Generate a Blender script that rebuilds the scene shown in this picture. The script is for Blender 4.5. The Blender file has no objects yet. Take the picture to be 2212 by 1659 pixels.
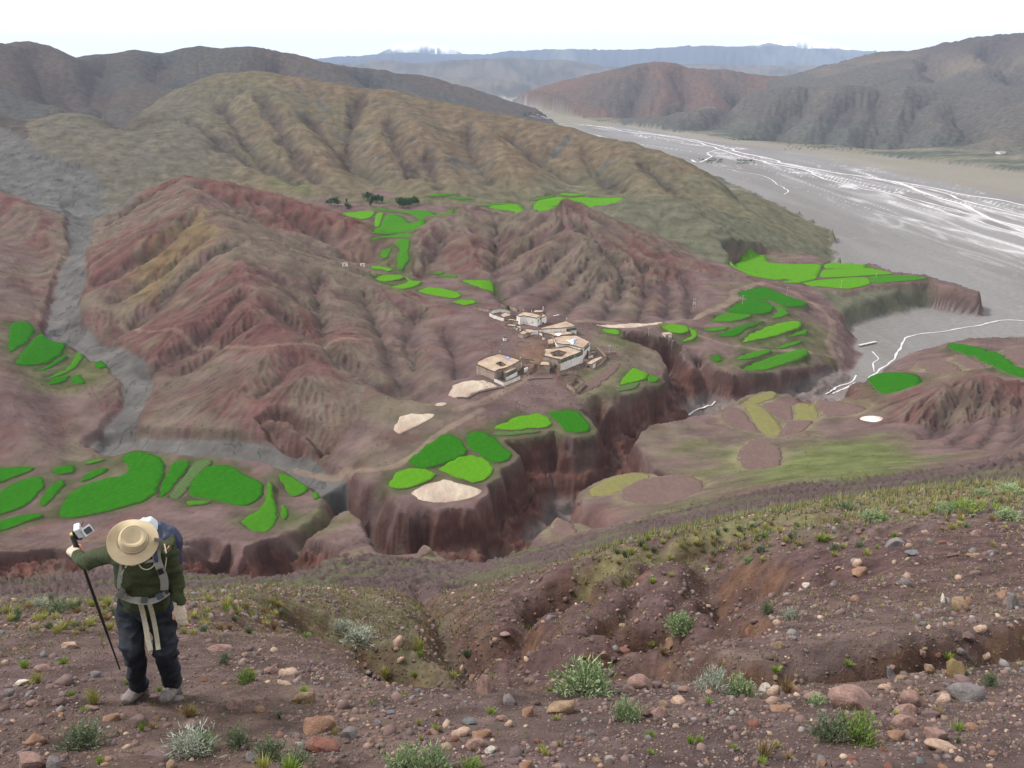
import bpy, bmesh, math, random
import numpy as np
from mathutils import Vector, Matrix, Euler
S = bpy.context.scene
COL = S.collection
random.seed(7)
# ---------------------------------------------------------------- camera
PITCH = math.radians(19.5)
CX, CY, F = 1106.0, 829.5, 1916.0          # picture units used to read the photograph (2212 x 1659)
cam_d = bpy.data.cameras.new('camera'); cam = bpy.data.objects.new('camera', cam_d); COL.objects.link(cam)
S.camera = cam
cam.location = (0, 0, 0); cam.rotation_euler = (math.radians(90) - PITCH, 0, 0)
cam_d.sensor_width = 36; cam_d.lens = 36 * F / 2212
cam_d.clip_start = 0.1; cam_d.clip_end = 80000
# ---------------------------------------------------------------- sky and sun (overcast)
W = bpy.data.worlds.new('World'); S.world = W; W.use_nodes = True
nt = W.node_tree; nt.nodes.clear()
def N(t, **k):
    n = nt.nodes.new(t)
    for a, b in k.items(): setattr(n, a, b)
    return n
SUN_EL, SUN_AZ = math.radians(52), math.radians(-75)      # azimuth from +Y, clockwise; sun stands to the left
sky = N('ShaderNodeTexSky', sky_type='NISHITA', sun_disc=False, sun_elevation=SUN_EL, sun_rotation=SUN_AZ)
bg1 = N('ShaderNodeBackground'); bg1.inputs[1].default_value = 0.10
nt.links.new(sky.outputs[0], bg1.inputs[0])
tc = N('ShaderNodeTexCoord'); nz = N('ShaderNodeTexNoise'); nz.inputs['Scale'].default_value = 2.2; nz.inputs['Detail'].default_value = 6
nt.links.new(tc.outputs['Generated'], nz.inputs['Vector'])
cr = N('ShaderNodeValToRGB')
cr.color_ramp.elements[0].position = 0.3; cr.color_ramp.elements[0].color = (0.93, 0.95, 0.98, 1)
cr.color_ramp.elements[1].position = 0.7; cr.color_ramp.elements[1].color = (1.0, 1.0, 1.0, 1)
nt.links.new(nz.outputs['Fac'], cr.inputs[0])
bg2 = N('ShaderNodeBackground'); bg2.inputs[1].default_value = 1.48
nt.links.new(cr.outputs[0], bg2.inputs[0])
mx = N('ShaderNodeMixShader'); mx.inputs[0].default_value = 0.93     # cloud cover over the blue sky
nt.links.new(bg1.outputs[0], mx.inputs[1]); nt.links.new(bg2.outputs[0], mx.inputs[2])
wo = N('ShaderNodeOutputWorld'); nt.links.new(mx.outputs[0], wo.inputs[0])
sd = bpy.data.lights.new('sun', 'SUN'); sd.energy = 4.4; sd.angle = math.radians(9); sd.color = (1, .96, .9)
sun = bpy.data.objects.new('sun', sd); COL.objects.link(sun)
dv = Vector((math.sin(SUN_AZ) * math.cos(SUN_EL), math.cos(SUN_AZ) * math.cos(SUN_EL), math.sin(SUN_EL)))
sun.rotation_euler = dv.to_track_quat('Z', 'Y').to_euler(); sun.location = (-200, 100, 300)
S.view_settings.view_transform = 'Standard'; S.view_settings.look = 'None'
S.view_settings.exposure = -0.02; S.view_settings.gamma = 1; S.view_settings.use_curve_mapping = False
S.cycles.max_bounces = 5; S.cycles.diffuse_bounces = 3; S.cycles.volume_bounces = 1
S.cycles.use_denoising = True

# ---------------------------------------------------------------- helpers
def st(u, v):
    """picture position -> ray as x/y and z/y"""
    a = (np.asarray(u, float) - CX) / F; b = -(np.asarray(v, float) - CY) / F
    dy = math.cos(PITCH) + b * math.sin(PITCH); dz = -math.sin(PITCH) + b * math.cos(PITCH)
    return a / dy, dz / dy
def hash2(ix, iy, k):
    h = (ix.astype(np.int64) * 374761393 + iy.astype(np.int64) * 668265263 + k * 982451653) & 0xffffffff
    h = ((h ^ (h >> 13)) * 1274126177) & 0xffffffff
    h = h ^ (h >> 16)
    return (h & 0xffffff).astype(np.float32) / 16777216.0
def vnoise(x, y, k=0):
    ix = np.floor(x); iy = np.floor(y); fx = x - ix; fy = y - iy
    ix = ix.astype(np.int64); iy = iy.astype(np.int64)
    ux = fx * fx * fx * (fx * (fx * 6 - 15) + 10); uy = fy * fy * fy * (fy * (fy * 6 - 15) + 10)
    a = hash2(ix, iy, k); b = hash2(ix + 1, iy, k); c = hash2(ix, iy + 1, k); d = hash2(ix + 1, iy + 1, k)
    return (a + (b - a) * ux + (c - a) * uy + (a - b - c + d) * ux * uy) * 2 - 1
def fbm(x, y, o=4, k=0):
    r = 0; a = 1; n = 0
    for i in range(o):
        r = r + a * vnoise(x * 2 ** i + 17.3 * i, y * 2 ** i - 9.1 * i, k + i); n += a; a *= .5
    return r / n
def sm(a, b, x):
    t = np.clip((x - a) / (b - a), 0, 1); return t * t * (3 - 2 * t)
def polydist(px, py, poly):
    """distance inside (+) / outside (-) of a closed polygon, for points"""
    P = np.asarray(poly, float); n = len(P); d2 = np.full(px.shape, 1e18); ins = np.zeros(px.shape, bool)
    for i in range(n):
        ax, ay = P[i]; bx, by = P[(i + 1) % n]
        ex, ey = bx - ax, by - ay; L2 = ex * ex + ey * ey + 1e-12
        t = np.clip(((px - ax) * ex + (py - ay) * ey) / L2, 0, 1)
        d2 = np.minimum(d2, (px - ax - t * ex) ** 2 + (py - ay - t * ey) ** 2)
        c = ((ay > py) != (by > py)) & (px < (bx - ax) * (py - ay) / (by - ay + 1e-12) + ax)
        ins ^= c
    d = np.sqrt(d2); return np.where(ins, d, -d)
def linedist(px, py, line):
    d2 = np.full(px.shape, 1e18)
    for (ax, ay), (bx, by) in zip(line[:-1], line[1:]):
        ex, ey = bx - ax, by - ay; L2 = ex * ex + ey * ey + 1e-12
        t = np.clip(((px - ax) * ex + (py - ay) * ey) / L2, 0, 1)
        d2 = np.minimum(d2, (px - ax - t * ex) ** 2 + (py - ay - t * ey) ** 2)
    return np.sqrt(d2)
def smooth_poly(P, n=3, closed=True):
    P = np.asarray(P, float)
    for _ in range(n):
        if closed: Q = np.roll(P, -1, 0)
        else: Q = P[1:]; 
        A = P if closed else P[:-1]
        R = np.empty((2 * len(A), P.shape[1])); R[0::2] = .75 * A + .25 * Q; R[1::2] = .25 * A + .75 * Q
        if not closed: R = np.vstack([P[:1], R, P[-1:]])
        P = R
    return P

# ---------------------------------------------------------------- the terrain grid: fine near, coarse far
NS = 850
SG = np.linspace(-0.80, 0.80, NS)
LG = np.concatenate([np.linspace(math.log(a), math.log(b), n, endpoint=False) for a, b, n in
     ((1.2, 50, 300), (50, 225, 100), (225, 580, 420), (580, 1300, 205), (1300, 5000, 150), (5000, 24000, 70))] + [[math.log(24000)]])
NL = len(LG)
YG = np.exp(LG)
XX = (SG[None, :] * YG[:, None]); YY = np.repeat(YG[:, None], NS, 1)
LLg = np.repeat(LG[:, None], NS, 1); SSg = np.repeat(SG[None, :], NL, 0)
# ---------------------------------------------------------------- what the ground does: measured points (u, v, forward distance)
def AZ(u, v, z):                       # a point of known height
    s, t = st(u, v); return (float(s), math.log(z / float(t)), float(t))
def AY(u, v, y):
    s, t = st(u, v); return (float(s), math.log(y), float(t))
A = []
for u in (-250, 0, 300, 700, 1106, 1500, 1900, 2212, 2450):       # the hillside under the camera
    for y in (1.2, 2.2, 3.3, 4.4):
        A.append((float(st(u, 1500)[0]), math.log(y), -(1.6 / y + .505)))
A += [AY(*p) for p in [
 (0,1520,5.15),(300,1520,5.15),(600,1500,5.3),(900,1520,5.1),(1200,1540,4.9),(1500,1540,4.9),(1900,1530,5.0),(2212,1530,5.0),
 (1100,1485,5.6),(1300,1478,5.7),(1500,1480,5.7),(1750,1490,5.7),(2000,1490,5.8),(2212,1480,5.9),
 (0,1400,7.2),(300,1395,7.4),(500,1400,7.3),(650,1400,7.6),(900,1450,6.4),(1000,1475,6.1),
 (0,1310,10.5),(200,1305,11),(400,1290,12),(550,1262,17),(700,1275,19),(620,1330,10.2),(560,1350,9),(700,1365,9.5),
 (0,1300,13),(200,1300,14),(400,1288,18),
 (820,1435,10.5),(930,1470,9),(760,1385,12.5),(800,1330,17),(850,1290,20),(950,1330,19),(1000,1360,16.5),(980,1400,13.5),
 (1100,1450,10.8),(1250,1462,9.6),(1400,1466,9.0),(1200,1400,12),(1350,1380,11.3),(1050,1300,20),(1150,1340,14.5),(1300,1300,14),
 (1150,1240,23),(1100,1250,26),(1260,1220,19),(1330,1180,21),(1450,1150,22.5),(1600,1118,23.5),(1800,1085,24),(2000,1062,24),(2212,1050,24),
 (1450,1260,15),(1550,1320,12),(1120,1290,18),(1450,1400,9.8),(1550,1390,8.3),(1700,1370,8.6),(1850,1350,9),(2050,1330,9.2),(2212,1320,9.3),
 (1550,1460,7.4),(1700,1455,7.4),(1850,1445,7.2),(1900,1420,7.4),(2050,1440,6.9),(2212,1430,6.8),(2000,1400,7.5),
 (1700,1250,13.5),(1900,1200,15),(2100,1180,15),(2212,1150,16),(1600,1180,18.5),(1500,1200,18),
 (1900,1120,20),(2100,1100,19.5),(1330,1188,32),(1500,1152,34),(1800,1098,36),(2212,1062,36),(1150,1262,38),
 # beyond the lip, the foot of the same hill
 (0,1335,30),(200,1335,30),(400,1320,32),(550,1290,40),(700,1285,50),(850,1280,55),
 (0,1330,60),(200,1320,60),(400,1300,60),(0,1310,100),(250,1290,100),(400,1270,105),(550,1262,95),(700,1262,80),(900,1262,75),
 (1000,1290,60),(1000,1250,100),(800,1232,130),(600,1240,140),(1100,1215,110),(1000,1215,150),
 (0,1290,130),(200,1275,140),(0,1262,170),(200,1250,180),(400,1240,180),
 (1330,1200,60),(1600,1150,60),(1900,1110,60),(2212,1080,60),(1330,1180,100),(1600,1120,100),(1900,1080,100),(2212,1060,100),
 (1250,1180,140),(1400,1130,150),(1600,1085,150),(1900,1065,140),(2212,1045,130),(1700,1060,180),(2000,1035,180),(2212,1000,175),
 (800,1195,190),(950,1215,195),(1150,1185,190),(2450,960,200),(-250,1300,120),(-250,1240,190)]]
A += [AZ(*p) for p in [
 # the terraces this side of the canyon
 (500,1215,-143),(300,1220,-142),(100,1200,-143),(0,1180,-146),(-250,1150,-146),(650,1200,-146),
 (850,1182,-146),(960,1205,-147),(1190,1140,-148),(1260,1085,-149),(1300,1130,-135),(1430,1060,-146),(1550,1040,-140),(1400,1100,-136),
 (1640,985,-148),(1560,900,-160),(1600,930,-156),(1750,940,-150),(1880,905,-155),(1750,870,-163),(1650,850,-168),(1850,870,-161),
 (1920,830,-166),(2050,780,-166),(2100,760,-164),(2212,790,-155),(2000,960,-138),(2100,990,-115),(2212,940,-115),(1850,990,-132),(1750,1020,-124),
 (2212,760,-163),(2450,800,-150),(2450,900,-125),
 # the fields on the left
 (0,1130,-155),(-250,1100,-158),(150,1120,-155),(0,1030,-156),(350,1060,-157),(300,985,-160),(560,1050,-161),(480,1010,-161),(600,1130,-156),(640,1050,-164),
 (0,960,-157),(150,950,-160),(-250,950,-155),(400,1150,-152),(200,1160,-150),(680,1100,-162),
 # left dry stream
 (600,965,-169),(450,955,-168),(260,950,-166),(260,900,-165),(280,850,-162),(270,780,-159),(220,750,-157),(150,700,-155),(140,650,-153),(150,600,-150),(170,540,-148),
 (170,480,-145),(100,430,-139),(40,370,-132),(0,330,-125),(-250,280,-110),(700,1020,-170),
 # left bank
 (0,700,-140),(0,850,-140),(100,830,-148),(-250,800,-125),(100,760,-148),(40,620,-135),(-250,650,-120),(200,850,-152),(60,900,-148),(-150,550,-118),
 # threshing floor terrace and village
 (950,1065,-158),(860,1080,-158),(1030,1080,-158),(900,1030,-157),(1000,960,-156),(1150,915,-155),(1240,905,-155),(1060,900,-153),(900,920,-153),(780,950,-156),(740,1020,-160),
 (800,870,-150),(1000,840,-148),(1080,820,-148),(1240,800,-150),(1300,770,-151),(1150,690,-146),(1200,740,-148),(1370,820,-156),(1280,700,-150),
 (1400,700,-152),(1500,690,-155),(1600,610,-158),(1640,650,-160),(1720,700,-165),(1600,720,-161),(1500,750,-162),(1650,790,-170),(1780,770,-176),(1830,800,-184),(1800,700,-175),
 (1740,620,-166),(1560,580,-158),(1640,560,-165),(1440,740,-158),(1350,870,-158),
 # up the side valley
 (1000,650,-149),(1050,600,-146),(900,640,-149),(870,570,-146),(860,500,-143),(840,460,-141),(760,450,-138),(950,445,-143),(1150,440,-147),(1350,425,-150),(860,420,-138),
 (700,415,-134),(1000,400,-141),(1200,400,-147),(820,600,-146),
 # river plain
 (1870,720,-188),(1950,740,-188),(1850,800,-187),(1780,840,-186),(2000,700,-188),(2212,690,-189),(2212,720,-188),(2450,700,-190),(1900,690,-188),(2100,660,-189),(2140,610,-190),
 (1830,560,-190),(1800,500,-190),(2000,500,-191),(2212,550,-191),(1750,470,-190),(2212,450,-190),(2450,500,-190),(1900,400,-188),(1650,400,-190),(1500,340,-190),(1650,330,-187),
 (2212,380,-182),(2450,400,-178),(2050,345,-180),(1800,320,-182),(1400,290,-190),(1200,260,-190),(1100,240,-190),(1060,225,-190),(1300,265,-186),(1050,205,-190),
 (1106,195,-185),(500,195,-160),(800,195,-170),(1700,195,-170),(2212,195,-160),(0,195,-150)]]
for u in (-400, 0, 553, 1106, 1660, 2212, 2600):
    for y, z in ((9000, -180), (14000, -150), (24000, -100), (45000, -50)):
        A.append((float(st(u, 150)[0]), math.log(y), z / y))
A = np.array(A)
def rbf_fit(pts, vals, lam):
    KS = 3.2
    P = pts * np.array([KS, 1.0])
    d = np.sqrt(((P[:, None] - P[None]) ** 2).sum(-1))
    n = len(P); K = np.zeros((n + 3, n + 3)); K[:n, :n] = d + 0 * np.eye(n) - lam * np.eye(n)
    K[:n, n] = 1; K[:n, n + 1:] = P; K[n, :n] = 1; K[n + 1:, :n] = P.T
    w = np.linalg.solve(K, np.concatenate([vals, [0, 0, 0]]))
    return P, w, KS
def rbf_eval(m, s, L):
    P, w, KS = m; out = np.empty(s.shape); sf = s.ravel(); Lf = L.ravel(); o = out.ravel()
    for i in range(0, len(sf), 20000):
        q = np.stack([sf[i:i + 20000] * KS, Lf[i:i + 20000]], 1)
        d = np.sqrt(np.maximum((q ** 2).sum(1)[:, None] + (P ** 2).sum(1)[None] - 2 * q @ P.T, 1e-9))
        o[i:i + 20000] = d @ w[:len(P)] + w[len(P)] + q @ w[len(P) + 1:]
    return o.reshape(s.shape)
model = rbf_fit(A[:, :2], A[:, 2], 0.004)
cs = np.linspace(SG[0], SG[-1], 260); cl = np.linspace(LG[0], LG[-1], 520)
coarse = rbf_eval(model, *np.meshgrid(cs, cl))
# a light blur rounds the cones of the kernel
for _ in range(3):
    coarse[1:-1] = .25 * coarse[:-2] + .5 * coarse[1:-1] + .25 * coarse[2:]
    coarse[:, 1:-1] = .25 * coarse[:, :-2] + .5 * coarse[:, 1:-1] + .25 * coarse[:, 2:]
def bil(grid, gx, gy, x, y):
    fx = np.clip((x - gx[0]) / (gx[-1] - gx[0]) * (len(gx) - 1), 0, len(gx) - 1.001)
    fy = np.clip(np.interp(y, gy, np.arange(len(gy))), 0, len(gy) - 1.001)
    ix = fx.astype(int); iy = fy.astype(int); fx = fx - ix; fy = fy - iy
    return (grid[iy, ix] * (1 - fx) * (1 - fy) + grid[iy, ix + 1] * fx * (1 - fy) + grid[iy + 1, ix] * (1 - fx) * fy + grid[iy + 1, ix + 1] * fx * fy)
T0 = bil(coarse, cs, cl, SSg, LLg)
Z = T0 * YY
Zbase = Z.copy()
HID = np.zeros(Z.shape, np.int16)          # which hill each point belongs to, 0 the valley
# ---------------------------------------------------------------- hills: crest lines (u, v, distance), flank slopes, rounding
def crest(pts):
    o = []
    for u, v, y in pts:
        s, t = st(u, v); o.append((float(s) * y, y, float(t) * y))
    return o
def tent(pts, sl, sr, rnd, k, hid, y0, y1, curve=0.0):
    global Z
    r0, r1 = np.searchsorted(YG, (y0, y1)); X = XX[r0:r1]; Y = YY[r0:r1]
    C = crest(pts) if not isinstance(pts[0], tuple) or len(pts[0]) == 3 else pts
    best = np.full(X.shape, -1e9)
    for (ax, ay, az), (bx, by, bz) in zip(C[:-1], C[1:]):
        ex, ey = bx - ax, by - ay; L = math.hypot(ex, ey) + 1e-9
        t = np.clip(((X - ax) * ex + (Y - ay) * ey) / L ** 2, 0, 1)
        dx = X - ax - t * ex; dy = Y - ay - t * ey; d = np.sqrt(dx * dx + dy * dy) + 1e-6
        side = (ex * dy - ey * dx) / (L * d)            # +1 left of the travel direction
        sl_ = sr + (sl - sr) * (.5 + .5 * side)
        dd = np.sqrt(d * d + rnd * rnd) - rnd
        h = az + (bz - az) * t - sl_ * dd * (1 - curve * np.clip(dd / (dd + 12 * rnd), 0, 1))
        best = np.maximum(best, h)
    z = Z[r0:r1]; dlt = best - z
    hgt = np.clip(.5 + .5 * dlt / k, 0, 1)
    HID[r0:r1][hgt > .5] = hid
    Z[r0:r1] = z + (best - z) * hgt + k * hgt * (1 - hgt)
# travel left->right in the picture: left side = far side (sl), right side = near side (sr)
FARM = 1
tent([(500,125,17000),(650,128,17000),(760,119,17000),(860,112,17000),(960,117,17500),(1050,118,17500),(1110,108,17000),(1180,104,17000),(1300,104,17000),(1400,102,17000),(1500,96,17000),(1600,98,17000),(1660,92,17500),(1710,104,17500),(1800,104,17500),(1880,110,17500),(1960,116,17500),(2300,120,17500)], .3,.30,300, 60, 1, 9000, 24000)
tent([(860,98,21500),(915,91,21500),(960,104,21500)], .4,.4,80,30,1,14000,24000)
tent([(1650,100,21500),(1705,73,21500),(1760,86,21500),(1800,92,21500),(1850,108,21500)], .4,.4,80,30,1,14000,24000)
tent([(560,142,9500),(720,138,9500),(830,129,9800),(900,135,9500),(1000,127,9500),(1106,124,9800),(1200,128,10000),(1300,145,10000),(1500,138,10500),(1750,142,10500),(1900,140,10000)], .22,.2,120, 40, 2, 5500, 24000)
tent([(900,168,7600),(1000,165,7400),(1080,172,7200),(1140,185,7000)], .2,.16,60, 20, 2, 5500, 12000)
tent([(1112,222,5700),(1150,198,5300),(1200,180,5000),(1250,166,4800),(1330,150,4650),(1405,128,4600),(1440,134,4600),(1480,146,4700),(1560,152,4800),(1640,160,4900),(1700,168,4900),(1800,195,4900)], .45,.36,40, 25, 3, 2500, 9000, .35)
tent([(1405,128,4600),(1420,180,4200),(1380,225,3900)], .4,.4,30,25,3,2500,9000,.3)
tent([(1560,152,4800),(1620,190,4300)], .4,.4,30,25,3,2500,9000,.3)
tent([(1385,268,3300),(1450,248,3250),(1540,224,3300),(1625,197,3500),(1720,186,3500),(1850,176,3400),(1960,176,3300),(2100,190,3100),(2300,200,3000)], .35,.28,40, 30, 4, 1700, 9000, .45)
tent([(1720,186,3500),(1760,230,3100),(1830,290,2600)], .3,.3,30,25,4,1700,9000,.3)
tent([(1960,176,3300),(1990,215,2950),(2050,285,2500)], .32,.32,25,20,4,1700,9000,.3)
tent([(1850,176,3400),(1880,215,3000),(1940,290,2500)], .32,.32,25,20,4,1700,9000,.3)
tent([(1700,172,5200),(1731,156,5000),(1800,138,4900),(1906,112,4700),(1991,107,4600),(2060,92,4400),(2106,82,4300),(2191,71,4100),(2300,60,4000),(2500,50,3900)], .4,.36,50, 40, 5, 2300, 12000, .45)
tent([(2106,82,4300),(2130,140,3700),(2180,200,3200)], .36,.36,30,20,5,1700,9000,.3)
tent([(2240,255,2400),(2400,180,2500),(2600,150,2600)], .3,.3,20,20,5,1500,9000,.3)
tent([(-500,60,2300),(-250,50,2500),(-60,76,2600),(0,79,2600),(30,88,2600),(60,84,2700),(120,111,2800),(165,118,2900),(215,110,3000),(290,99,3000),(350,101,3000),(430,98,3100),(480,104,3100),(555,99,3100),(620,114,3200),(665,129,3200),(720,137,3300),(800,147,3400),(850,158,3500),(900,161,3600),(960,182,3800),(1005,203,4000),(1045,239,4300)], .45,.36,60, 30, 6, 1600, 9000, .4)
tent([(-300,200,1500),(-100,230,1350),(0,262,1250),(60,290,1180)], .3,.35,25,15,6,800,3000,.3)
tent([(120,111,2800),(170,200,2100),(210,240,1800)], .4,.4,40,20,6,1200,4000,.3)
OL = 7   # the broad olive hill
tent([(345,208,1650),(400,181,1650),(480,158,1620),(560,157,1600),(640,168,1570),(700,178,1560),(800,190,1530),(900,209,1490),(1040,241,1430),(1130,256,1390),(1200,271,1340),(1340,309,1250),(1450,333,1180),(1600,391,1080),(1700,431,1010),(1790,492,950)], .5,.40,35, 16, OL, 750, 2600, .42)
tent([(60,330,1130),(150,262,1210),(220,215,1300),(290,189,1360),(345,208,1400),(420,245,1330),(520,310,1200),(600,365,1110),(660,405,1060)], .45,.40,20, 14, OL, 750, 2600, .4)
tent([(345,208,1650),(290,189,1360)], .45,.4,20, 14, OL, 750, 2600, .4)
for q in ([(560,157,1600),(600,215,1400),(650,300,1210),(690,370,1080)],
          [(830,195,1520),(880,250,1330),(920,320,1170),(960,380,1070)],
          [(1000,232,1450),(1060,290,1270),(1100,350,1130)],
          [(1340,309,1250),(1400,360,1110),(1440,410,1010)]):
    tent(q, .46,.46,22, 12, OL, 750, 2600, .3)
tent([(1270,455,880),(1340,436,900),(1420,425,920),(1500,432,900),(1600,448,880),(1680,468,880),(1740,480,880),(1775,520,850)], .4,.30,12, 10, 8, 620, 1300, .35)
tent([(1705,528,930),(1735,506,930),(1775,516,920),(1800,545,900)], .7,.7,5, 5, 8, 620, 1300, .2)
tent([(1715,470,960),(1760,460,960),(1785,480,940)], .7,.8,4, 4, 8, 620, 1300, .2)
RB = 9   # back red hill
tent([(200,490,900),(270,440,890),(330,405,880),(400,384,870),(470,391,850),(560,412,830),(650,440,800),(740,472,770),(800,505,740)], .50,.50,9, 8, RB, 350, 1300, .25)
RH = 10  # the big red hill
tent([(430,448,690),(504,517,610),(600,552,600),(700,577,600),(800,618,585),(900,655,565),(1000,688,545)], .5,.42,12, 8, RH, 250, 1300, .3)
tent([(400,384,870),(415,410,790),(380,460,730),(430,448,690)], .5,.5,8, 8, RH, 250, 1300, .25)
tent([(504,517,610),(520,570,555),(533,627,515),(562,696,472),(600,745,446),(650,800,422),(700,850,405)], .42,.48,10, 8, RH, 250, 1300, .25)
tent([(430,448,690),(330,500,650),(250,590,590),(200,670,530)], .5,.5,8, 8, RH, 250, 1300, .3)
tent([(533,627,515),(430,690,480),(340,760,450)], .45,.45,8, 8, RH, 250, 1300, .3)
tent([(600,745,446),(700,720,470),(800,730,475),(900,770,462)], .35,.35,10, 8, RH, 250, 1300, .2)
tent([(1000,688,545),(950,740,505),(930,790,470)], .4,.4,8, 8, RH, 250, 1300, .2)
tent([(650,800,422),(560,830,410),(450,860,405),(380,890,400)], .35,.35,12, 8, RH, 250, 1300, .2)
PY = 11  # the pyramid hill beyond the village
tent([(895,540,700),(930,490,745),(1000,449,810),(1060,462,800),(1120,470,790),(1210,436,780),(1260,452,775),(1310,482,768),(1400,528,750),(1500,568,722),(1610,604,695)], .5,.47,9, 8, PY, 480, 1300, .2)
tent([(1210,436,780),(1250,500,715),(1290,570,655),(1320,640,600)], .45,.45,9, 8, PY, 480, 1300, .2)
tent([(1000,449,810),(1010,510,735),(1030,570,675)], .42,.42,9, 8, PY, 480, 1300, .2)
tent([(-350,380,950),(-100,400,880),(30,425,830),(90,470,780),(125,530,735)], .4,.40,12, 8, 12, 500, 1300, .2)
tent([(-300,600,640),(-100,620,600),(0,650,560),(60,690,530)], .4,.40,12, 8, 12, 300, 1300, .2)
DM = 13  # dark mound on the right
tent([(1930,900,385),(1990,862,380),(2070,826,378),(2130,808,378),(2200,824,380),(2300,850,380),(2500,900,380)], .5,.62,6, 6, DM, 200, 700, .25)

# ---------------------------------------------------------------- finding where a picture position meets the ground
def gradxy(z):
    zs = np.gradient(z, SG, axis=1); zl = np.gradient(z, LG, axis=0)
    return zs / YY, (zl - SSg * zs) / YY
def surf(px):
    """list of (u,v) -> world x,y of first hit on the current ground"""
    out = []
    for p in px:
        s, t = st(p[0], p[1]); s = float(s); t = float(t)
        i = (s - SG[0]) / (SG[-1] - SG[0]) * (NS - 1); i = min(max(i, 0), NS - 1.001); j = int(i); f = i - j
        col = (Z[:, j] * (1 - f) + Z[:, j + 1] * f) - t * YG
        k = np.argmax(col[5:] >= 0) + 5
        if col[k] < 0: k = NL - 1
        a, b = col[k - 1], col[k]; g = 0 if b == a else min(max(-a / (b - a), 0), 1)
        y = math.exp(LG[k - 1] + (LG[k] - LG[k - 1]) * g)
        out.append((s * y, y))
    return np.array(out)
def H(x, y, g=None):
    x = np.asarray(x, float); y = np.asarray(y, float)
    return bil(Z if g is None else g, SG, LG, x / y, np.log(y))
# ---------------------------------------------------------------- features read off the photograph (crop origin x, y, scale)
CRP = dict(D=(0, 0, 1), P=(0, 929, .36), A=(0, 353.9, .36), B=(619.4, 353.9, .32), K=(1238.7, 486.6, .44), V=(973.3, 619.4, .18), C=(663.6, 840.6, .36), R=(1106, 0, .5))
def px(c, pts):
    ox, oy, k = CRP[c]; return [(ox + k * p[0], oy + k * p[1]) for p in pts]
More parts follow.
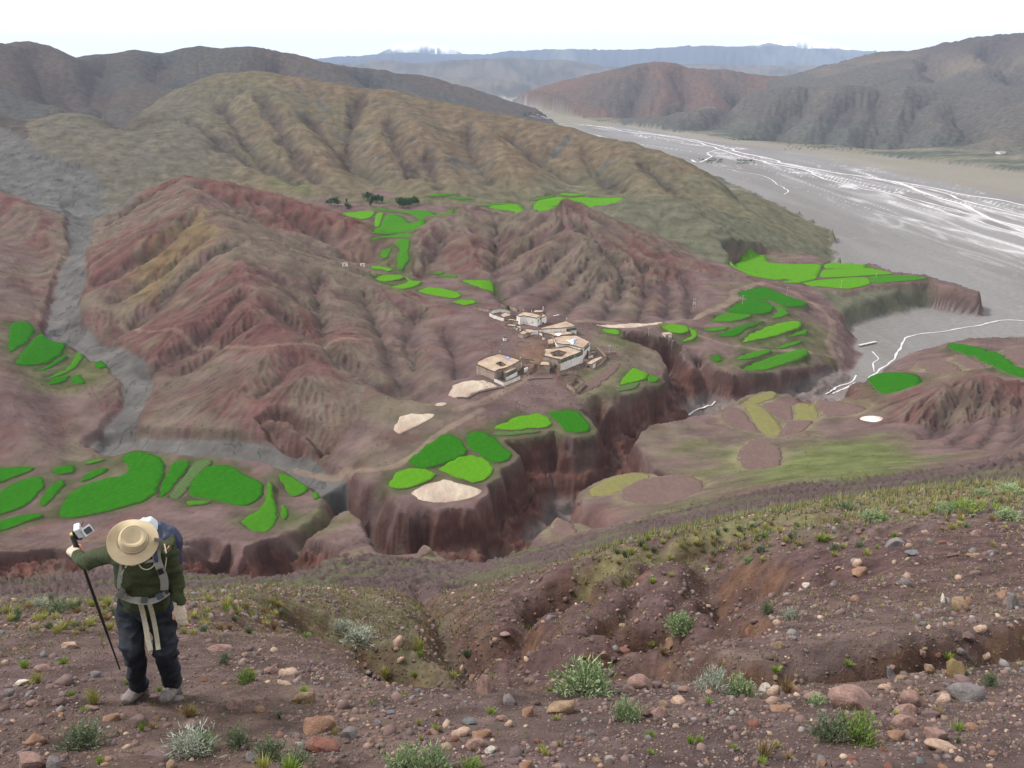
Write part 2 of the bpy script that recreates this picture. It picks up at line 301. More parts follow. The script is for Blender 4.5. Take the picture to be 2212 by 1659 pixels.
# (name, colour, label, crop, outline)
G1, G2, G3, G4 = 'deep', 'mid', 'bright', 'rows'
FIELDS = [
 ('barley_field',G1,'small green field cut by the left edge above the hat',  'P',[[-60,250],[0,235],[120,225],[205,232],[180,250],[60,300],[0,318],[-60,330]]),
 ('barley_field',G1,'broad green field at the left edge below a thin strip of bank','P',[[-80,400],[0,385],[60,340],[160,300],[240,290],[270,312],[250,360],[205,420],[110,475],[0,505],[-80,510]]),
 ('barley_field',G1,'narrow leaf-shaped green field left of the biggest green field','P',[[235,450],[270,380],[320,325],[390,308],[380,340],[330,400],[270,455]]),
 ('barley_field',G1,'little oval green field up the bank left of the biggest field','P',[[315,245],[360,222],[430,220],[465,240],[430,262],[350,270]]),
 ('barley_field',G1,'small slanting green field tucked beside the bay of the biggest field','P',[[480,300],[520,265],[590,240],[650,238],[640,255],[580,285],[500,308]]),
 ('barley_field',G1,'biggest deep green field, boot-shaped, just above the hiker','P',[[735,165],[800,145],[880,148],[950,175],[985,215],[970,290],[930,380],[860,425],[740,460],[600,495],[460,520],[365,515],[375,460],[430,385],[520,330],[640,300],[730,285],[775,255],[755,220]]),
 ('barley_field',G1,'narrow wedge of green field between the biggest field and the planted rows','P',[[955,390],[975,320],[1020,230],[1060,200],[1140,190],[1135,225],[1080,290],[1020,360],[965,395]]),
 ('vegetable_plot',G4,'dark green strip planted in cross rows beside the heart-shaped field','P',[[1015,395],[1060,340],[1120,270],[1175,195],[1240,180],[1280,185],[1260,215],[1180,290],[1110,370],[1080,400]]),
 ('barley_field',G1,'rounded heart-shaped green field right of the planted strip','P',[[1140,370],[1150,325],[1200,265],[1260,225],[1350,218],[1410,240],[1460,285],[1540,315],[1580,355],[1565,405],[1500,440],[1430,448],[1330,420],[1240,405],[1160,395]]),
 ('barley_field',G2,'thin sliver of green below the heart-shaped field','P',[[1110,435],[1170,428],[1270,435],[1220,452],[1140,455]]),
 ('barley_field',G2,'green wedge field by the dry gravel stream, right of the heart-shaped field','P',[[1675,270],[1710,262],[1760,285],[1810,320],[1845,355],[1830,380],[1750,402],[1720,360]]),
 ('barley_field',G2,'curved green field like a tail below the heart-shaped field','P',[[1605,340],[1640,350],[1640,420],[1665,500],[1650,555],[1590,600],[1520,590],[1450,545],[1490,520],[1570,480],[1605,420]]),
 ('barley_field',G2,'tiny green slip right of the curved tail field','P',[[1690,465],[1710,460],[1735,505],[1720,535],[1690,520]]),
 ('barley_field',G2,'tiny round green patch at the lower tip of the wedge field','P',[[1870,385],[1910,375],[1925,400],[1890,418]]),
 ('barley_field',G1,'thin green strip at the left edge level with the hat','P',[[-80,575],[0,555],[90,535],[230,515],[250,530],[150,565],[0,600],[-80,620]]),
 ('barley_field',G2,'faint thin green strip on the bank above the biggest field','P',[[500,205],[560,185],[640,178],[580,203]]),
 ('barley_field',G1,'small upright green field at the far left of the stream bend','A',[[60,960],[160,955],[215,995],[170,1070],[50,1140]]),
 ('barley_field',G1,'wide green field crossed by one line, left of the dry stream bend','A',[[90,1200],[160,1100],[250,1018],[330,1035],[395,1075],[370,1150],[290,1200],[180,1210]]),
 ('barley_field',G1,'thin green terrace right under the wide field at the stream bend','A',[[205,1240],[300,1205],[400,1155],[390,1180],[300,1225]]),
 ('barley_field',G2,'long curved pale green terrace near the stream bend','A',[[260,1280],[400,1235],[445,1180],[470,1120],[505,1130],[480,1200],[420,1250],[330,1275]]),
 ('barley_field',G1,'small green field nearest the stream bend','A',[[570,1165],[605,1150],[635,1180],[640,1215],[600,1235],[570,1225]]),
 ('barley_field',G1,'lowest left green strip of the stream bend terraces','A',[[280,1310],[340,1285],[420,1275],[400,1305],[310,1328]]),
 ('barley_field',G1,'lowest right green patch of the stream bend terraces','A',[[430,1280],[480,1270],[515,1320],[430,1322]]),
 ('barley_field',G1,'deep green kite-shaped field left of the path fork above the threshing floor','C',[[605,435],[700,360],[780,290],[830,268],[880,280],[930,330],[965,375],[950,395],[840,450],[720,482],[640,465]]),
 ('barley_field',G1,'deep green field on the cliff edge right of the path fork','C',[[955,300],[980,260],[1040,250],[1130,300],[1160,345],[1225,395],[1210,425],[1150,453],[1090,440],[1000,380],[960,340]]),
 ('barley_field',G3,'bright rounded green field between path fork and threshing floor','C',[[790,490],[880,430],[970,400],[1040,415],[1100,455],[1115,500],[1070,545],[1000,567],[920,545],[840,510]]),
 ('barley_field',G3,'bright green field left of the cliff-edge threshing floor','C',[[485,590],[530,510],[600,478],[700,480],[780,515],[740,550],[620,595],[540,605]]),
 ('barley_field',G3,'bright green field with a planted lower border above the canyon','C',[[1110,235],[1200,200],[1250,165],[1380,150],[1440,170],[1470,215],[1440,238],[1360,240],[1200,252]]),
 ('vegetable_plot',G4,'narrow band of dark planted rows along the canyon edge','C',[[1105,265],[1360,248],[1410,260],[1300,275],[1160,288]]),
 ('barley_field',G1,'rounded deep green field at the canyon corner below the village','C',[[1440,150],[1560,125],[1620,140],[1670,190],[1700,235],[1680,265],[1600,268],[1540,250],[1505,200]]),
 ('mustard_field',G3,'yellow-green field at the back of the cliff-top plateau by the river plain','K',[[765,185],[820,160],[900,143],[945,150],[945,185],[1080,195],[1220,190],[1195,250],[1180,268],[1000,268],[880,245],[820,215]]),
 ('mustard_field',G3,'thin yellow-green field along the far edge of the cliff-top plateau','K',[[1230,190],[1260,182],[1370,180],[1440,205],[1400,208],[1240,210]]),
 ('barley_field',G3,'middle green field on the cliff-top plateau by the river plain','K',[[1225,220],[1400,213],[1460,212],[1580,240],[1500,245],[1210,262]]),
 ('barley_field',G3,'green field along the front brink of the cliff-top plateau','K',[[1000,280],[1190,272],[1440,254],[1460,290],[1345,317],[1200,300]]),
 ('barley_field',G2,'green field tapering to the right tip of the cliff-top plateau','K',[[1450,252],[1580,245],[1745,262],[1690,270],[1475,288]]),
 ('barley_field',G1,'top green field of the stepped terraces beside the dirt road','K',[[805,330],[860,310],[950,305],[1050,355],[1150,400],[1130,415],[1040,410],[960,365],[860,360]]),
 ('barley_field',G1,'rounded green terrace holding the white pole by the dirt road','K',[[750,425],[800,385],[870,364],[950,378],[985,415],[960,438],[890,443]]),
 ('barley_field',G2,'pale green terrace in the crook of the dirt road','K',[[680,470],[740,430],[885,447],[850,465],[760,478]]),
 ('barley_field',G2,'small hooked green terrace at the right end of the top terraces','K',[[990,395],[1040,415],[1060,440],[1000,460],[970,455],[1005,430]]),
 ('barley_field',G2,'thin left green strip under the rounded terrace','K',[[640,510],[770,500],[740,520],[660,522]]),
 ('barley_field',G1,'bent green strip above the long yellow-green terrace','K',[[700,545],[790,505],[935,475],[930,488],[840,510],[830,535],[780,548]]),
 ('mustard_field',G3,'long bright yellow-green terrace curving down the slope','K',[[825,575],[870,530],[960,495],[1080,472],[1118,485],[1110,510],[1040,535],[930,560]]),
 ('barley_field',G2,'short green terrace right of the long yellow-green one','K',[[1040,550],[1120,520],[1150,518],[1140,545]]),
 ('barley_field',G2,'small green strip standing alone above the lowest terraces','K',[[985,605],[1060,578],[1125,572],[1100,590],[1030,607]]),
 ('barley_field',G2,'narrow green strip left above the lowest terrace','K',[[790,660],[860,625],[960,615],[970,630],[890,655]]),
 ('barley_field',G2,'lowest wide green terrace at the brink above the stream mouth','K',[[820,700],[900,665],[1000,640],[1100,618],[1145,625],[1150,650],[1080,680],[950,710]]),
 ('barley_field',G1,'tiny green patch left of the lowest terraces','K',[[690,650],[710,640],[728,655],[720,672],[692,672]]),
 ('mustard_field',G3,'small yellow-green field right of the pale strip below the pyramid hill','K',[[430,490],[480,482],[560,500],[570,525],[530,540],[470,525]]),
 ('barley_field',G3,'hooked green strip wrapped round the small yellow-green field','K',[[567,503],[600,515],[612,545],[570,575],[530,572],[585,545]]),
 ('vegetable_plot',G3,'small striped light green plot below the long pale floor','K',[[140,515],[200,512],[228,525],[220,542],[165,530]]),
 ('barley_field',G3,'bright green field on the slope right of the village','K',[[225,783],[290,695],[370,740],[350,765],[240,785]]),
 ('vegetable_plot',G4,'dark green planted border under the bright field right of the village','K',[[208,803],[240,790],[325,772],[310,805],[215,820]]),
 ('barley_field',G2,'small green tip on the canyon brink right of the village','K',[[375,735],[430,760],[400,772],[360,768]]),
 ('barley_field',G1,'oval green field across the stream mouth on the right','K',[[1440,770],[1500,750],[1620,738],[1700,750],[1710,765],[1620,800],[1540,818],[1480,800]]),
 ('barley_field',G1,'upper green strip of the far right terrace','K',[[1830,605],[1900,598],[2030,610],[2040,625],[1960,640],[1860,620]]),
 ('barley_field',G1,'middle green strip of the far right terrace','K',[[1965,645],[2070,630],[2170,680],[2080,688],[1990,665]]),
 ('barley_field',G1,'lowest green strip of the far right terrace, at the picture edge','K',[[2050,705],[2130,692],[2212,710],[2300,760],[2150,735]]),
 ('barley_field',G3,'upper left field of the green side valley behind the red hills','B',[[370,335],[430,330],[500,320],[590,320],[585,345],[560,370],[500,378],[430,358]]),
 ('barley_field',G3,'narrow upright field in the green side valley','B',[[590,420],[600,345],[630,330],[660,335],[640,380],[620,430]]),
 ('barley_field',G2,'largest field of the green side valley','B',[[580,470],[640,420],[668,352],[760,347],[920,370],[940,395],[870,440],[760,460],[640,473]]),
 ('barley_field',G2,'thin green terrace under the largest side valley field','B',[[570,505],[640,492],[760,477],[850,460],[840,475],[700,500],[590,512]]),
 ('barley_field',G2,'long green strip below the tree groves','B',[[590,308],[640,300],[740,325],[980,320],[1130,305],[1120,325],[980,353],[860,348],[700,325]]),
 ('meadow',G2,'green gully bottom running down from the side valley','B',[[720,540],[790,500],[830,510],[820,600],[830,640],[780,720],[750,715],[745,640],[770,570]]),
 ('meadow',G2,'ragged green patch left of the gully bottom','B',[[630,620],[650,580],[710,555],[680,640],[640,640]]),
 ('barley_field',G3,'small topmost terrace left of the side gully','B',[[570,690],[630,692],[720,715],[690,732],[640,715],[580,712]]),
 ('barley_field',G3,'second green terrace down, left of the side gully','B',[[590,770],[640,752],[760,755],[800,770],[780,785],[660,790]]),
 ('barley_field',G3,'boomerang-shaped green terrace left of the side gully','B',[[700,815],[800,812],[825,790],[795,755],[850,770],[915,800],[880,830],[800,843],[740,835]]),
 ('barley_field',G3,'long oval green terrace above the village path','B',[[885,860],[960,835],[1060,845],[1150,870],[1180,895],[1140,912],[1060,903],[960,883]]),
 ('barley_field',G3,'lowest green oval, just above the ruined pen','B',[[1110,935],[1180,922],[1270,920],[1280,940],[1200,958]]),
 ('barley_field',G2,'upper small green slip right of the side gully','B',[[980,728],[1060,725],[1050,748]]),
 ('barley_field',G2,'lower small green slip right of the side gully','B',[[1030,755],[1140,748],[1145,768],[1050,765]]),
 ('barley_field',G3,'green triangle at the foot of the left shoulder of the pyramid hill','B',[[1180,790],[1260,788],[1370,778],[1395,790],[1400,835],[1330,842],[1240,815]]),
 ('barley_field',G2,'tiny green patch right of the green triangle','B',[[1410,858],[1480,865],[1470,880],[1420,872]]),
 ('barley_field',G2,'farthest small green strip near the foot of the olive hill','B',[[940,208],[1100,195],[1160,200],[1080,215],[950,220]]),
 ('barley_field',G2,'thin green strip behind the saddle of the pyramid hill','B',[[1280,285],[1360,275],[1450,262],[1530,265],[1500,278],[1400,288]]),
 ('barley_field',G3,'wide bright field behind the saddle of the pyramid hill','B',[[1360,300],[1430,282],[1600,277],[1690,285],[1640,318],[1540,325],[1440,318]]),
 ('barley_field',G3,'bright field behind the top of the pyramid hill','B',[[1660,270],[1780,240],[1850,232],[1930,245],[1840,265],[1740,295],[1690,295]]),
 ('barley_field',G3,'bright field right of the pyramid hilltop reaching the grey knoll','B',[[1880,240],[2000,225],[2212,220],[2290,235],[2212,262],[2020,268]]),
 ('barley_field',G3,'uppermost small bright field behind the pyramid hill','B',[[1840,200],[1900,195],[2020,205],[1980,217],[1860,215]]),
 ('barley_field',G2,'faint green strip between the two far field groups','B',[[1100,230],[1180,225],[1260,240],[1180,245]]),
 ('barley_field',G2,'slim green strip rising left of the uppermost bright field','B',[[1640,250],[1740,225],[1810,212],[1800,225],[1700,250]]),
 ('ploughed_field','brown','lower brown field left of the far right green terraces','K',[[1660,705],[1760,675],[1850,672],[1930,710],[1800,728]]),
 ('ploughed_field','brown','brown field between the far right green strips','K',[[1870,650],[1985,667],[2040,692],[1950,700],[1870,675]]),
 ('ploughed_field','brown','brown field on the right picture edge above the green strips','K',[[2090,625],[2212,622],[2300,640],[2300,700],[2212,688],[2130,650]]),
 ('ploughed_field','brown','brown left field of the fan of plots above the canyon','K',[[725,940],[760,905],[828,918],[895,985],[935,1018],[840,1000],[750,975]]),
 ('fallow_field','olive','olive plot between two brown plots in the fan above the canyon','K',[[835,900],[900,893],[960,928],[1018,980],[1015,1018],[960,1025],[903,980]]),
 ('ploughed_field','brown','brown middle plot at the top of the fan above the canyon','K',[[920,887],[1000,877],[1070,890],[1080,950],[1025,952],[965,915]]),
 ('fallow_field','olive','small olive plot right of the middle brown plot','K',[[1085,887],[1165,882],[1212,943],[1120,955],[1090,948]]),
 ('ploughed_field','brown','long brown plot pointing at the pond','K',[[1175,880],[1300,870],[1460,878],[1400,915],[1300,935],[1222,943]]),
 ('ploughed_field','brown','brown triangular plot at the bottom of the fan','K',[[990,1035],[1040,972],[1180,962],[1120,1010],[1020,1037]]),
 ('ploughed_field','brown','rounded brown plot alone in front of the fan of plots','K',[[800,1140],[850,1090],[920,1078],[1000,1095],[1028,1130],[1000,1180],[900,1197],[830,1180]]),
 ('fallow_field','olive','olive plot at the back left of the fan above the canyon','K',[[812,880],[880,842],[960,822],[1000,832],[980,853],[880,877]]),
 ('ploughed_field','brown','large brown plot nearest the viewer across the canyon','C',[[1870,640],[2000,580],[2212,545],[2300,540],[2380,560],[2330,620],[2212,665],[2050,680],[1900,672]]),
 ('fallow_field','olive','long olive plot left of the large brown plot','C',[[1690,615],[1800,550],[1950,512],[2060,520],[2000,560],[1820,625],[1710,640]]),
 ('ploughed_field','brown','brown crescent plot on the near rim of the canyon','C',[[330,960],[450,950],[600,955],[700,980],[750,1000],[640,1008],[480,1000],[360,985]]),
 ('ploughed_field','brown','small brown plot on top of the mound by the canyon','C',[[1460,850],[1500,822],[1590,825],[1620,850],[1560,878],[1480,883]]),
 ('ploughed_field','brown','narrow brown strip field right of the walled pens','K',[[20,835],[60,780],[190,685],[235,680],[200,730],[110,800]]),
 ('threshing_floor','pale','pale round threshing floor on the brink of the canyon','C',[[620,625],[720,570],[830,545],[930,575],[1040,600],[1040,630],[930,665],[820,680],[700,672]]),
 ('threshing_floor','pale','pale three-cornered threshing floor left of the village path','C',[[515,250],[560,160],[620,145],[770,150],[720,190],[640,235],[560,275]]),
 ('threshing_floor','pale','smallest pale floor beside the track below the left house','C',[[760,95],[790,55],[835,65],[830,90],[790,100]]),
 ('threshing_floor','pale','streaky pale floor right under the left courtyard house','V',[[-20,1250],[40,1160],[200,1120],[400,1120],[560,1190],[540,1210],[300,1255],[200,1330],[80,1320]]),
 ('threshing_floor','pale','long thin pale floor at the foot of the pyramid hill','K',[[105,482],[230,485],[360,475],[440,480],[430,492],[300,505],[180,500]]),
]
for f in FIELDS: f[4][:] = [list(p) for p in f[4]]
def onplane(pts, z): return np.array([(float(a) * z / float(b), z / float(b)) for a, b in (st(*p) for p in pts)])
def region(poly, pad):
    a = np.asarray(poly); y0, y1 = a[:, 1].min() - pad, a[:, 1].max() + pad
    r0, r1 = np.searchsorted(YG, (max(y0, 1.3), y1)); y0 = max(y0, 1.3); smin = min((a[:, 0].min() - pad) / y0, (a[:, 0].min() - pad) / y1); smax = max((a[:, 0].max() + pad) / y0, (a[:, 0].max() + pad) / y1)
    c0 = int(np.clip((smin - SG[0]) / (SG[-1] - SG[0]) * NS - 2, 0, NS)); c1 = int(np.clip((smax - SG[0]) / (SG[-1] - SG[0]) * NS + 3, 0, NS))
    return slice(max(r0 - 1, 0), min(r1 + 2, NL)), slice(c0, c1)
# ---------------------------------------------------------------- the flat river plain and the cliff-edged plateau on it
PLAIN = onplane([(1040,222),(1200,272),(1400,330),(1600,402),(1790,500),(1800,535),(1808,565),(1814,600),(1822,640),(1900,652),(2075,655),(2140,658),(2000,668),(1877,692),(1838,708),(1846,735),(1850,765),(1838,808),(1790,852),(1755,862),(1800,868),(1870,838),(1925,800),(1965,772),(2040,758),(2212,742),(2700,730),(2700,400),(2212,374),(1850,331),(1300,264),(1060,216)], -189)
r = region(PLAIN, 60); d = polydist(XX[r], YY[r], PLAIN) + 4 * vnoise(XX[r] / 18, YY[r] / 18, 3)
PLN = np.zeros(Z.shape, np.float32); PLN[r] = sm(-2, 2.5, d) * (YY[r] < 5600)
wpl = np.zeros(Z.shape); wpl[r] = sm(-10, 3, d)
dd_ = np.full(Z.shape, 999.0); r = region(PLAIN, 420); dd_[r] = -polydist(XX[r], YY[r], PLAIN)
cap = -189 + np.where(dd_ > 0, .36 * dd_ + .0006 * dd_ ** 2, 0); selc = (YY > 740) & (YY < 1600) & (dd_ > 0) & (dd_ < 400) & (XX < 700)
kk = 8.0; hh_ = np.clip(.5 + .5 * (Z - cap) / kk, 0, 1); Zc = Z + (cap - Z) * hh_ - kk * hh_ * (1 - hh_)
Z = np.where(selc, Zc, Z)
Z = Z + (np.minimum(Z, -189 + (Z + 189) * .02) - Z) * wpl; HID[PLN > .5] = 0
PLAT = onplane([(1560,572),(1650,548),(1740,545),(1800,563),(1880,568),(1940,586),(2075,600),(2119,612),(2119,627),(2053,620),(2004,606),(1877,616),(1833,627),(1760,622),(1690,612),(1600,600)], -168)
r = region(PLAT, 40); d = polydist(XX[r], YY[r], PLAT) + 1.2 * fbm(XX[r] / 7, YY[r] / 7, 3, 5)
PLM = np.zeros(Z.shape, np.float32); PLM[r] = sm(-6, 0, d) * (1 - sm(0, 2, d)); Z[r] = Z[r] + sm(-5.0, 1.0, d) * (-168 - 11 * sm(345, 420, XX[r]) - Z[r]); PLN[r] *= (1 - sm(-6, -3, d)); HID[r] = np.where(d > -2, 0, HID[r])
FW = []                                              # world outlines
def small(P, q): return P
for f in FIELDS:
    P_ = surf(px(f[3], f[4])); c_ = P_.mean(0)
    S_ = np.repeat(P_, 2, 0); S_[0::2] = P_ * .86 + np.roll(P_, 1, 0) * .14; S_[1::2] = P_ * .86 + np.roll(P_, -1, 0) * .14; S_ = smooth_poly(S_, 1); S_ = S_ + (S_ - S_.mean(0)) * .03
    FW.append(S_)
POND = smooth_poly(surf(px('K', [[1400,955],[1415,940],[1470,935],[1525,945],[1510,962],[1470,970]])), 2)
def dline(c, pts): return smooth_poly(surf(px(c, pts)), 2, False)
# canyon outline; floor is carved below the plateau
CAN = surf([(700,1044),(745,1062),(797,1053),(830,1078),(854,1089),(900,1094),(951,1096),(1027,1091),(1050,1062),(1060,1022),(1098,994),(1076,960),(1088,946),(1178,934),(1193,928),(1221,942),(1272,941),(1278,922),(1256,885),(1300,873),(1379,842),(1423,825),(1440,790),(1420,757),(1362,737),(1291,720),(1300,708),(1370,714),(1440,730),(1474,745),(1478,775),(1520,788),(1590,804),(1679,804),(1745,792),(1810,788),(1837,806),(1850,850),(1780,880),(1700,850),(1604,860),(1560,886),(1512,897),(1460,908),(1405,920),(1385,933),(1376,956),(1398,985),(1420,1012),(1450,1024),(1380,1034),(1300,1045),(1268,1055),(1262,1085),(1240,1129),(1186,1136),(1132,1175),(1088,1204),(1030,1216),(970,1211),(944,1190),(844,1180),(826,1158),(790,1140),(735,1085)])
CAN2 = surf([(310,1192),(420,1180),(500,1172),(505,1190),(560,1168),(620,1152),(700,1162),(748,1180),(700,1215),(640,1236),(560,1246),(480,1240),(400,1236),(330,1225)])
CAN3 = surf([(-200,1195),(0,1190),(120,1180),(200,1190),(190,1230),(120,1236),(0,1245),(-200,1250)])
# ---------------------------------------------------------------- masks
FM = np.zeros(Z.shape, np.float32); FD = FM.copy(); FDI = np.full(Z.shape, 999.0)                   # 1 inside worked ground (smooth), 0 away
BK = np.zeros(Z.shape, np.float32); BR = BK.copy()                   # grassy bank round the crops, pale border of the ploughed plots
def ext_(P): return float(np.ptp(P, axis=0).max())
for f, P in zip(FIELDS, FW):
    r = region(P, 12); d = polydist(XX[r], YY[r], P)
    FM[r] = np.maximum(FM[r], sm(-5, -.5, d)); FD[r] = np.maximum(FD[r], sm(-11, -3, d)); rw_ = region(P, 45); FDI[rw_] = np.minimum(FDI[rw_], -polydist(XX[rw_], YY[rw_], P)) if 200 < P[:, 1].mean() < 700 else FDI[rw_]
    if f[1] != 'pale' or True:
        ins_ = d > 0
        if ins_.sum() > 8:
            zm = float(Z[r][ins_].mean()); kx = sm(-1.6, .6, d); Z[r] = Z[r] + kx * ((zm + .45 * (Z[r] - zm)) - Z[r]) * (1.0 if ext_(P) < 60 else .3)
    if f[1] in ('brown', 'olive'): BR[r] = np.maximum(BR[r], sm(-5, -1.5, d + 1.2 * vnoise(XX[r] / 4, YY[r] / 4, 3)))
    if f[1] not in ('pale', 'brown', 'olive'): BK[r] = np.maximum(BK[r], sm(-7, -1, d + 2 * vnoise(XX[r] / 4, YY[r] / 4, 3)))
r = region(POND, 10); FM[r] = np.maximum(FM[r], sm(-4, -.5, polydist(XX[r], YY[r], POND)))
CANM = np.zeros(Z.shape, np.float32); CLIFF = np.zeros(Z.shape, np.float32)
def carve(poly, depth, w, seed, floor=None):
    r = region(poly, 25); X = XX[r]; Y = YY[r]
    d = np.minimum(polydist(X, Y, poly), FDI[r] - 3.0)
    wob = 5.5 * (np.abs(fbm(X / 20, Y / 20, 3, seed)) * 2.2 - .5) + 2.0 * vnoise(X / 5.5, Y / 5.5, seed + 7) + .5 * vnoise(X / 2, Y / 2, seed + 8)
    d2 = d + wob * sm(-1.5, 5, d) * (.55 + .9 * np.clip(d / 30, 0, 1)) - .3
    w = w * (1 + .55 * vnoise(X / 38, Y / 38, seed + 3)); k = np.clip(d2 / w, 0, 1); stp = .05 * np.sin(k * 19 + 3 * vnoise(X / 20, Y / 20, 6)) * (1 - k) * sm(0, .2, k)
    prof = .30 * sm(0, .10 * (1 + .6 * vnoise(X / 9, Y / 9, seed + 11)), k) + .70 * k ** .85 + stp
    zf = Z[r] - depth * prof
    if floor is not None:
        zf = np.maximum(zf, np.minimum(Z[r], floor + 2 * fbm(X / 12, Y / 12, 3, 4)))
    on = d2 > 0
    CANM[r] = np.maximum(CANM[r], sm(0, 2, d2)); CLIFF[r] = np.maximum(CLIFF[r], sm(0, .08, k) * (1 - sm(.85, 1.0, k)))
    mid_ = sm(.06, .2, k) * (1 - sm(.8, 1, k)) * min(depth / 20, 1); zf = zf + mid_ * (2.6 * fbm(X / 7, Y / 7, 3, seed + 20) + 1.5 * np.abs(vnoise(X / 3.4, Y / 3.4, seed + 30)) - .6)
    Z[r] = np.where(on, np.minimum(Z[r], zf), Z[r])
for g_ in ([(1068,1100),(1058,1062),(1048,1040)],[(1245,910),(1225,892)],[(1296,882),(1285,852)],[(1350,862),(1340,842)],[(1412,840),(1395,815)],[(1530,800),(1516,768)],[(1622,812),(1612,785)],[(1700,812),(1700,782)],[(1215,1110),(1260,1120),(1300,1130)],[(1610,850),(1650,885)],[(1300,1030),(1340,1060)],[(900,1110),(905,1085)],[(760,1080),(735,1050)],[(1120,1160),(1160,1180)],[(850,1165),(870,1200)]):
    ln = dline('D', g_); r = region(ln, 20); d = linedist(XX[r], YY[r], ln); Z[r] -= 11 * np.exp(-(d / 4.5) ** 1.5) * (1 - FD[r]); CANM[r] = np.maximum(CANM[r], .9 * np.exp(-(d / 4) ** 2) * (1 - FD[r]))
carve(CAN, 36, 34, 21, -186)
def floorcut(pts, w, z0, rise=1.1):
    ln = onplane(pts, z0); r = region(ln, 30); d = linedist(XX[r], YY[r], ln) + 1.2 * vnoise(XX[r] / 5, YY[r] / 5, 44)
    cd_ = np.minimum(polydist(XX[r], YY[r], CAN), FDI[r] - 3)
    c = z0 + np.maximum(d - w, 0) * rise + np.maximum(16 - cd_, 0) * 1.6 + 1.5 * fbm(XX[r] / 4, YY[r] / 4, 2, 45) * sm(w, w + 4, d); m_ = (c < Z[r]) & (CANM[r] > .05); Z[r] = np.where(m_, c, Z[r])
for q_ in ([(1560,866),(1520,880),(1485,894),(1450,905)],[(1338,950),(1345,972),(1366,990),(1392,1004),(1412,1022)],[(1320,1035),(1285,1030),(1240,1036),(1222,1058),(1214,1088)],[(1130,1150),(1112,1178),(1085,1200),(1060,1225)]): floorcut(q_, 4.5, -185)
carve(CAN2, 12, 9, 31); carve(CAN3, 10, 10, 41)
for c, pts, dp, w in (('D', [(732,1071),(760,1100),(795,1130),(830,1155),(860,1180)], 16, 9),
                      ('D', [(640,1160),(700,1125),(740,1100)], 7, 6), ('D', [(500,1215),(470,1190),(440,1170)], 7, 6),
                      ('D', [(600,885),(650,905),(690,935),(700,965)], 6, 6), ('D', [(560,900),(600,935),(640,960)], 5, 5)):
    ln = dline(c, pts); r = region(ln, 20); d = linedist(XX[r], YY[r], ln) + 1.5 * vnoise(XX[r] / 6, YY[r] / 6, 9)
    Z[r] = Z[r] - dp * (1 - sm(0, w, np.maximum(d, 0))); CLIFF[r] = np.maximum(CLIFF[r], (1 - sm(w * .6, w, d)))
# dry streams
STREAM = np.zeros(Z.shape, np.float32)
def stream(c, pts, wid, dep, a=1.0):
    ln = dline(c, pts); r = region(ln, wid * 3 + 10)
    d = linedist(XX[r], YY[r], ln) + .3 * wid * fbm(XX[r] / (wid * 1.6), YY[r] / (wid * 1.6), 3, 15)
    STREAM[r] = np.maximum(STREAM[r], a * (1 - sm(wid * .42, wid * .55, d)))
    Z[r] = Z[r] - dep * (1 - sm(wid * .42, wid * .42 + dep * 1.1 + .5, d))
stream('D', [(-80,290),(0,335),(60,375),(120,415),(170,455)], 95, 4)
stream('D', [(150,440),(180,475),(168,540),(152,600),(142,650),(132,705),(140,718)], 17, 4)
stream('D', [(140,715),(205,745),(250,762),(288,790),(300,830),(272,880),(262,925),(264,955)], 15, 3)
stream('D', [(230,958),(300,957),(420,955),(560,965),(640,985),(690,1020),(722,1050)], 12, 4)
# the big gullies one can point at
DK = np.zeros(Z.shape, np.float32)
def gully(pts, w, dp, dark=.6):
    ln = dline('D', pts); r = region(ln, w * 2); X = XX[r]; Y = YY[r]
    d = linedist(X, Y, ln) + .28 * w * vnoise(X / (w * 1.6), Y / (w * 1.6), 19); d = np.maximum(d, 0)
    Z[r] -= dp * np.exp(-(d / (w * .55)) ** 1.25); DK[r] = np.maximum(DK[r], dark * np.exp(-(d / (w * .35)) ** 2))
for g_ in ([(780,200),(762,250),(745,320),(752,347),(822,386)],[(835,250),(850,290),(880,345),(897,367)],[(665,245),(705,295),(738,328)],[(480,220),(525,295),(555,330),(620,370),(657,382)],
           [(925,320),(935,360),(950,392)],[(1106,295),(1166,345),(1246,382)],[(1256,310),(1286,350),(1346,402)],[(560,200),(600,260),(640,330),(690,385)],[(400,230),(470,290),(540,345)],[(1010,270),(1020,330),(1060,380)],[(1400,345),(1450,400),(1500,430)],[(1550,385),(1600,430)]):
    gully(g_, 24, 12, .7)
for g_ in ([(590,655),(640,690),(680,715),(720,760),(780,800),(850,832),(940,852)],[(790,640),(815,690),(840,735),(855,790),(880,822)],[(680,600),(690,650),(700,715)],[(522,627),(450,714),(360,761),(324,793)],[(497,520),(396,590),(306,678),(250,720)],
           [(446,505),(324,599),(252,640)],[(378,388),(300,430),(240,475)],[(540,690),(470,740),(400,790)],[(900,670),(880,720),(900,780)],[(960,700),(980,750),(990,800)],[(410,470),(300,560),(220,600)],
           [(430,400),(520,440),(600,500),(700,545),(780,560)],[(560,425),(640,470),(720,520)],[(560,840),(610,800),(640,770)],[(600,590),(650,640),(700,690)]):
    gully(g_, 12, 6.2, .5)
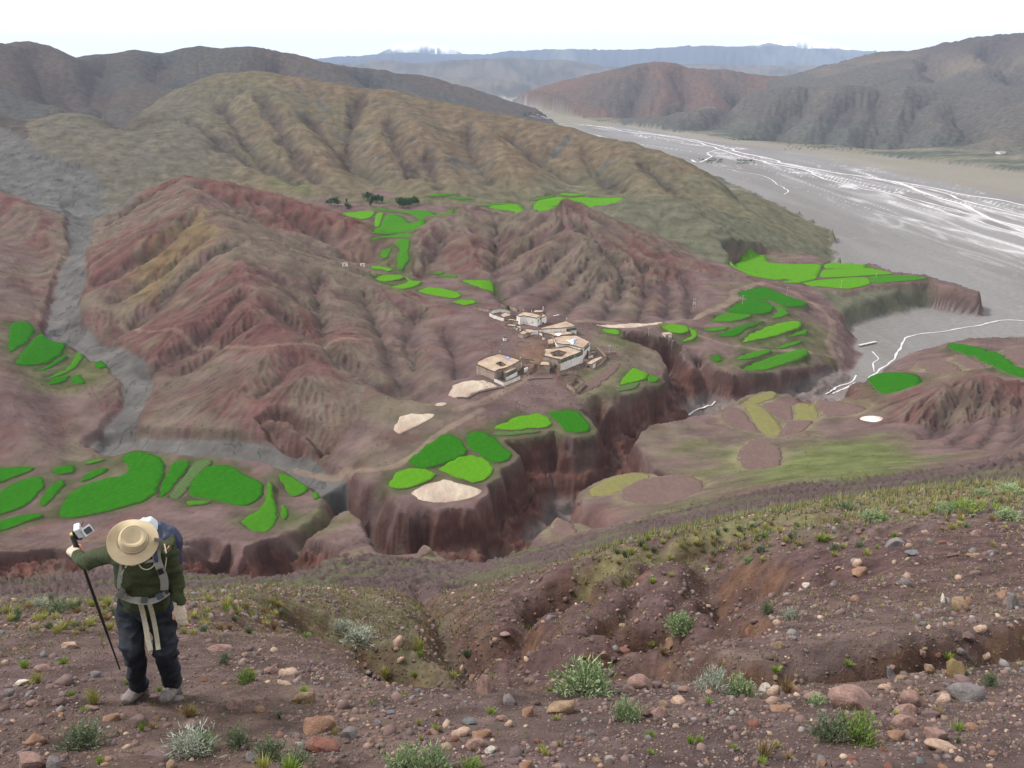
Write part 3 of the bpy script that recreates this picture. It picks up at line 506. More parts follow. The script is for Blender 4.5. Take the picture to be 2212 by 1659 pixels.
for g_ in ([(1074,482),(1074,546),(1070,594),(1083,642),(1131,677)],[(1227,482),(1150,520),(1083,572)],[(1240,520),(1180,570),(1110,630)],[(1275,550),(1210,620),(1150,680)],[(1310,590),(1250,640),(1210,690)],
           [(1340,560),(1350,620),(1300,685)],[(1390,570),(1400,630),(1380,685)],[(1440,590),(1450,640),(1440,680)],[(1240,470),(1290,520),(1330,560)],[(1480,600),(1500,650),(1490,680)],[(1180,470),(1120,500),(1080,530)],[(960,500),(930,560),(900,600)]):
    gully(g_, 11, 5.4, .5)
for g_ in ([(2080,830),(2050,880),(2010,940)],[(2130,815),(2110,880),(2060,950)],[(2170,830),(2160,900),(2110,960)],[(2210,845),(2200,910),(2170,965)]): gully(g_, 9, 5, .5)
for g_ in ([(60,90),(110,150),(180,210)],[(220,112),(200,170),(250,205)],[(350,104),(330,150),(400,175)],[(600,115),(590,150),(620,160)],[(800,160),(830,185)],[(1405,132),(1380,180),(1360,235)],[(1470,150),(1490,200),(1450,240)],
           [(1600,200),(1560,240),(1520,262)],[(1750,190),(1700,240),(1660,290)],[(1850,180),(1810,240),(1760,300)],[(1900,180),(1890,250),(1860,300)],[(2000,190),(1960,260),(1930,310)],[(2060,195),(2100,250),(2080,290)],[(2000,110),(2030,160)],[(2150,90),(2190,150),(2212,170)]):
    gully(g_, 100, 60, .4)
# the hillside close to the camera: banks and runnels
def bank(pts, w, dp, far=.9):
    """a trench whose near lip is sharp and whose far side climbs more gently"""
    ln = dline('D', pts); r = region(ln, w * 5); X = XX[r]; Y = YY[r]
    d = linedist(X, Y, ln); yl = np.interp(X, ln[:, 0], ln[:, 1]) if ln[0, 0] < ln[-1, 0] else np.interp(X, ln[::-1, 0], ln[::-1, 1])
    sd_ = np.where(Y > yl, d / far, d * 1.7) + .22 * w * fbm(X / w, Y / w, 3, 88)
    Z[r] -= dp * (1 - sm(.15 * w, w, np.maximum(sd_, 0)))
bank([(1240,1466),(1350,1462),(1480,1466),(1620,1464),(1760,1462),(1880,1440),(2020,1412),(2212,1392),(2400,1380)], 1.05, 1.15)
bank([(700,1345),(780,1385),(860,1425),(960,1462),(1060,1470)], 1.5, 1.3)
bank([(1180,1440),(1300,1400),(1420,1370),(1520,1375)], 1.7, 1.3)
for g_ in ([(1500,1215),(1400,1290),(1280,1370),(1150,1430)],[(1400,1230),(1300,1300),(1180,1370)],[(1620,1230),(1520,1290),(1420,1350)],[(1330,1215),(1230,1290),(1120,1350)],[(1760,1230),(1640,1290),(1560,1330)],[(1500,1160),(1400,1200),(1280,1240)],[(1180,1260),(1120,1310),(1040,1370)],[(900,1270),(940,1320),(985,1370),(1010,1440)],[(1560,1260),(1470,1330),(1370,1400),(1280,1450)],[(1250,1250),(1190,1320),(1110,1400)]):
    ln = dline('D', g_); r = region(ln, 6); d = linedist(XX[r], YY[r], ln) + .5 * vnoise(XX[r] / 1.2, YY[r] / 1.2, 19); Z[r] -= 1.0 * np.exp(-(np.maximum(d, 0) / .62) ** 1.2) * sm(7.5, 9, YY[r])
for g_ in ([(560,1335),(620,1330),(700,1350)],[(1420,1200),(1600,1150),(1750,1120)],[(1560,1195),(1700,1170),(1900,1150)]):
    ln = dline('D', g_); r = region(ln, 4); d = linedist(XX[r], YY[r], ln) + .3 * vnoise(XX[r] / .8, YY[r] / .8, 19); Z[r] -= .45 * np.exp(-(np.maximum(d, 0) / .6) ** 2)
for n_, l_ in ((1, [(1767,852),(1679,848),(1600,842)]), (2, [(1555,862),(1485,896),(1401,926),(1340,955),(1330,960)])): pass
TRACK = np.zeros(Z.shape, np.float32)
def track(c, pts, wid, a=1.0):
    ln = dline(c, pts); r = region(ln, 12)
    d = linedist(XX[r], YY[r], ln) + .35 * vnoise(XX[r] / 3, YY[r] / 3, 8)
    TRACK[r] = np.maximum(TRACK[r], a * (1 - sm(wid * .35, wid * .75, d)))
track('D', [(640,1018),(724,1028),(790,1020),(851,1010),(894,985),(937,945),(975,920),(1023,895),(1041,884)], 3.2)
track('D', [(985,885),(1045,868),(1088,844),(1135,817),(1160,790),(1165,765),(1160,750)], 4.5)
track('K', [(30,470),(100,468),(300,500),(440,482),(520,465),(620,448),(720,400),(800,362),(775,328),(850,305),(930,280)], 5.5)
track('K', [(930,280),(1040,310),(1130,352),(1200,400),(1268,460),(1282,520),(1255,570),(1270,630)], 5, .8)
track('K', [(600,535),(740,580),(850,605),(1000,615),(1200,630),(1300,660)], 3, .7)
track('D', [(260,700),(400,741),(470,752),(540,755),(620,750),(702,746),(800,735)], 2.6, .6)
track('D', [(1820,730),(1860,745),(1905,738)], 2, .8)
track('K', [(1260,560),(1330,630),(1300,700)], 2.5, .6)
track('C', [(1100,990),(1300,960),(1480,900),(1650,940),(1800,900),(1900,860)], 1.6, .4)
r = region(np.array([(0, 380), (60, 500)]), 20)
d = np.hypot(XX - surf([(1158, 765)])[0][0], (YY - surf([(1158, 765)])[0][1]) * .45); OPEN = 1 - sm(5, 16, d + 3 * vnoise(XX / 5, YY / 5, 2)); OPEN = OPEN * (YY < 700)
# ---------------------------------------------------------------- weathering: gullies that follow the slope, at every scale
slope_g = gradxy(Z)
plain = PLN.copy()
plain = np.where((YY > 5200) & (HID == 0), 1, plain)
wt = np.where(HID > 0, 1.0, np.where(YY < 235, 1.1 * sm(45, 90, YY) + .45 * sm(90, 45, YY), .5)) * (1 - FM) * (1 - .93 * plain) * (1 - .9 * np.clip(STREAM, 0, 1)) * (1 - .85 * np.clip(TRACK, 0, 1)) * (1 - .8 * OPEN)
village = np.zeros(Z.shape); vp = surf([(1025,770),(1100,690),(1180,660),(1290,720),(1330,790),(1260,850),(1120,860),(1020,830)])
r = region(vp, 20); village[r] = sm(-10, 4, polydist(XX[r], YY[r], vp)); wt = wt * (1 - .92 * village); wt = np.where(CANM > .3, np.where(Z < -181, .12, 1.5), wt)
near = 1 - sm(60, 120, YY)
LAMS = [.45, .9, 1.8, 3.6, 7, 13, 25, 46, 85, 160, 300, 580, 1100, 2100]
HAMP = np.array([1., 1.9, 1.7, .85, .9, .75, .7, .6, .8, 1.3, 1.25, 1.4, 1.0, 1.8])
GUL = np.zeros(Z.shape, np.float32)                           # how deep in a gully, for soil colour
for oi, lam in enumerate(reversed(LAMS)):
    q = lam / YG; band = sm(.007, .013, q) * (1 - sm(.11, .20, q))
    rr = np.nonzero(band > .01)[0]
    if len(rr) == 0: continue
    sl = slice(max(rr[0] - 1, 0), rr[-1] + 2)
    gx, gy = gradxy(Z); gx = gx[sl]; gy = gy[sl]; g = np.hypot(gx, gy) + 1e-6
    X = XX[sl] / lam; Y = YY[sl] / lam
    gx0, gy0 = slope_g[0][sl], slope_g[1][sl]; fl = np.clip((np.hypot(gx0, gy0) - .04) / .34, 0, 1)
    wx = .16 * vnoise(X * .7, Y * .7, 50 + oi); wy = .16 * vnoise(X * .7 + 9, Y * .7 - 4, 60 + oi); X = X + wx; Y = Y + wy
    mxg, myg = gx0 * 1.0 + gx * .3, gy0 * 1.0 + gy * .3; mg = np.hypot(mxg, myg) + 1e-6
    tx, ty = -myg / mg, mxg / mg                               # across the slope
    ix = np.floor(X); iy = np.floor(Y); num = np.zeros(X.shape); den = np.zeros(X.shape)
    for a in (-1, 0, 1):
        for b in (-1, 0, 1):
            cx_, cy_ = ix + a, iy + b
            jx = cx_ + .2 + .6 * hash2(cx_, cy_, 101 + oi); jy = cy_ + .2 + .6 * hash2(cx_, cy_, 202 + oi)
            dx = X - jx; dy = Y - jy; w = np.exp(-2.4 * (dx * dx + dy * dy))
            ph = hash2(cx_, cy_, 303 + oi) * 1.6
            num += w * np.cos((dx * tx + dy * ty) * 6.283 * 1.9 + ph); den += w
    v = num / (den + 1e-6)
    v = 1 - 1.7 * np.clip(np.abs(v + .15), 0, 1) ** .9 if oi % 3 == 2 else v - .25 * v * v
    v = np.clip(v, -1, 1)
    amp = lam * .044 * band[sl][:, None] * wt[sl] * fl * HAMP[HID[sl]]
    amp = amp * (np.clip(q[sl], .012, .2) / .05)[:, None] ** -.62 * np.where((YY[sl] > 60) & (YY[sl] < 240) & (HID[sl] == 0), 2.3, 1.0)
    big = vnoise(XX[sl] / (lam * 4.5), YY[sl] / (lam * 4.5), 900 + oi) * .5 + .65    # some flanks are cut deeper than others
    amp = amp * np.clip(big, .15, 1.2)
    iso = fbm(X * .9, Y * .9, 2, 400 + oi) * lam * np.where((YY[sl] > 60) & (YY[sl] < 240), .014, .007) * band[sl][:, None] * np.clip(wt[sl] * 1.3, 0, 1)
    Z[sl] += amp * (v - .2) + iso
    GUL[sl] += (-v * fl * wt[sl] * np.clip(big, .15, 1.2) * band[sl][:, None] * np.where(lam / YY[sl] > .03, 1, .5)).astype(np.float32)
# fine roughness everywhere, about as coarse as the grid
for k_, a_ in ((.016, .0016), (.007, .0009), (.0035, .0005)):
    for lam in (.03, .06, .12, .24, .5, 1, 2, 4, 8, 16, 32, 64, 128, 256):
        q = lam / YG; band = sm(k_ * .5, k_, q) * (1 - sm(k_, k_ * 2, q)); rr = np.nonzero(band > .02)[0]
        if len(rr) == 0: continue
        sl = slice(rr[0], rr[-1] + 1)
        Z[sl] += (vnoise(XX[sl] / lam, YY[sl] / lam, 77) * lam / k_ * a_ * band[sl][:, None] * np.where(YY[sl] > 2200, .45, 1)) * np.clip(1 - FM[sl] - .9 * plain[sl], .04, 1) * np.where(YY[sl] > 240, .45 if k_ > .006 else .8, np.where(YY[sl] > 50, .35, 1)) * (1 - .7 * village[sl])
# ---------------------------------------------------------------- colours of the bare earth
def c3(*a): return np.array(a, np.float32)
def lerp(a, b, t): return a + (b - a) * t[..., None]
n1 = fbm(XX / 60, YY / 60, 4, 11); n2 = fbm(XX / 14, YY / 14, 3, 12); n3 = fbm(XX / 260, YY / 260, 4, 13)
nn = fbm(XX / 260, YY / 420, 5, 14)
gx, gy = gradxy(Z); slp = np.hypot(gx, gy)
PURP = c3(.150, .103, .096); RED = c3(.138, .073, .067); GREEN = c3(.145, .132, .085); OLIVE = c3(.185, .150, .082); GREY = c3(.125, .120, .112)
TAN = c3(.235, .185, .120); DARK = c3(.075, .060, .056); GRAVEL = c3(.192, .182, .176); COOL = c3(.128, .122, .116)
C = np.broadcast_to(PURP, Z.shape + (3,)).copy()
C = lerp(C, GREEN, .65 * sm(-.15, .5, n1 + .4 * n2) * sm(.75, .3, slp))
C = lerp(C, RED, .5 * sm(.1, .5, n2))
def hid(i, col): 
    global C
    C = np.where((HID == i)[..., None], col, C)
veg = sm(-.35, .5, n2 * .5 + n1 * .7 - GUL * .8)
redc = lerp(np.broadcast_to(RED * 1.0, C.shape), PURP * 1.0, sm(-.4, .4, n1))
hillc = lerp(redc, c3(.152, .124, .092), veg * .8)
vein = sm(.25, .55, fbm(XX / 22 + YY / 60, YY / 120, 3, 21))
hillc = lerp(hillc, RED * c3(1.1, .9, .88), vein * .5)
for i in (RH, PY, 12, DM): hid(i, hillc)
hid(RB, lerp(redc * c3(1.0, .88, .86), c3(.155, .120, .080), veg * .35))
# yellowish band on the near face of the big red hill
s_, t_ = None, None
yb = surf([(330,500),(430,455),(500,500),(430,560),(330,640),(270,700),(250,640)])
r = region(yb, 30); d = polydist(XX[r], YY[r], yb) + 8 * vnoise(XX[r] / 9, YY[r] / 9, 3)
C[r] = lerp(C[r], c3(.20, .155, .072), sm(-4, 8, d) * .5 * sm(-.3, .4, n2[r] + .4))
oc = lerp(np.broadcast_to(c3(.148, .110, .076), C.shape), c3(.136, .118, .078), sm(-.3, .5, n3 + n1 * .5))
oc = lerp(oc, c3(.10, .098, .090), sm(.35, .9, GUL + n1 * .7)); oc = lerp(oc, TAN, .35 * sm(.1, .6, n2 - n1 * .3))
oc = lerp(oc, c3(.135, .135, .085), sm(-110, -145, Z) * .6)
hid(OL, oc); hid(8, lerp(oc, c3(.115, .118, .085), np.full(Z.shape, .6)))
fk = sm(-1050, -900, -YY) * (SSg < -.28) * (SSg > -.52)          # rusty knob at the left end of the olive hill
C = lerp(C, c3(.13, .118, .100), (HID == OL) * sm(-.27, -.36, SSg + .05 * n1) * .6)
bk = lerp(np.broadcast_to(c3(.105, .082, .068), C.shape), c3(.085, .080, .072), sm(-.3, .4, n3)); bk = lerp(bk, c3(.15, .105, .07), sm(.1, .6, nn) * .5)
hid(6, bk)
hid(3, lerp(np.broadcast_to(c3(.150, .098, .078), C.shape), c3(.115, .092, .078), sm(-.2, .4, nn)))
ar = lerp(np.broadcast_to(c3(.110, .098, .086), C.shape), c3(.165, .135, .105), sm(0, .5, nn)); ar = lerp(ar, c3(.095, .105, .088), sm(-150, -175, Z) * .5)
hid(4, ar); hid(5, lerp(ar, c3(.10, .082, .074), sm(20, 120, Z)))
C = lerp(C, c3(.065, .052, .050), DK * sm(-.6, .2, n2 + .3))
hid(2, lerp(np.broadcast_to(c3(.17, .15, .13), C.shape), c3(.11, .105, .10), sm(-.2, .3, nn)))
nb = fbm(XX / 900, YY / 1500, 4, 15); m1 = lerp(np.broadcast_to(c3(.085, .085, .095), C.shape), c3(.14, .14, .14), sm(0, .3, nb))
snow = sm(410, 500, Z + 90 * nb + 35 * nn) * (YY > 13000)
snow = np.maximum(snow, sm(560, 640, Z + 160 * nb) * (YY > 13000)); m1 = lerp(m1, c3(.95, .96, .98), snow); hid(1, m1)
# the river plain: gravel flats with braided pale bars
rc = surf([(1060,228),(1150,250),(1250,272),(1400,300),(1550,325),(1700,355),(1850,392),(2000,430),(2130,470),(2212,500)])
xc = np.interp(YY, rc[::-1, 1], rc[::-1, 0]); wdt = np.interp(YY, [900, 1400, 2200, 3500, 5500], [95, 120, 120, 200, 350])
a_ = (XX - xc); be = np.exp(-(a_ / wdt) ** 2)
br = np.abs(fbm(a_ / 55 + YY / 700, YY / 520, 3, 31)) ; br2 = np.abs(fbm(a_ / 30 - YY / 500, YY / 420, 2, 32))
PL = plain
pc = lerp(np.broadcast_to(GRAVEL, C.shape), GRAVEL * c3(.86, .84, .82), sm(-.3, .3, fbm(a_ / 60, YY / 400, 4, 33)))
pc = lerp(pc, c3(.38, .36, .365), sm(.16, .0, br) * be * .9); pc = lerp(pc, c3(.62, .60, .605), sm(.05, .01, br2) * be * sm(2300, 1500, YY)); pc = lerp(pc, c3(.62, .60, .605), sm(.035, .01, br) * be); pc = lerp(pc, c3(.27, .255, .26), be * .35 * sm(-.2, .3, fbm(a_ / 30, YY / 220, 4, 35)))
rb_ = np.exp(-(a_ / 70) ** 2) * sm(2000, 1300, YY); pc = lerp(pc, c3(.50, .485, .48), rb_ * sm(.25, .0, np.abs(fbm(a_ / 45, YY / 330, 3, 37))) * .8)
pc = lerp(pc, GRAVEL * c3(1.25, 1.22, 1.2), sm(.03, 0, np.abs(fbm(a_ / 80, YY / 300, 4, 36))) * .5)
pc = lerp(pc, c3(.165, .165, .100), sm(1500, 1900, YY) * (XX > xc + 230) * sm(-.2, .3, fbm(XX / 300, YY / 90, 3, 40)) * .8)
pc = lerp(pc, c3(.215, .185, .135), sm(1150, 1500, YY) * (XX > xc + 150) * .6)
C = lerp(C, pc, PL)
fb_ = ((HID == 0) & (PL < .5) & (YY > 1300)).astype(np.float32); fcol = lerp(np.broadcast_to(c3(.19, .17, .13), C.shape), c3(.10, .108, .085), sm(-.1, .25, fbm(XX / 400, YY / 60, 4, 47))); C = lerp(C, fcol, fb_)
# grass and damp green on gentle ground, banks, tracks, streams, pale floors
damp = surf([(1500,960),(1700,980),(1900,935),(2000,985),(1950,1030),(1700,1040),(1600,1040)])
r = region(damp, 60); d = polydist(XX[r], YY[r], damp); C[r] = lerp(C[r], c3(.125, .150, .055), sm(-15, 12, d + 12 * n2[r]) * .8)
for g in ([(560,1140),(700,1080),(760,1120),(700,1150)], [(1280,730),(1420,740),(1440,760),(1330,760)], [(880,560),(820,560),(800,600),(850,640),(900,620)], [(1400,1100),(1560,1060),(1580,1090),(1500,1130)],
          [(1560,700),(1780,700),(1800,790),(1600,800)], [(20,700),(60,840),(230,820),(280,760)], [(1240,800),(1420,800),(1400,860),(1260,880)],[(700,440),(900,440),(900,420),(720,420)],[(640,400),(560,380),(700,440)]):
    w = surf(g); r = region(w, 30); d = polydist(XX[r], YY[r], w); C[r] = lerp(C[r], c3(.105, .140, .045), sm(-8, 10, d + 8 * n2[r]) * .45 * (1 - .8 * CANM[r]))
C = lerp(C, c3(.190, .165, .105), BR * .7 * (1 - CANM)); C = lerp(C, c3(.075, .088, .038), BK * .75 * sm(-.5, .3, n2 + .4))
C = lerp(C, c3(.140, .066, .052) * (1 + .25 * n2[..., None]), CANM * .95); strat = np.sin(Z * 1.15 + 2.2 * fbm(XX / 25, YY / 25, 3, 61) + XX * .02); C = lerp(C, c3(.165, .115, .095), CANM * sm(.35, .9, strat) * .5); C = lerp(C, c3(.095, .045, .040), CANM * sm(-.3, -.9, strat) * .55)
C = lerp(C, c3(.16, .125, .11), CANM * sm(.1, .5, fbm(XX / 6, YY / 6, 3, 62)) * .5)
C = lerp(C, c3(.10, .055, .048), CLIFF * sm(-.1, .5, vnoise(XX / 5, YY / 5, 4)) * .6)
C = lerp(C, c3(.19, .165, .155) * (1 + .3 * n2[..., None]), CANM * sm(-178, -183, Z) * .85)
C = lerp(C, c3(.15, .105, .09), PLM)
C = lerp(C, COOL * (1 + .12 * n2[..., None]), np.clip(STREAM, 0, 1) * .95)
C = lerp(C, c3(.045, .048, .05), np.clip(STREAM, 0, 1) * sm(.05, 0, np.abs(fbm(XX / 9, YY / 22, 3, 71))) * .7)
C = lerp(C, c3(.225, .165, .13), np.clip(TRACK, 0, 1) * .85); C = lerp(C, c3(.19, .115, .082), OPEN * .85)
# the hillside under the walker
nf = fbm(XX / 2.2, YY / 2.2, 4, 81); nf2 = fbm(XX / .5, YY / .5, 3, 82)
hc = lerp(np.broadcast_to(c3(.128, .090, .084), C.shape), c3(.155, .108, .090), sm(-.3, .4, nf)); hc = lerp(hc, c3(.085, .060, .057), sm(0, .5, nf2) * .6)
hc = lerp(hc, c3(.16, .14, .075), sm(.0, .5, nf + .4 * nf2) * sm(.35, .9, YY / 20) * .35)
grn = sm(9.5, 12, YY) * (SSg < .0) * sm(.6, 0, slp * 0) 
hc = lerp(hc, c3(.13, .125, .062), sm(9.5, 12.5, YY) * sm(30, 24, YY) * (SSg < -.02) * .6)
hc = lerp(hc, c3(.14, .13, .06), sm(19, 24, YY) * (SSg > .1) * sm(45, 35, YY) * .6)
rd = sm(.02, .1, SSg) * sm(9, 12, YY) * sm(19, 16, YY) + sm(-.12, -.06, SSg) * sm(.35, .25, SSg) * sm(8, 10, YY) * sm(34, 26, YY) * 1.0
hc = lerp(hc, c3(.098, .060, .060), np.clip(rd, 0, 1) * .75)
bkm = sm(.55, 1.1, slp) * (YY < 40) * (YY > 5.5); hc = lerp(hc, lerp(np.broadcast_to(c3(.100, .060, .048), C.shape), c3(.150, .082, .050), sm(0, .5, nf2)), bkm * .7)
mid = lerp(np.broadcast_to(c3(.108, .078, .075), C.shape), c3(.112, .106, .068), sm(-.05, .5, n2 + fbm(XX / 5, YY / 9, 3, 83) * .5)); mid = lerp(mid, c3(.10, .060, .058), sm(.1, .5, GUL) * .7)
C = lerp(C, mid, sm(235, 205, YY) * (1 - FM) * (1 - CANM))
crest_ = sm(18, 21, YY) * sm(45, 35, YY) * (SSg > .08); hc = lerp(hc, c3(.17, .16, .078), crest_ * sm(-.5, .3, nf2 + nf) * .75)
C = lerp(C, hc, sm(60, 30, YY))
fld = {'deep': c3(.035, .10, .02), 'mid': c3(.05, .12, .025), 'bright': c3(.07, .14, .03), 'rows': c3(.05, .08, .035)}
C = np.clip(C * np.where(C.min(-1, keepdims=True) > .8, 1, np.where(PL > .5, .84, np.where(YY < 45, .80, .73))[..., None]), .004, 1)

# ---------------------------------------------------------------- materials
def mat(name, rough=.9, base=(.2, .2, .2), spec=.25):
    m = bpy.data.materials.new(name); m.use_nodes = True; b = m.node_tree.nodes['Principled BSDF']
    b.inputs['Roughness'].default_value = rough; b.inputs['Base Color'].default_value = (*base, 1); b.inputs['Specular IOR Level'].default_value = spec
    return m, m.node_tree, b
def addn(t, kind, **k):
    n = t.nodes.new(kind)
    for a, b in k.items():
        if a in n.inputs.keys(): n.inputs[a].default_value = b
        else: setattr(n, a, b)
    return n
def noisy(m, t, b, base, scale, lo=.75, hi=1.25, bump=.3, dist=.05, detail=6, rough=.6, attr=None, stretch=None, hue=None):
    co = addn(t, 'ShaderNodeTexCoord'); vec = co.outputs['Object']
    if stretch:
        mp = addn(t, 'ShaderNodeMapping'); mp.inputs['Scale'].default_value = stretch; t.links.new(vec, mp.inputs[0]); vec = mp.outputs[0]
    n = addn(t, 'ShaderNodeTexNoise', Scale=scale, Detail=detail, Roughness=rough); t.links.new(vec, n.inputs['Vector'])
    mr = addn(t, 'ShaderNodeMapRange'); mr.inputs['From Min'].default_value = .3; mr.inputs['From Max'].default_value = .7; mr.inputs['To Min'].default_value = lo; mr.inputs['To Max'].default_value = hi
    t.links.new(n.outputs['Fac'], mr.inputs['Value'])
    mul = addn(t, 'ShaderNodeVectorMath', operation='MULTIPLY')
    if attr:
        at = addn(t, 'ShaderNodeAttribute', attribute_name=attr); t.links.new(at.outputs['Color'], mul.inputs[0])
    elif hue:
        n2_ = addn(t, 'ShaderNodeTexNoise', Scale=scale * .23, Detail=3); t.links.new(vec, n2_.inputs['Vector'])
        mc = addn(t, 'ShaderNodeMixRGB'); mc.inputs[1].default_value = (*base, 1); mc.inputs[2].default_value = (*hue, 1)
        r2 = addn(t, 'ShaderNodeMapRange'); r2.inputs['From Min'].default_value = .38; r2.inputs['From Max'].default_value = .62; t.links.new(n2_.outputs['Fac'], r2.inputs['Value'])
        t.links.new(r2.outputs[0], mc.inputs[0]); t.links.new(mc.outputs[0], mul.inputs[0])
    else: mul.inputs[0].default_value = base
    cb = addn(t, 'ShaderNodeCombineXYZ')
    for i in range(3): t.links.new(mr.outputs[0], cb.inputs[i])
    t.links.new(cb.outputs[0], mul.inputs[1]); t.links.new(mul.outputs[0], b.inputs['Base Color'])
    if bump:
        bp = addn(t, 'ShaderNodeBump', Strength=bump, Distance=dist); t.links.new(n.outputs['Fac'], bp.inputs['Height']); t.links.new(bp.outputs[0], b.inputs['Normal'])
    return m
def simple(name, base, scale=8, lo=.8, hi=1.2, bump=.3, dist=.02, rough=.85, hue=None, spec=.25, detail=5, stretch=None):
    m, t, b = mat(name, rough, base, spec); return noisy(m, t, b, base, scale, lo, hi, bump, dist, detail=detail, hue=hue, stretch=stretch)
m, t, b = mat('earth', 1, spec=0)
noisy(m, t, b, None, .07, .68, 1.34, .9, 2.2, detail=12, rough=.60, attr='soil'); EARTH = m
m, t, b = mat('near_earth', 1, spec=.03)
noisy(m, t, b, None, 2.2, .45, 1.6, 1.0, .10, detail=9, rough=.72, attr='soil'); NEAR = m
m, t, b = mat('gravel_bed', .9, spec=.1)
noisy(m, t, b, None, .25, .86, 1.14, .5, .15, detail=7, attr='soil'); BED = m

# ---------------------------------------------------------------- ground objects
NR = int(np.searchsorted(YG, 150))
cls = np.where(YY < 150, 0, np.where(HID > 0, HID + 10, np.where(PL > .5, 2, np.where(STREAM > .5, 3, np.where(CANM > .5, 4, 1)))))
VERT = np.stack([XX, YY, Z], -1).astype(np.float32)
def ground(name, code, m, label):
    q = cls[:-1, :-1] == code; rows, cols = np.nonzero(q)
    if len(rows) == 0: return
    i0 = rows * NS + cols; quads = np.stack([i0, i0 + 1, i0 + NS + 1, i0 + NS], 1)
    used, inv = np.unique(quads, return_inverse=True); quads = inv.reshape(-1, 4).astype(np.int32)
    me = bpy.data.meshes.new(name); me.vertices.add(len(used)); me.vertices.foreach_set('co', VERT.reshape(-1, 3)[used].ravel())
    me.loops.add(quads.size); me.loops.foreach_set('vertex_index', quads.ravel())
    me.polygons.add(len(quads)); me.polygons.foreach_set('loop_start', np.arange(0, quads.size, 4, dtype=np.int32)); me.polygons.foreach_set('loop_total', np.full(len(quads), 4, np.int32))
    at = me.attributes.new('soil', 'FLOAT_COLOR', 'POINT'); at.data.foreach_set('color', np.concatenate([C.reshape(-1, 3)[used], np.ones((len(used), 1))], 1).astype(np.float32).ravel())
    me.update(); me.polygons.foreach_set('use_smooth', np.ones(len(quads), bool)); me.materials.append(m)
    o = bpy.data.objects.new(name, me); COL.objects.link(o); o['kind'] = 'structure'; o['label'] = label; return o
ground('hillside', 0, NEAR, 'stony red hillside under the hiker falling towards the valley')
ground('valley_ground', 1, EARTH, 'brown and green valley floor with terraces round the village')
ground('riverbed', 2, BED, 'wide grey gravel riverbed across the valley')
ground('dry_streambed', 3, BED, 'narrow grey dry streambed winding on the left')
ground('canyon', 4, EARTH, 'steep reddish canyon cut below the fields')
for k_, n_, l_ in ((1, 'mountain', 'farthest blue mountain range with snow under the clouds'), (2, 'hill', 'pale grey-blue low hills far up the valley'), (3, 'hill', 'reddish brown hill where the far river bends'),
                (4, 'hill', 'grey-green folded hills across the river'), (5, 'hill', 'dark high ridge at the upper right'), (6, 'hill', 'dark brown ridge along the upper left skyline'),
                (7, 'hill', 'broad olive-brown hill cut by dark gullies behind the red hills'), (8, 'hill', 'low grey-green knolls at the foot of the olive hill'), (9, 'hill', 'back deep-red ridge'),
                (10, 'hill', 'big red furrowed hill left of the village'), (11, 'hill', 'pyramid-shaped purple hill behind the village'), (12, 'hill', 'beige slopes at the left edge'), (13, 'hill', 'dark purple mound at the right edge')):
    ground(n_, k_ + 10, EARTH, l_)
# ---------------------------------------------------------------- crop fields, ploughed plots, threshing floors
from mathutils.geometry import delaunay_2d_cdt
def crop_mat(name, c, c2, rows=False):
    m, t, b = mat(name, 1, c, 0)
    noisy(m, t, b, c, 2.6, .87, 1.13, .25, .1, detail=8, rough=.65, hue=c2, stretch=(1, .4, 1))
    if rows:
        co = addn(t, 'ShaderNodeTexCoord'); w = addn(t, 'ShaderNodeTexWave', Scale=.28 if rows == 2 else .5, Distortion=1.2, bands_direction='X' if rows == 1 else 'DIAGONAL'); t.links.new(co.outputs['Object'], w.inputs['Vector'])
        mr = addn(t, 'ShaderNodeMixRGB', blend_type='MIX'); mr.inputs[2].default_value = (.10, .075, .055, 1) if rows == 2 else (.085, .055, .050, 1)
        old = b.inputs['Base Color'].links[0].from_socket; t.links.new(old, mr.inputs[1]); cr_ = addn(t, 'ShaderNodeMapRange'); cr_.inputs['From Min'].default_value = .35; cr_.inputs['From Max'].default_value = .6
        cr_.inputs['To Max'].default_value = .8 if rows == 2 else .35; t.links.new(w.outputs['Fac'], cr_.inputs['Value']); t.links.new(cr_.outputs[0], mr.inputs[0]); t.links.new(mr.outputs[0], b.inputs['Base Color'])
    return m
CM = {'deep': crop_mat('deep_green_crop', (.018, .095, .006), (.023, .110, .007)), 'mid': crop_mat('green_crop', (.042, .140, .010), (.036, .122, .010)),
      'bright': crop_mat('bright_green_crop', (.072, .195, .010), (.060, .170, .010)), 'rows': crop_mat('row_crop', (.035, .12, .022), (.03, .10, .02), 2),
      'brown': crop_mat('ploughed_earth', (.115, .078, .070), (.135, .092, .080), 1), 'olive': crop_mat('fallow_growth', (.150, .145, .050), (.14, .12, .06)),
      'pale': simple('trodden_clay', (.38, .315, .245), .30, .68, 1.25, .4, .05, .9, hue=(.27, .20, .155), stretch=(1, .35, 1))}
BANKM = simple('field_bank', (.085, .080, .040), 1.5, .5, 1.5, .8, .2, 1, hue=(.10, .065, .05))
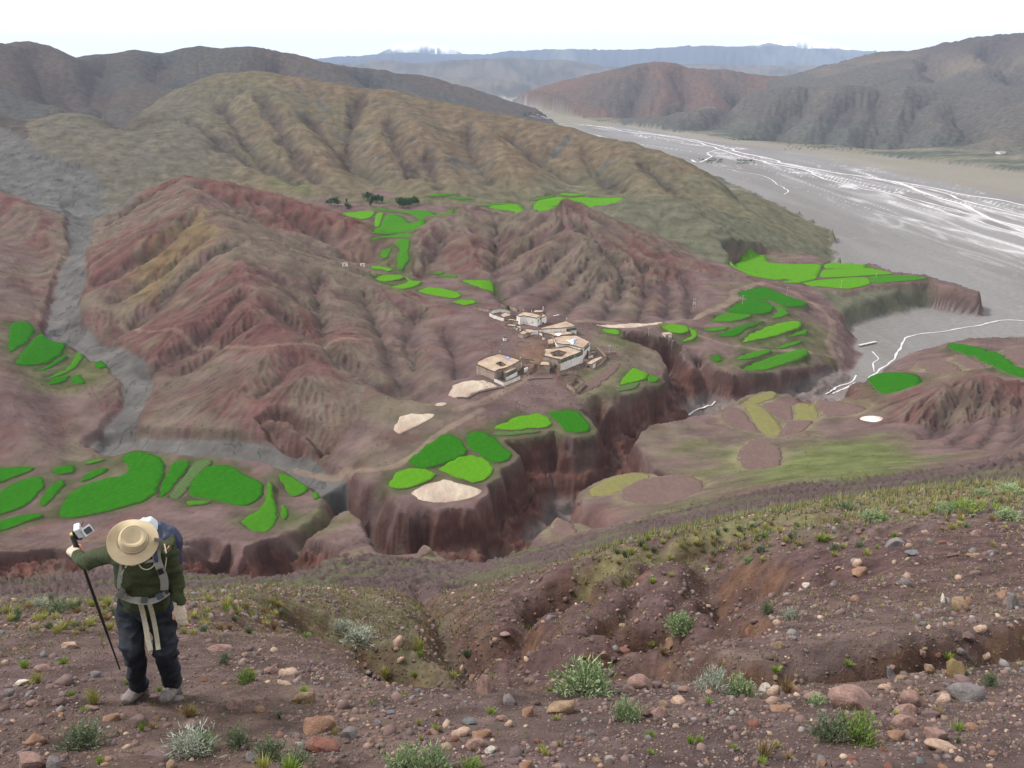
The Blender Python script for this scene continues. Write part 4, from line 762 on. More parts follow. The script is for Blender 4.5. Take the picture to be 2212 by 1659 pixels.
def sheet(name, P, m, lift, sp, label, kind=None, rag=.0, skirt=1.2):
    P = np.asarray(P); 
    seg = []
    for i in range(len(P)):
        a, b = P[i], P[(i + 1) % len(P)]; k = max(1, int(np.hypot(*(b - a)) / sp))
        for j in range(k): seg.append(a + (b - a) * j / k)
    P = np.array(seg)
    if rag: P = P + rag * np.stack([vnoise(P[:, 0] / 2.5, P[:, 1] / 2.5, 5), vnoise(P[:, 0] / 2.5, P[:, 1] / 2.5, 6)], 1)
    x0, y0 = P.min(0); x1, y1 = P.max(0)
    gx_, gy_ = np.meshgrid(np.arange(x0, x1, sp), np.arange(y0, y1, sp)); gx_ = gx_ + (np.arange(gx_.shape[0]) % 2)[:, None] * sp * .5
    ins = polydist(gx_, gy_, P) > sp * .45; I = np.stack([gx_[ins], gy_[ins]], 1)
    pts = [Vector((float(a), float(b))) for a, b in P] + [Vector((float(a), float(b))) for a, b in I]
    n = len(P); vo, _, fo, *_ = delaunay_2d_cdt(pts, [(i, (i + 1) % n) for i in range(n)], [], 1, 1e-4)
    vx = np.array([v[:] for v in vo]); h = H(vx[:, 0], vx[:, 1]); h = h + lift
    cxy = vx.mean(0); vs = [Vector((a - cxy[0], b - cxy[1], c)) for (a, b), c in zip(vx, h)]
    zc = float(np.mean(h)); vs = [Vector((v.x, v.y, v.z - zc)) for v in vs]
    bm = bmesh.new(); bv = [bm.verts.new(v) for v in vs]
    for f_ in fo:
        try: bm.faces.new([bv[i] for i in f_])
        except ValueError: pass
    if skirt:
        be_ = [e for e in bm.edges if e.is_boundary]; nf0_ = len(bm.faces); rr_ = bmesh.ops.extrude_edge_only(bm, edges=be_)
        for g in rr_['geom']:
            if isinstance(g, bmesh.types.BMFace): g.material_index = 1
        for g in rr_['geom']:
            if isinstance(g, bmesh.types.BMVert): g.co.z -= skirt
    bmesh.ops.recalc_face_normals(bm, faces=bm.faces[:])
    me = bpy.data.meshes.new(name); bm.to_mesh(me); bm.free(); me.materials.append(m); me.materials.append(BANKM)
    me.polygons.foreach_set('use_smooth', np.ones(len(me.polygons), bool))
    o = bpy.data.objects.new(name, me); COL.objects.link(o); o.location = (cxy[0], cxy[1], zc)
    if kind: o['kind'] = kind
    o['label'] = label; return o
for f, P in zip(FIELDS, FW):
    P = P if len(P) > 3 else P
    ext = np.ptp(P, axis=0).max(); sp = max(1.3, ext / 34)
    o = sheet(f[0], P, CM[f[1]], .45 if f[1] not in ('pale', 'brown', 'olive') else .12, sp, f[2], rag=.6 if sp < 4 else 1.5)
    o['category'] = {'barley_field': 'field', 'vegetable_plot': 'vegetable plot', 'mustard_field': 'field', 'ploughed_field': 'ploughed field', 'fallow_field': 'field', 'threshing_floor': 'threshing floor', 'meadow': 'meadow'}[f[0]]
# ---------------------------------------------------------------- water
WM, t, b = mat('silty_water', .4, (.50, .46, .465), .4)
RED_W, t, b = mat('red_silty_water', .25, (.30, .14, .10), .5)
def ribbon(name, c, pts, w, m, label, lift=.25):
    ln = smooth_poly(surf(px(c, pts)), 2, False); L_ = []
    for a, b in zip(ln[:-1], ln[1:]):
        k = max(1, int(np.hypot(*(b - a)) / (w * 1.5)))
        for j in range(k): L_.append(a + (b - a) * j / k)
    L_.append(ln[-1]); L_ = np.array(L_)
    wob = vnoise(L_[:, 0] / (w * 9), L_[:, 1] / (w * 9), 8); tg = np.gradient(L_, axis=0); tg /= np.hypot(tg[:, 0], tg[:, 1])[:, None] + 1e-9; nr = np.stack([-tg[:, 1], tg[:, 0]], 1)
    L_ = L_ + nr * (wob * w * 1.2)[:, None]; ww = w * (.55 + .45 * np.abs(vnoise(L_[:, 0] / (w * 5), L_[:, 1] / (w * 5), 9) * 1.6)); ww[0] *= .2; ww[-1] *= .2
    A_ = L_ + nr * ww[:, None] / 2; B_ = L_ - nr * ww[:, None] / 2; za = np.maximum(H(*A_.T), H(*B_.T)) + lift
    vs = [(a[0], a[1], z) for a, z in zip(A_, za)] + [(a[0], a[1], z) for a, z in zip(B_, za)]; n = len(L_)
    me = bpy.data.meshes.new(name); me.from_pydata(vs, [], [(i, i + 1, n + i + 1, n + i) for i in range(n - 1)]); me.materials.append(m)
    o = bpy.data.objects.new(name, me); COL.objects.link(o); o['kind'] = 'structure'; o['label'] = label; return o
RV = 'white braided channel of the wide river'
ribbon('river', 'R', [(70,497),(150,520),(250,530),(400,550),(520,575),(650,582),(760,600),(880,625),(980,655),(1120,690),(1200,712),(1400,745),(1600,775),(1750,800),(1900,830),(2050,858),(2250,890)], 7, WM, RV)
ribbon('river', 'R', [(780,690),(800,704),(840,688),(870,672),(830,660),(890,645),(960,652),(1000,665),(1120,690)], 5, WM, RV)
ribbon('river', 'R', [(1290,745),(1320,768),(1450,795),(1520,820),(1600,830),(1700,850),(1780,872),(1850,890),(1990,925),(2100,960),(2212,990)], 4.5, WM, RV)
ribbon('river', 'D', [(1870,385),(1930,392),(1990,412),(2040,432),(2100,448),(2150,475),(2230,500)], 7.5, WM, RV)
ribbon('river', 'D', [(1800,372),(1860,382),(1940,398),(2030,412),(2100,440),(2160,452),(2240,470)], 5, WM, RV)
ribbon('river', 'D', [(1880,405),(1960,430),(2050,462),(2120,480),(2230,512)], 3.5, WM, RV)
ribbon('river', 'R', [(100,488),(260,545),(330,540),(500,562),(700,592),(860,632),(1000,680),(1150,712),(1350,752)], 7, WM, RV)
ribbon('river', 'R', [(930,730),(1000,745),(1110,765),(1130,790),(1180,812),(1200,830),(1170,840)], 2, WM, 'thin branch of the river')
DS = 'thin pale braided stream on the gravel delta'
ribbon('stream', 'K', [(2250,472),(2100,466),(2000,490),(1850,520),(1640,540),(1605,575),(1595,635),(1550,690),(1480,720),(1440,752)], 1.5, WM, DS)
ribbon('stream', 'K', [(1480,720),(1465,690),(1500,650),(1470,620)], 1.0, WM, DS)
ribbon('stream', 'K', [(1375,735),(1368,768),(1300,790),(1235,832)], 1.4, WM, DS)
ribbon('stream', 'K', [(1385,772),(1320,800),(1260,820)], 1.3, WM, DS)
CS = 'little silty stream on the canyon floor'
def flat_ribbon(pts, w, m, label):
    ln = smooth_poly(onplane(pts, -185), 2, False); tg = np.gradient(ln, axis=0); tg /= np.hypot(tg[:, 0], tg[:, 1])[:, None]; nr = np.stack([-tg[:, 1], tg[:, 0]], 1); n = len(ln)
    ln = ln + nr * (vnoise(ln[:, 0] / 6, ln[:, 1] / 6, 3) * 1.5)[:, None]; ww = w * (.6 + .5 * np.abs(vnoise(ln[:, 0] / 4, ln[:, 1] / 4, 4)))[:, None]; A_ = ln + nr * ww / 2; B_ = ln - nr * ww / 2
    me = bpy.data.meshes.new('stream'); me.from_pydata([(a[0], a[1], float(H(*a)) + .35) for a in A_] + [(a[0], a[1], float(H(*a)) + .35) for a in B_], [], [(i, i + 1, n + i + 1, n + i) for i in range(n - 1)]); me.materials.append(m)
    o = bpy.data.objects.new('stream', me); COL.objects.link(o); o['kind'] = 'structure'; o['label'] = label
def flat_ribbon2(pts, w, m, label):
    Q = smooth_poly(surf(pts), 2, False); Q = np.array([q for q in Q if float(H(*q)) < -180])
    if len(Q) < 4: return print('no floor for', label)
    tg = np.gradient(Q, axis=0); tg /= np.hypot(tg[:, 0], tg[:, 1])[:, None] + 1e-9; nr = np.stack([-tg[:, 1], tg[:, 0]], 1); n = len(Q); ww = w * (.6 + .5 * np.abs(vnoise(Q[:, 0] / 4, Q[:, 1] / 4, 4)))[:, None]; A_ = Q + nr * ww / 2; B_ = Q - nr * ww / 2; zz = [float(H(*q)) + .4 for q in Q]
    me = bpy.data.meshes.new('stream'); me.from_pydata([(a[0], a[1], z) for a, z in zip(A_, zz)] + [(a[0], a[1], z) for a, z in zip(B_, zz)], [], [(i, i + 1, n + i + 1, n + i) for i in range(n - 1)]); me.materials.append(m)
    o = bpy.data.objects.new('stream', me); COL.objects.link(o); o['kind'] = 'structure'; o['label'] = label
flat_ribbon2([(1345,962),(1340,985),(1326,1005),(1308,1032)], 1.8, WM, CS)
flat_ribbon2([(1545,868),(1505,880),(1460,892)], 1.4, WM, 'stream in the upper canyon')
PM, t, b = mat('pond_water', .08, (.62, .50, .45), .6)
sheet('pond', POND, PM, .15, 2.0, 'small pale pond beside the brown plots', 'structure', skirt=.5)
# ---------------------------------------------------------------- air
hm = bpy.data.materials.new('haze_air'); hm.use_nodes = True; hm.cycles.homogeneous_volume = True; hn = hm.node_tree; hn.nodes.clear()
pv = hn.nodes.new('ShaderNodeVolumePrincipled'); pv.inputs['Density Attribute'].default_value = ''; pv.inputs['Color'].default_value = (.56, .72, 1.0, 1); pv.inputs['Density'].default_value = 3.4e-5; pv.inputs['Anisotropy'].default_value = 0.0
ho = hn.nodes.new('ShaderNodeOutputMaterial'); hn.links.new(pv.outputs[0], ho.inputs['Volume'])
bm = bmesh.new(); bmesh.ops.create_cube(bm, size=1); me = bpy.data.meshes.new('haze'); bm.to_mesh(me); bm.free(); me.materials.append(hm)
hz = bpy.data.objects.new('haze', me); COL.objects.link(hz); zlo, zhi = float(Z.min()) - 1, float(Z.max()) + 20
hz.scale = (44000, 24800, zhi - zlo); hz.location = (0, 24800 / 2 - 300, (zhi + zlo) / 2); hz['kind'] = 'stuff'; hz['label'] = 'thin blue haze filling the valley'
# ---------------------------------------------------------------- stones
CRP.update(S5=(0, 1238.7, .4), S6=(796.3, 1238.7, .32), S7=(1459.9, 1238.7, .34), S4=(1327.2, 973.3, .4))
def stone_mat(name, c, c2, sc=9): return simple(name, c, sc, .7, 1.25, .6, .03, .88, hue=c2, detail=8)
SM = {'pink': stone_mat('pink_stone', (.27, .17, .14), (.19, .115, .10)), 'pale': stone_mat('pale_stone', (.40, .29, .22), (.30, .19, .14)), 'orange': stone_mat('orange_stone', (.28, .17, .11), (.22, .12, .085)),
      'grey': stone_mat('grey_stone', (.185, .165, .160), (.14, .12, .12)), 'purple': stone_mat('purple_stone', (.155, .10, .095), (.12, .085, .08)), 'tan': stone_mat('tan_stone', (.28, .20, .125), (.20, .13, .085)),
      'blue': stone_mat('bluish_stone', (.15, .155, .17), (.12, .12, .13)), 'red': stone_mat('red_stone', (.20, .085, .06), (.15, .07, .055)), 'white': stone_mat('white_stone', (.55, .50, .45), (.42, .36, .30)),
      'brown': stone_mat('brown_stone', (.12, .08, .06), (.09, .06, .05)), 'olive': stone_mat('mossy_stone', (.15, .115, .05), (.19, .12, .06))}
def rock_mesh(name, seed, sub, ang, m):
    rs = np.random.RandomState(seed); bm = bmesh.new(); bmesh.ops.create_icosphere(bm, subdivisions=sub, radius=1)
    co = np.array([v.co[:] for v in bm.verts])
    for k in range(int(9 + 9 * ang)):
        n = rs.normal(size=3); n /= np.linalg.norm(n); h = rs.uniform(.45, .85) if ang > .3 else rs.uniform(.6, .92)
        d = co @ n - h; co = co - np.outer(np.maximum(d, 0) * .93, n)
    f = 1 + .10 * np.array([vnoise(np.array([c[0] * 1.7 + seed]), np.array([c[1] * 1.7 + c[2] * 1.3]), seed)[0] for c in co]) + .05 * vnoise(co[:, 0] * 5 + co[:, 2] * 3 + seed, co[:, 1] * 5 - co[:, 2] * 2, seed + 1)
    co = co * f[:, None]; co -= (co.max(0) + co.min(0)) / 2; co /= (co.max(0) - co.min(0)) / 2
    for v, c in zip(bm.verts, co): v.co = c
    me = bpy.data.meshes.new(name); bm.to_mesh(me); bm.free(); me.materials.append(m)
    me.polygons.foreach_set('use_smooth', np.ones(len(me.polygons), bool))
    try: me.set_sharp_from_angle(angle=math.radians(38 if ang > .3 else 60))
    except Exception: pass
    return me
ROCKS = {}
def rmesh(col, kind, sub):
    k = (col, kind, sub)
    if k not in ROCKS: ROCKS[k] = rock_mesh('stone', abs(hash2(np.array([len(ROCKS)]), np.array([3]), 5)[0] * 9999).astype(int) + len(ROCKS), sub, [.0, .55, 1.0][kind], SM[col])
    return ROCKS[k]
def depth_of(y, z): return y * math.cos(PITCH) - z * math.sin(PITCH)
def spot(c, x, y):
    p = px(c, [(x, y)]); w = surf(p)[0]; z = float(H(w[0], w[1])); return w[0], w[1], z, depth_of(w[1], z) / F
STONES = []
def stone(c, x, y, w, h, col, label, kind=1, tilt=0, group=None, name='boulder', cat='stone', sub=3, seed=None):
    """x, y: middle of the stone in the crop, w, h: its size there"""
    k = CRP[c][2]; rs = random.Random(seed if seed is not None else int(x * 7 + y * 13))
    X_, Y_, z, ppm = spot(c, x, y + h * .36)
    W_ = w * k * ppm / 2; Hh = h * k * ppm / 2
    o = bpy.data.objects.new(name, rmesh(col, kind, sub)); COL.objects.link(o)
    sz = Hh * 1.15; o.scale = (W_, (W_ + Hh) * .5, sz)
    o.rotation_euler = (-.35 + rs.uniform(-.15, .15), math.radians(tilt), rs.uniform(-.25, .25))
    if rs.random() < .5: o.scale = (-o.scale[0], o.scale[1], o.scale[2]) if False else o.scale
    o.location = (X_, Y_ + .25 * Hh, z + sz * .22); o['label'] = label; o['category'] = cat
    if group: o['group'] = group
    ANCH.append((*px(c, [(x, y)])[0], label)); return o
ANCH = []
for a in [
 ('S5',380,385,95,42,'pale','squared pale pink block half buried left behind the hiker',2),
 ('S5',1190,398,145,48,'pink','broad flat pinkish stone right of the hiker\'s knees',1),
 ('S5',1455,525,66,46,'pink','rounded pink stone next to the long white-topped one',0),
 ('S5',1555,530,105,52,'pale','white-topped pink stone right of the round pink one',1,12),
 ('S5',1535,590,85,26,'pale','thin pale splinter of stone below the white-topped stone',1,25),
 ('S5',1642,665,128,72,'tan','tilted grey-tan slab with a green herb behind it',2,-18),
 ('S5',1265,700,92,64,'pink','brownish pink stone half sunk right of the boots',1),
 ('S5',1400,732,62,46,'orange','small orange stone under the grey-tan slab',0),
 ('S5',1030,825,112,92,'purple','smooth grey-purple boulder above the silvery herb',0),
 ('S5',745,792,106,82,'purple','brown rounded stone just below the left boot',0),
 ('S5',600,776,96,52,'orange','orange-tan flat stone left of the brown rounded one',1),
 ('S5',188,890,122,86,'orange','blocky orange stone at the lower left',2),
 ('S5',165,1015,135,100,'pink','big pinkish block cut by the bottom edge at the left',2),
 ('S5',285,1025,90,90,'grey','grey upright block beside the big pinkish block at the bottom',2),
 ('S5',1722,812,175,130,'orange','large cracked orange-pink boulder, ribbed on its right side',1,20),
 ('S5',1735,922,198,88,'red','flat-topped reddish stone in front of the cracked boulder',2,4),
 ('S5',1882,862,92,84,'grey','grey stone right of the cracked boulder',1),
 ('S5',1975,905,104,62,'purple','low purplish stone beyond the flat-topped reddish one',1),
 ('S5',850,985,190,74,'purple','long flat purple stone left of the silvery herb',2),
 ('S5',1602,776,52,30,'pink','little pink stone touching the cracked boulder\'s left side',1),
 ('S5',2150,362,56,64,'pale','pointed pale pink stone standing by the tall grass clump',1,-10),
 ('S5',2166,462,36,30,'pale','tiny pale stone below the pointed one',1),
 ('S5',45,640,62,50,'grey','grey stone near the left edge below the white bar of rock',0),
 ('S5',108,588,118,40,'white','long white bar of rock at the left edge',2,-25),
 ('S5',320,692,96,52,'purple','flat purplish stone under the leftmost yellow tuft',1),
 ('S5',175,702,72,40,'pink','small pinkish stone left of the flat purplish one',0),
 ('S5',512,542,64,42,'grey','pale grey rounded stone left of the pole tip',0),
 ('S5',228,512,96,50,'pink','low pink dome of stone at the left above the white bar',0),
 ('S5',1775,662,60,52,'pink','pinkish stone right of the grey-tan slab',1),
 ('S6',780,745,112,172,'pink','upright diamond-shaped pinkish stone on the brink of the gully',1,-12),
 ('S6',945,850,90,86,'grey','dark grey wedge right below the upright diamond stone',2,25),
 ('S6',685,997,110,58,'blue','bluish dark stone with a rounded top in the lower middle',1),
 ('S6',903,978,92,50,'pink','domed pink stone right of the bluish stone',0),
 ('S6',945,1012,60,50,'pale','small pale stone leaning on the domed pink one',1),
 ('S6',622,1068,136,72,'pale','pale orange stone below the bluish stone',1),
 ('S6',765,1080,136,72,'orange','orange-brown stone right of the pale orange one',1,8),
 ('S6',722,1142,144,80,'pink','pink-brown stone below the orange-brown one',1),
 ('S6',818,1192,84,52,'white','small whitish stone right of the pink-brown one',1),
 ('S6',1300,898,215,112,'tan','long tan slab with a brown front under the big green bush',2,-16),
 ('S6',1075,930,84,86,'orange','orange stone at the left end of the tan slab',1),
 ('S6',1842,735,190,130,'pink','great rounded boulder split by a dark crack on the gully brink',0),
 ('S6',1940,752,84,66,'purple','purplish stone against the split boulder\'s right side',0),
 ('S6',2080,772,64,54,'grey','grey stone left of the pink-orange one by the gully',0),
 ('S6',2136,782,104,50,'pink','pink-orange stone right of the grey one by the gully',0),
 ('S6',1842,932,112,86,'brown','dark brown stone beside the pale green shrub',1,20),
 ('S6',1962,932,124,84,'pink','dusty pink stone right of the dark brown one',1),
 ('S6',1992,880,64,60,'tan','tan stone perched behind the dusty pink one',1),
 ('S6',465,1052,72,52,'red','small dark red stone left of the pale orange one',0),
 ('S6',152,935,78,34,'blue','flat bluish sliver of stone in the lower middle left',1),
 ('S6',62,1012,62,64,'grey','ragged grey stone below the bluish sliver',2),
 ('S6',1505,1072,54,48,'grey','tilted grey chip in front of the tan slab',2),
 ('S6',1432,1126,42,50,'red','bright red pebble in front of the tan slab',0),
 ('S6',1062,1290,96,64,'orange','orange stone cut by the bottom edge in the middle',1),
 ('S6',702,702,52,52,'orange','orange stone left of the upright diamond stone',1),
 ('S6',630,642,36,62,'pale','slim pale stone by a grass tuft near the diamond stone',1,-15),
 ('S6',216,576,48,42,'pale','pale pink stone under the tall grass clump',1),
 ('S6',12,1142,64,72,'pink','pinkish stone in the lower middle left, right of the cracked boulder',0),
 ('S6',1140,1130,54,40,'red','dark red flat pebble below the orange stone of the slab',0),
 ('S7',1130,790,300,190,'pink','largest rounded tan-pink boulder on the right brink',0,-8),
 ('S7',1850,750,205,150,'grey','big rounded grey boulder near the right edge',0),
 ('S7',1690,742,124,66,'brown','dark brown block left of the big grey boulder',2),
 ('S7',1702,792,104,58,'pale','pale pink stone between brown block and grey boulder',1),
 ('S7',1515,792,156,124,'pink','pink-grey rounded boulder in the row right of the largest boulder',0),
 ('S7',1462,862,160,90,'pink','second stone down in the row right of the largest boulder',1),
 ('S7',1456,932,160,96,'pink','third stone down in the row, broken by a crack',1,15),
 ('S7',1402,1022,112,80,'orange','lowest orange stone of the row right of the largest boulder',1,15),
 ('S7',1622,892,114,60,'purple','purplish domed stone right of the row of boulders',0),
 ('S7',1660,1022,150,90,'pink','pointed pinkish stone at the lower right',2),
 ('S7',1690,1092,236,62,'pale','long pale bone-shaped stone at the lower right',0,14),
 ('S7',1332,722,94,46,'pale','pale flat stone right behind the largest boulder',0),
 ('S7',892,782,156,62,'pink','long low pinkish stone left of the largest boulder',0),
 ('S7',568,722,74,66,'white','whitish stone right of the silvery bush on the brink',1),
 ('S7',622,742,92,74,'pale','pale pink stone touching the whitish one',1,-12),
 ('S7',234,732,94,74,'pink','pink stone below the silvery bush on the brink',1),
 ('S7',672,852,144,46,'orange','thin orange-brown stone below the whitish pair',1),
 ('S7',502,952,84,60,'red','brick red stone in the gravel at lower right of centre',1),
 ('S7',180,926,54,46,'purple','small round purple stone left of the brick red one',0),
 ('S7',1810,190,96,126,'tan','upright rounded tan boulder on the right-hand slope',0,-25),
 ('S7',1865,172,46,62,'orange','orange stone tucked behind the upright tan boulder',0,-15),
 ('S7',2135,170,66,136,'grey','standing grey slab near the right edge',1,-8),
 ('S7',2080,130,70,66,'orange','rusty orange stone left of the standing grey slab',1),
 ('S7',1140,156,60,48,'orange','orange stone alone on the bare right-hand slope',0),
 ('S7',1700,152,28,84,'white','white upright sliver left of the upright tan boulder',2,-10),
 ('S7',1935,345,92,52,'pale','pale orange stone with a hollow below the upright tan boulder',1),
 ('S7',1785,600,124,150,'olive','olive-brown knobbly stone sticking out of the right bank',1),
 ('S7',1622,602,60,104,'tan','tilted tan slab left of the olive-brown stone',2,-30),
 ('S7',1362,622,48,84,'grey','upright grey-brown slab in the middle of the right bank',1,-12),
 ('S7',605,530,94,50,'brown','brown oblong stone stuck in the bank wall',0),
 ('S7',656,452,50,60,'tan','pale tan stone high in the bank wall',1),
 ('S7',1882,972,94,60,'orange','orange-pink stone with a grass tuft beside it at the right',0),
 ('S7',1285,1042,114,60,'pink','pink stone between the big shrub and the lowest orange stone',1,12),
 ('S7',1972,520,64,42,'pale','pale stone pair on the slope above the grey boulder',1),
 ('S7',1855,395,104,64,'purple','dark purple stone below the pale orange hollow one',1,20),
 ('S7',2130,332,60,38,'pink','pink stone near the right edge under the standing slab',0),
 ('S7',1605,265,66,54,'purple','purple block left of the upright tan boulder',2),
 ('S4',1500,500,120,46,'grey','long grey stone lying on the right-hand slope',1,-22),
 ('S4',1617,550,94,34,'blue','pale bluish flat stone right of the long grey one',1),
 ('S4',1328,650,84,66,'orange','orange boulder below the long grey stone',1),
 ('S4',1312,602,62,42,'pale','pale stone resting above the orange boulder',1),
 ('S4',1957,442,60,52,'pink','pink knobbly stone high on the right-hand slope',1),
 ('S4',1832,560,84,28,'brown','flat brown slab right of the bluish flat stone',1),
 ('S4',1938,560,84,20,'tan','thin tan slab right of the flat brown slab',1),
 ('S4',2042,546,62,32,'grey','tilted grey chip right of the thin tan slab',2,-20),
 ('S4',1946,662,66,42,'purple','round purple stone with a flat top on the right slope',0),
 ('S4',1036,724,44,32,'white','white round stone on the dark middle slope',0),
 ('S4',1302,800,50,42,'orange','small orange stone on the lower right slope',0),
 ('S4',1572,712,64,62,'grey','upright grey-brown stone in the middle of the right slope',2),
 ('S4',502,640,30,20,'white','small white stone at the foot of the dark bank',1)]:
    stone(*a[:7], kind=a[7], tilt=a[8] if len(a) > 8 else 0)
SHORT = [(u, v, l) for u, v, l in ANCH if len(l.split()) <= 9]; USED_L = {}
def beside(o, kind, u, v):
    """a label that points at the thing by the named stone next to it"""
    for a_u, a_v, l in sorted(SHORT, key=lambda q: (q[0] - u) ** 2 + ((q[1] - v) * 1.6) ** 2)[:3]:
        dx, dy = u - a_u, v - a_v; far_ = '' if abs(dx) + abs(dy) < 60 else 'some way '
        w = ('left of' if dx < 0 else 'right of') if abs(dx) > abs(dy) * 1.2 else ('behind' if dy < 0 else 'in front of')
        lb = '%s %s%s the %s' % (kind, far_, w, l)
        if len(lb.split()) <= 16 and lb not in USED_L: USED_L[lb] = 1; o['label'] = lb; return
# stones that nothing tells apart
rs = np.random.RandomState(5)
SHADE = ['purple', 'pink', 'orange', 'grey', 'tan', 'red', 'pale', 'brown', 'blue']
PW = [.36, .19, .10, .11, .07, .06, .05, .04, .02]
SMALL = {k: [rock_mesh('stone', 50 + i * 7 + j, 2, [.2, .7, 1.0][j], SM[k]) for j in range(3)] for i, k in enumerate(SHADE)}
def frag(u, v, wpx, col, j, tall=.6):
    w = surf([(u, v)])[0]; 
    if w[1] > 60: return None
    z = float(H(w[0], w[1])); s = wpx * depth_of(w[1], z) / F / 2
    o = bpy.data.objects.new('stone', SMALL[col][j]); COL.objects.link(o); o.location = (w[0], w[1], z + s * tall * .25)
    o.scale = (s, s * rs.uniform(.6, 1), s * tall); o.rotation_euler = (rs.uniform(-.5, .2), rs.uniform(-.4, .4), rs.uniform(0, 6.3)); return o
cn = 0
while cn < 185:
    v = 1659 - (1659 - 1290) * rs.uniform(0, 1) ** 1.5 if rs.rand() < .75 else rs.uniform(1100, 1420)
    u = rs.uniform(-20, 2230)
    if v < 1290 and u < 1380: continue
    if 220 < u < 420 and v < 1540: continue
    if 660 < u < 1020 and v < 1420: continue
    col = rs.choice(SHADE, p=PW); wpx = rs.choice([14, 17, 21, 27, 35], p=[.35, .3, .2, .1, .05]) * (.8 if v < 1350 else 1)
    o = frag(u, v, wpx, col, rs.randint(3), rs.uniform(.4, .85))
    if o is None: continue
    adj = {'purple': 'dull purple', 'pink': 'dusty pink', 'orange': 'orange', 'grey': 'grey', 'tan': 'tan', 'red': 'dark red', 'pale': 'pale', 'brown': 'dark brown', 'blue': 'bluish'}[col]
    o['label'] = 'small %s stone among many scattered over the near slope' % adj; o['category'] = 'stone'; o['group'] = 'small stones scattered over the near slope'; beside(o, 'small %s stone' % adj, u, v); cn += 1
# gravel: pebbles nobody could count, one mesh
def scatter_mesh(name, m, pos, scl, cols, base_v, base_f, label, squash=(.5, .9), seed=3):
    rs2 = np.random.RandomState(seed); n = len(pos); V0 = np.asarray(base_v, np.float32); F0 = np.asarray(base_f, np.int32); k = len(V0)
    ang = rs2.uniform(0, 6.283, n); ca, sa = np.cos(ang), np.sin(ang); jit = 1 + .6 * (rs2.rand(n, k, 3) - .5)
    P = V0[None] * jit * np.stack([np.ones(n), rs2.uniform(.55, 1, n), rs2.uniform(*squash, n)], 1)[:, None] * scl[:, None, None]
    tl = rs2.uniform(-.5, .5, n); Pz = P[..., 2] + P[..., 0] * tl[:, None]; Px = P[..., 0] * ca[:, None] - P[..., 1] * sa[:, None]; Py = P[..., 0] * sa[:, None] + P[..., 1] * ca[:, None]
    P = np.stack([Px, Py, Pz], -1) + pos[:, None]; fa = (F0[None] + (np.arange(n) * k)[:, None, None]).reshape(-1)
    me = bpy.data.meshes.new(name); me.vertices.add(n * k); me.vertices.foreach_set('co', P.astype(np.float32).ravel()); w = F0.shape[1]; nf = n * len(F0)
    me.loops.add(nf * w); me.loops.foreach_set('vertex_index', fa.astype(np.int32)); me.polygons.add(nf); me.polygons.foreach_set('loop_start', np.arange(0, nf * w, w, dtype=np.int32)); me.polygons.foreach_set('loop_total', np.full(nf, w, np.int32))
    at = me.attributes.new('soil', 'FLOAT_COLOR', 'POINT'); cc = np.repeat(np.concatenate([cols, np.ones((n, 1))], 1), k, 0); at.data.foreach_set('color', cc.astype(np.float32).ravel()); me.update(); me.materials.append(m)
    o = bpy.data.objects.new(name, me); COL.objects.link(o); o['kind'] = 'stuff'; o['label'] = label; return o
bm = bmesh.new(); bmesh.ops.create_icosphere(bm, subdivisions=1, radius=1); IV = [v.co[:] for v in bm.verts]; IF = [[v.index for v in f.verts] for f in bm.faces]; bm.free()
OV = [(1,0,0),(0,1,0),(-1,0,0),(0,-1,0),(0,0,1),(.2,.1,-.6)]; OF = [(0,1,4),(1,2,4),(2,3,4),(3,0,4),(1,0,5),(2,1,5),(3,2,5),(0,3,5)]
m, t, b = mat('pebble', .9, spec=.2); noisy(m, t, b, None, 20, .8, 1.2, 0, 0, attr='soil'); PEB = m
n = 23000; v = 1.35 + rs.uniform(0, 1, n) ** 1.15 * (math.log(32) - 1.35); y = np.exp(v) * .98; s_ = rs.uniform(-.76, .76, n); x = s_ * y; z = H(x, y)
dn = fbm(x / .9, y / .9, 3, 91); keep = rs.rand(n) < np.clip(.5 + 2.0 * dn, .06, 1); x, y, z = x[keep], y[keep], z[keep]; n = len(x)
sc = (y * .943 - z * .334) / F * rs.lognormal(1.15, .50, n) * 1.25; sc = np.clip(sc, .006, .09)
pal = np.array([(.125,.085,.078),(.145,.095,.085),(.24,.16,.125),(.105,.078,.074),(.20,.18,.17),(.34,.25,.18),(.20,.12,.085),(.15,.135,.13)]); ci = rs.choice(8, n, p=[.32,.26,.09,.16,.05,.025,.035,.06]); cc = pal[ci] * rs.uniform(.75, 1.2, (n, 1))
scatter_mesh('gravel', PEB, np.stack([x, y, z + sc * .08], 1), sc, cc, IV, IF, 'loose purple and brown gravel covering the near slope')
n = 52000; y = np.exp(rs.uniform(1.35, math.log(20), n)); s_ = rs.uniform(-.76, .76, n); x = s_ * y; z = H(x, y); sc = np.clip((y * .943 - z * .334) / F * rs.lognormal(.55, .35, n), .004, .03)
ci = rs.choice(8, n, p=[.32,.26,.08,.16,.06,.03,.04,.05]); cc = pal[ci] * rs.uniform(.7, 1.2, (n, 1)); scatter_mesh('grit', PEB, np.stack([x, y, z + sc * .25], 1), sc, cc, OV, OF, 'fine purple-brown grit between the stones of the near slope', seed=8)
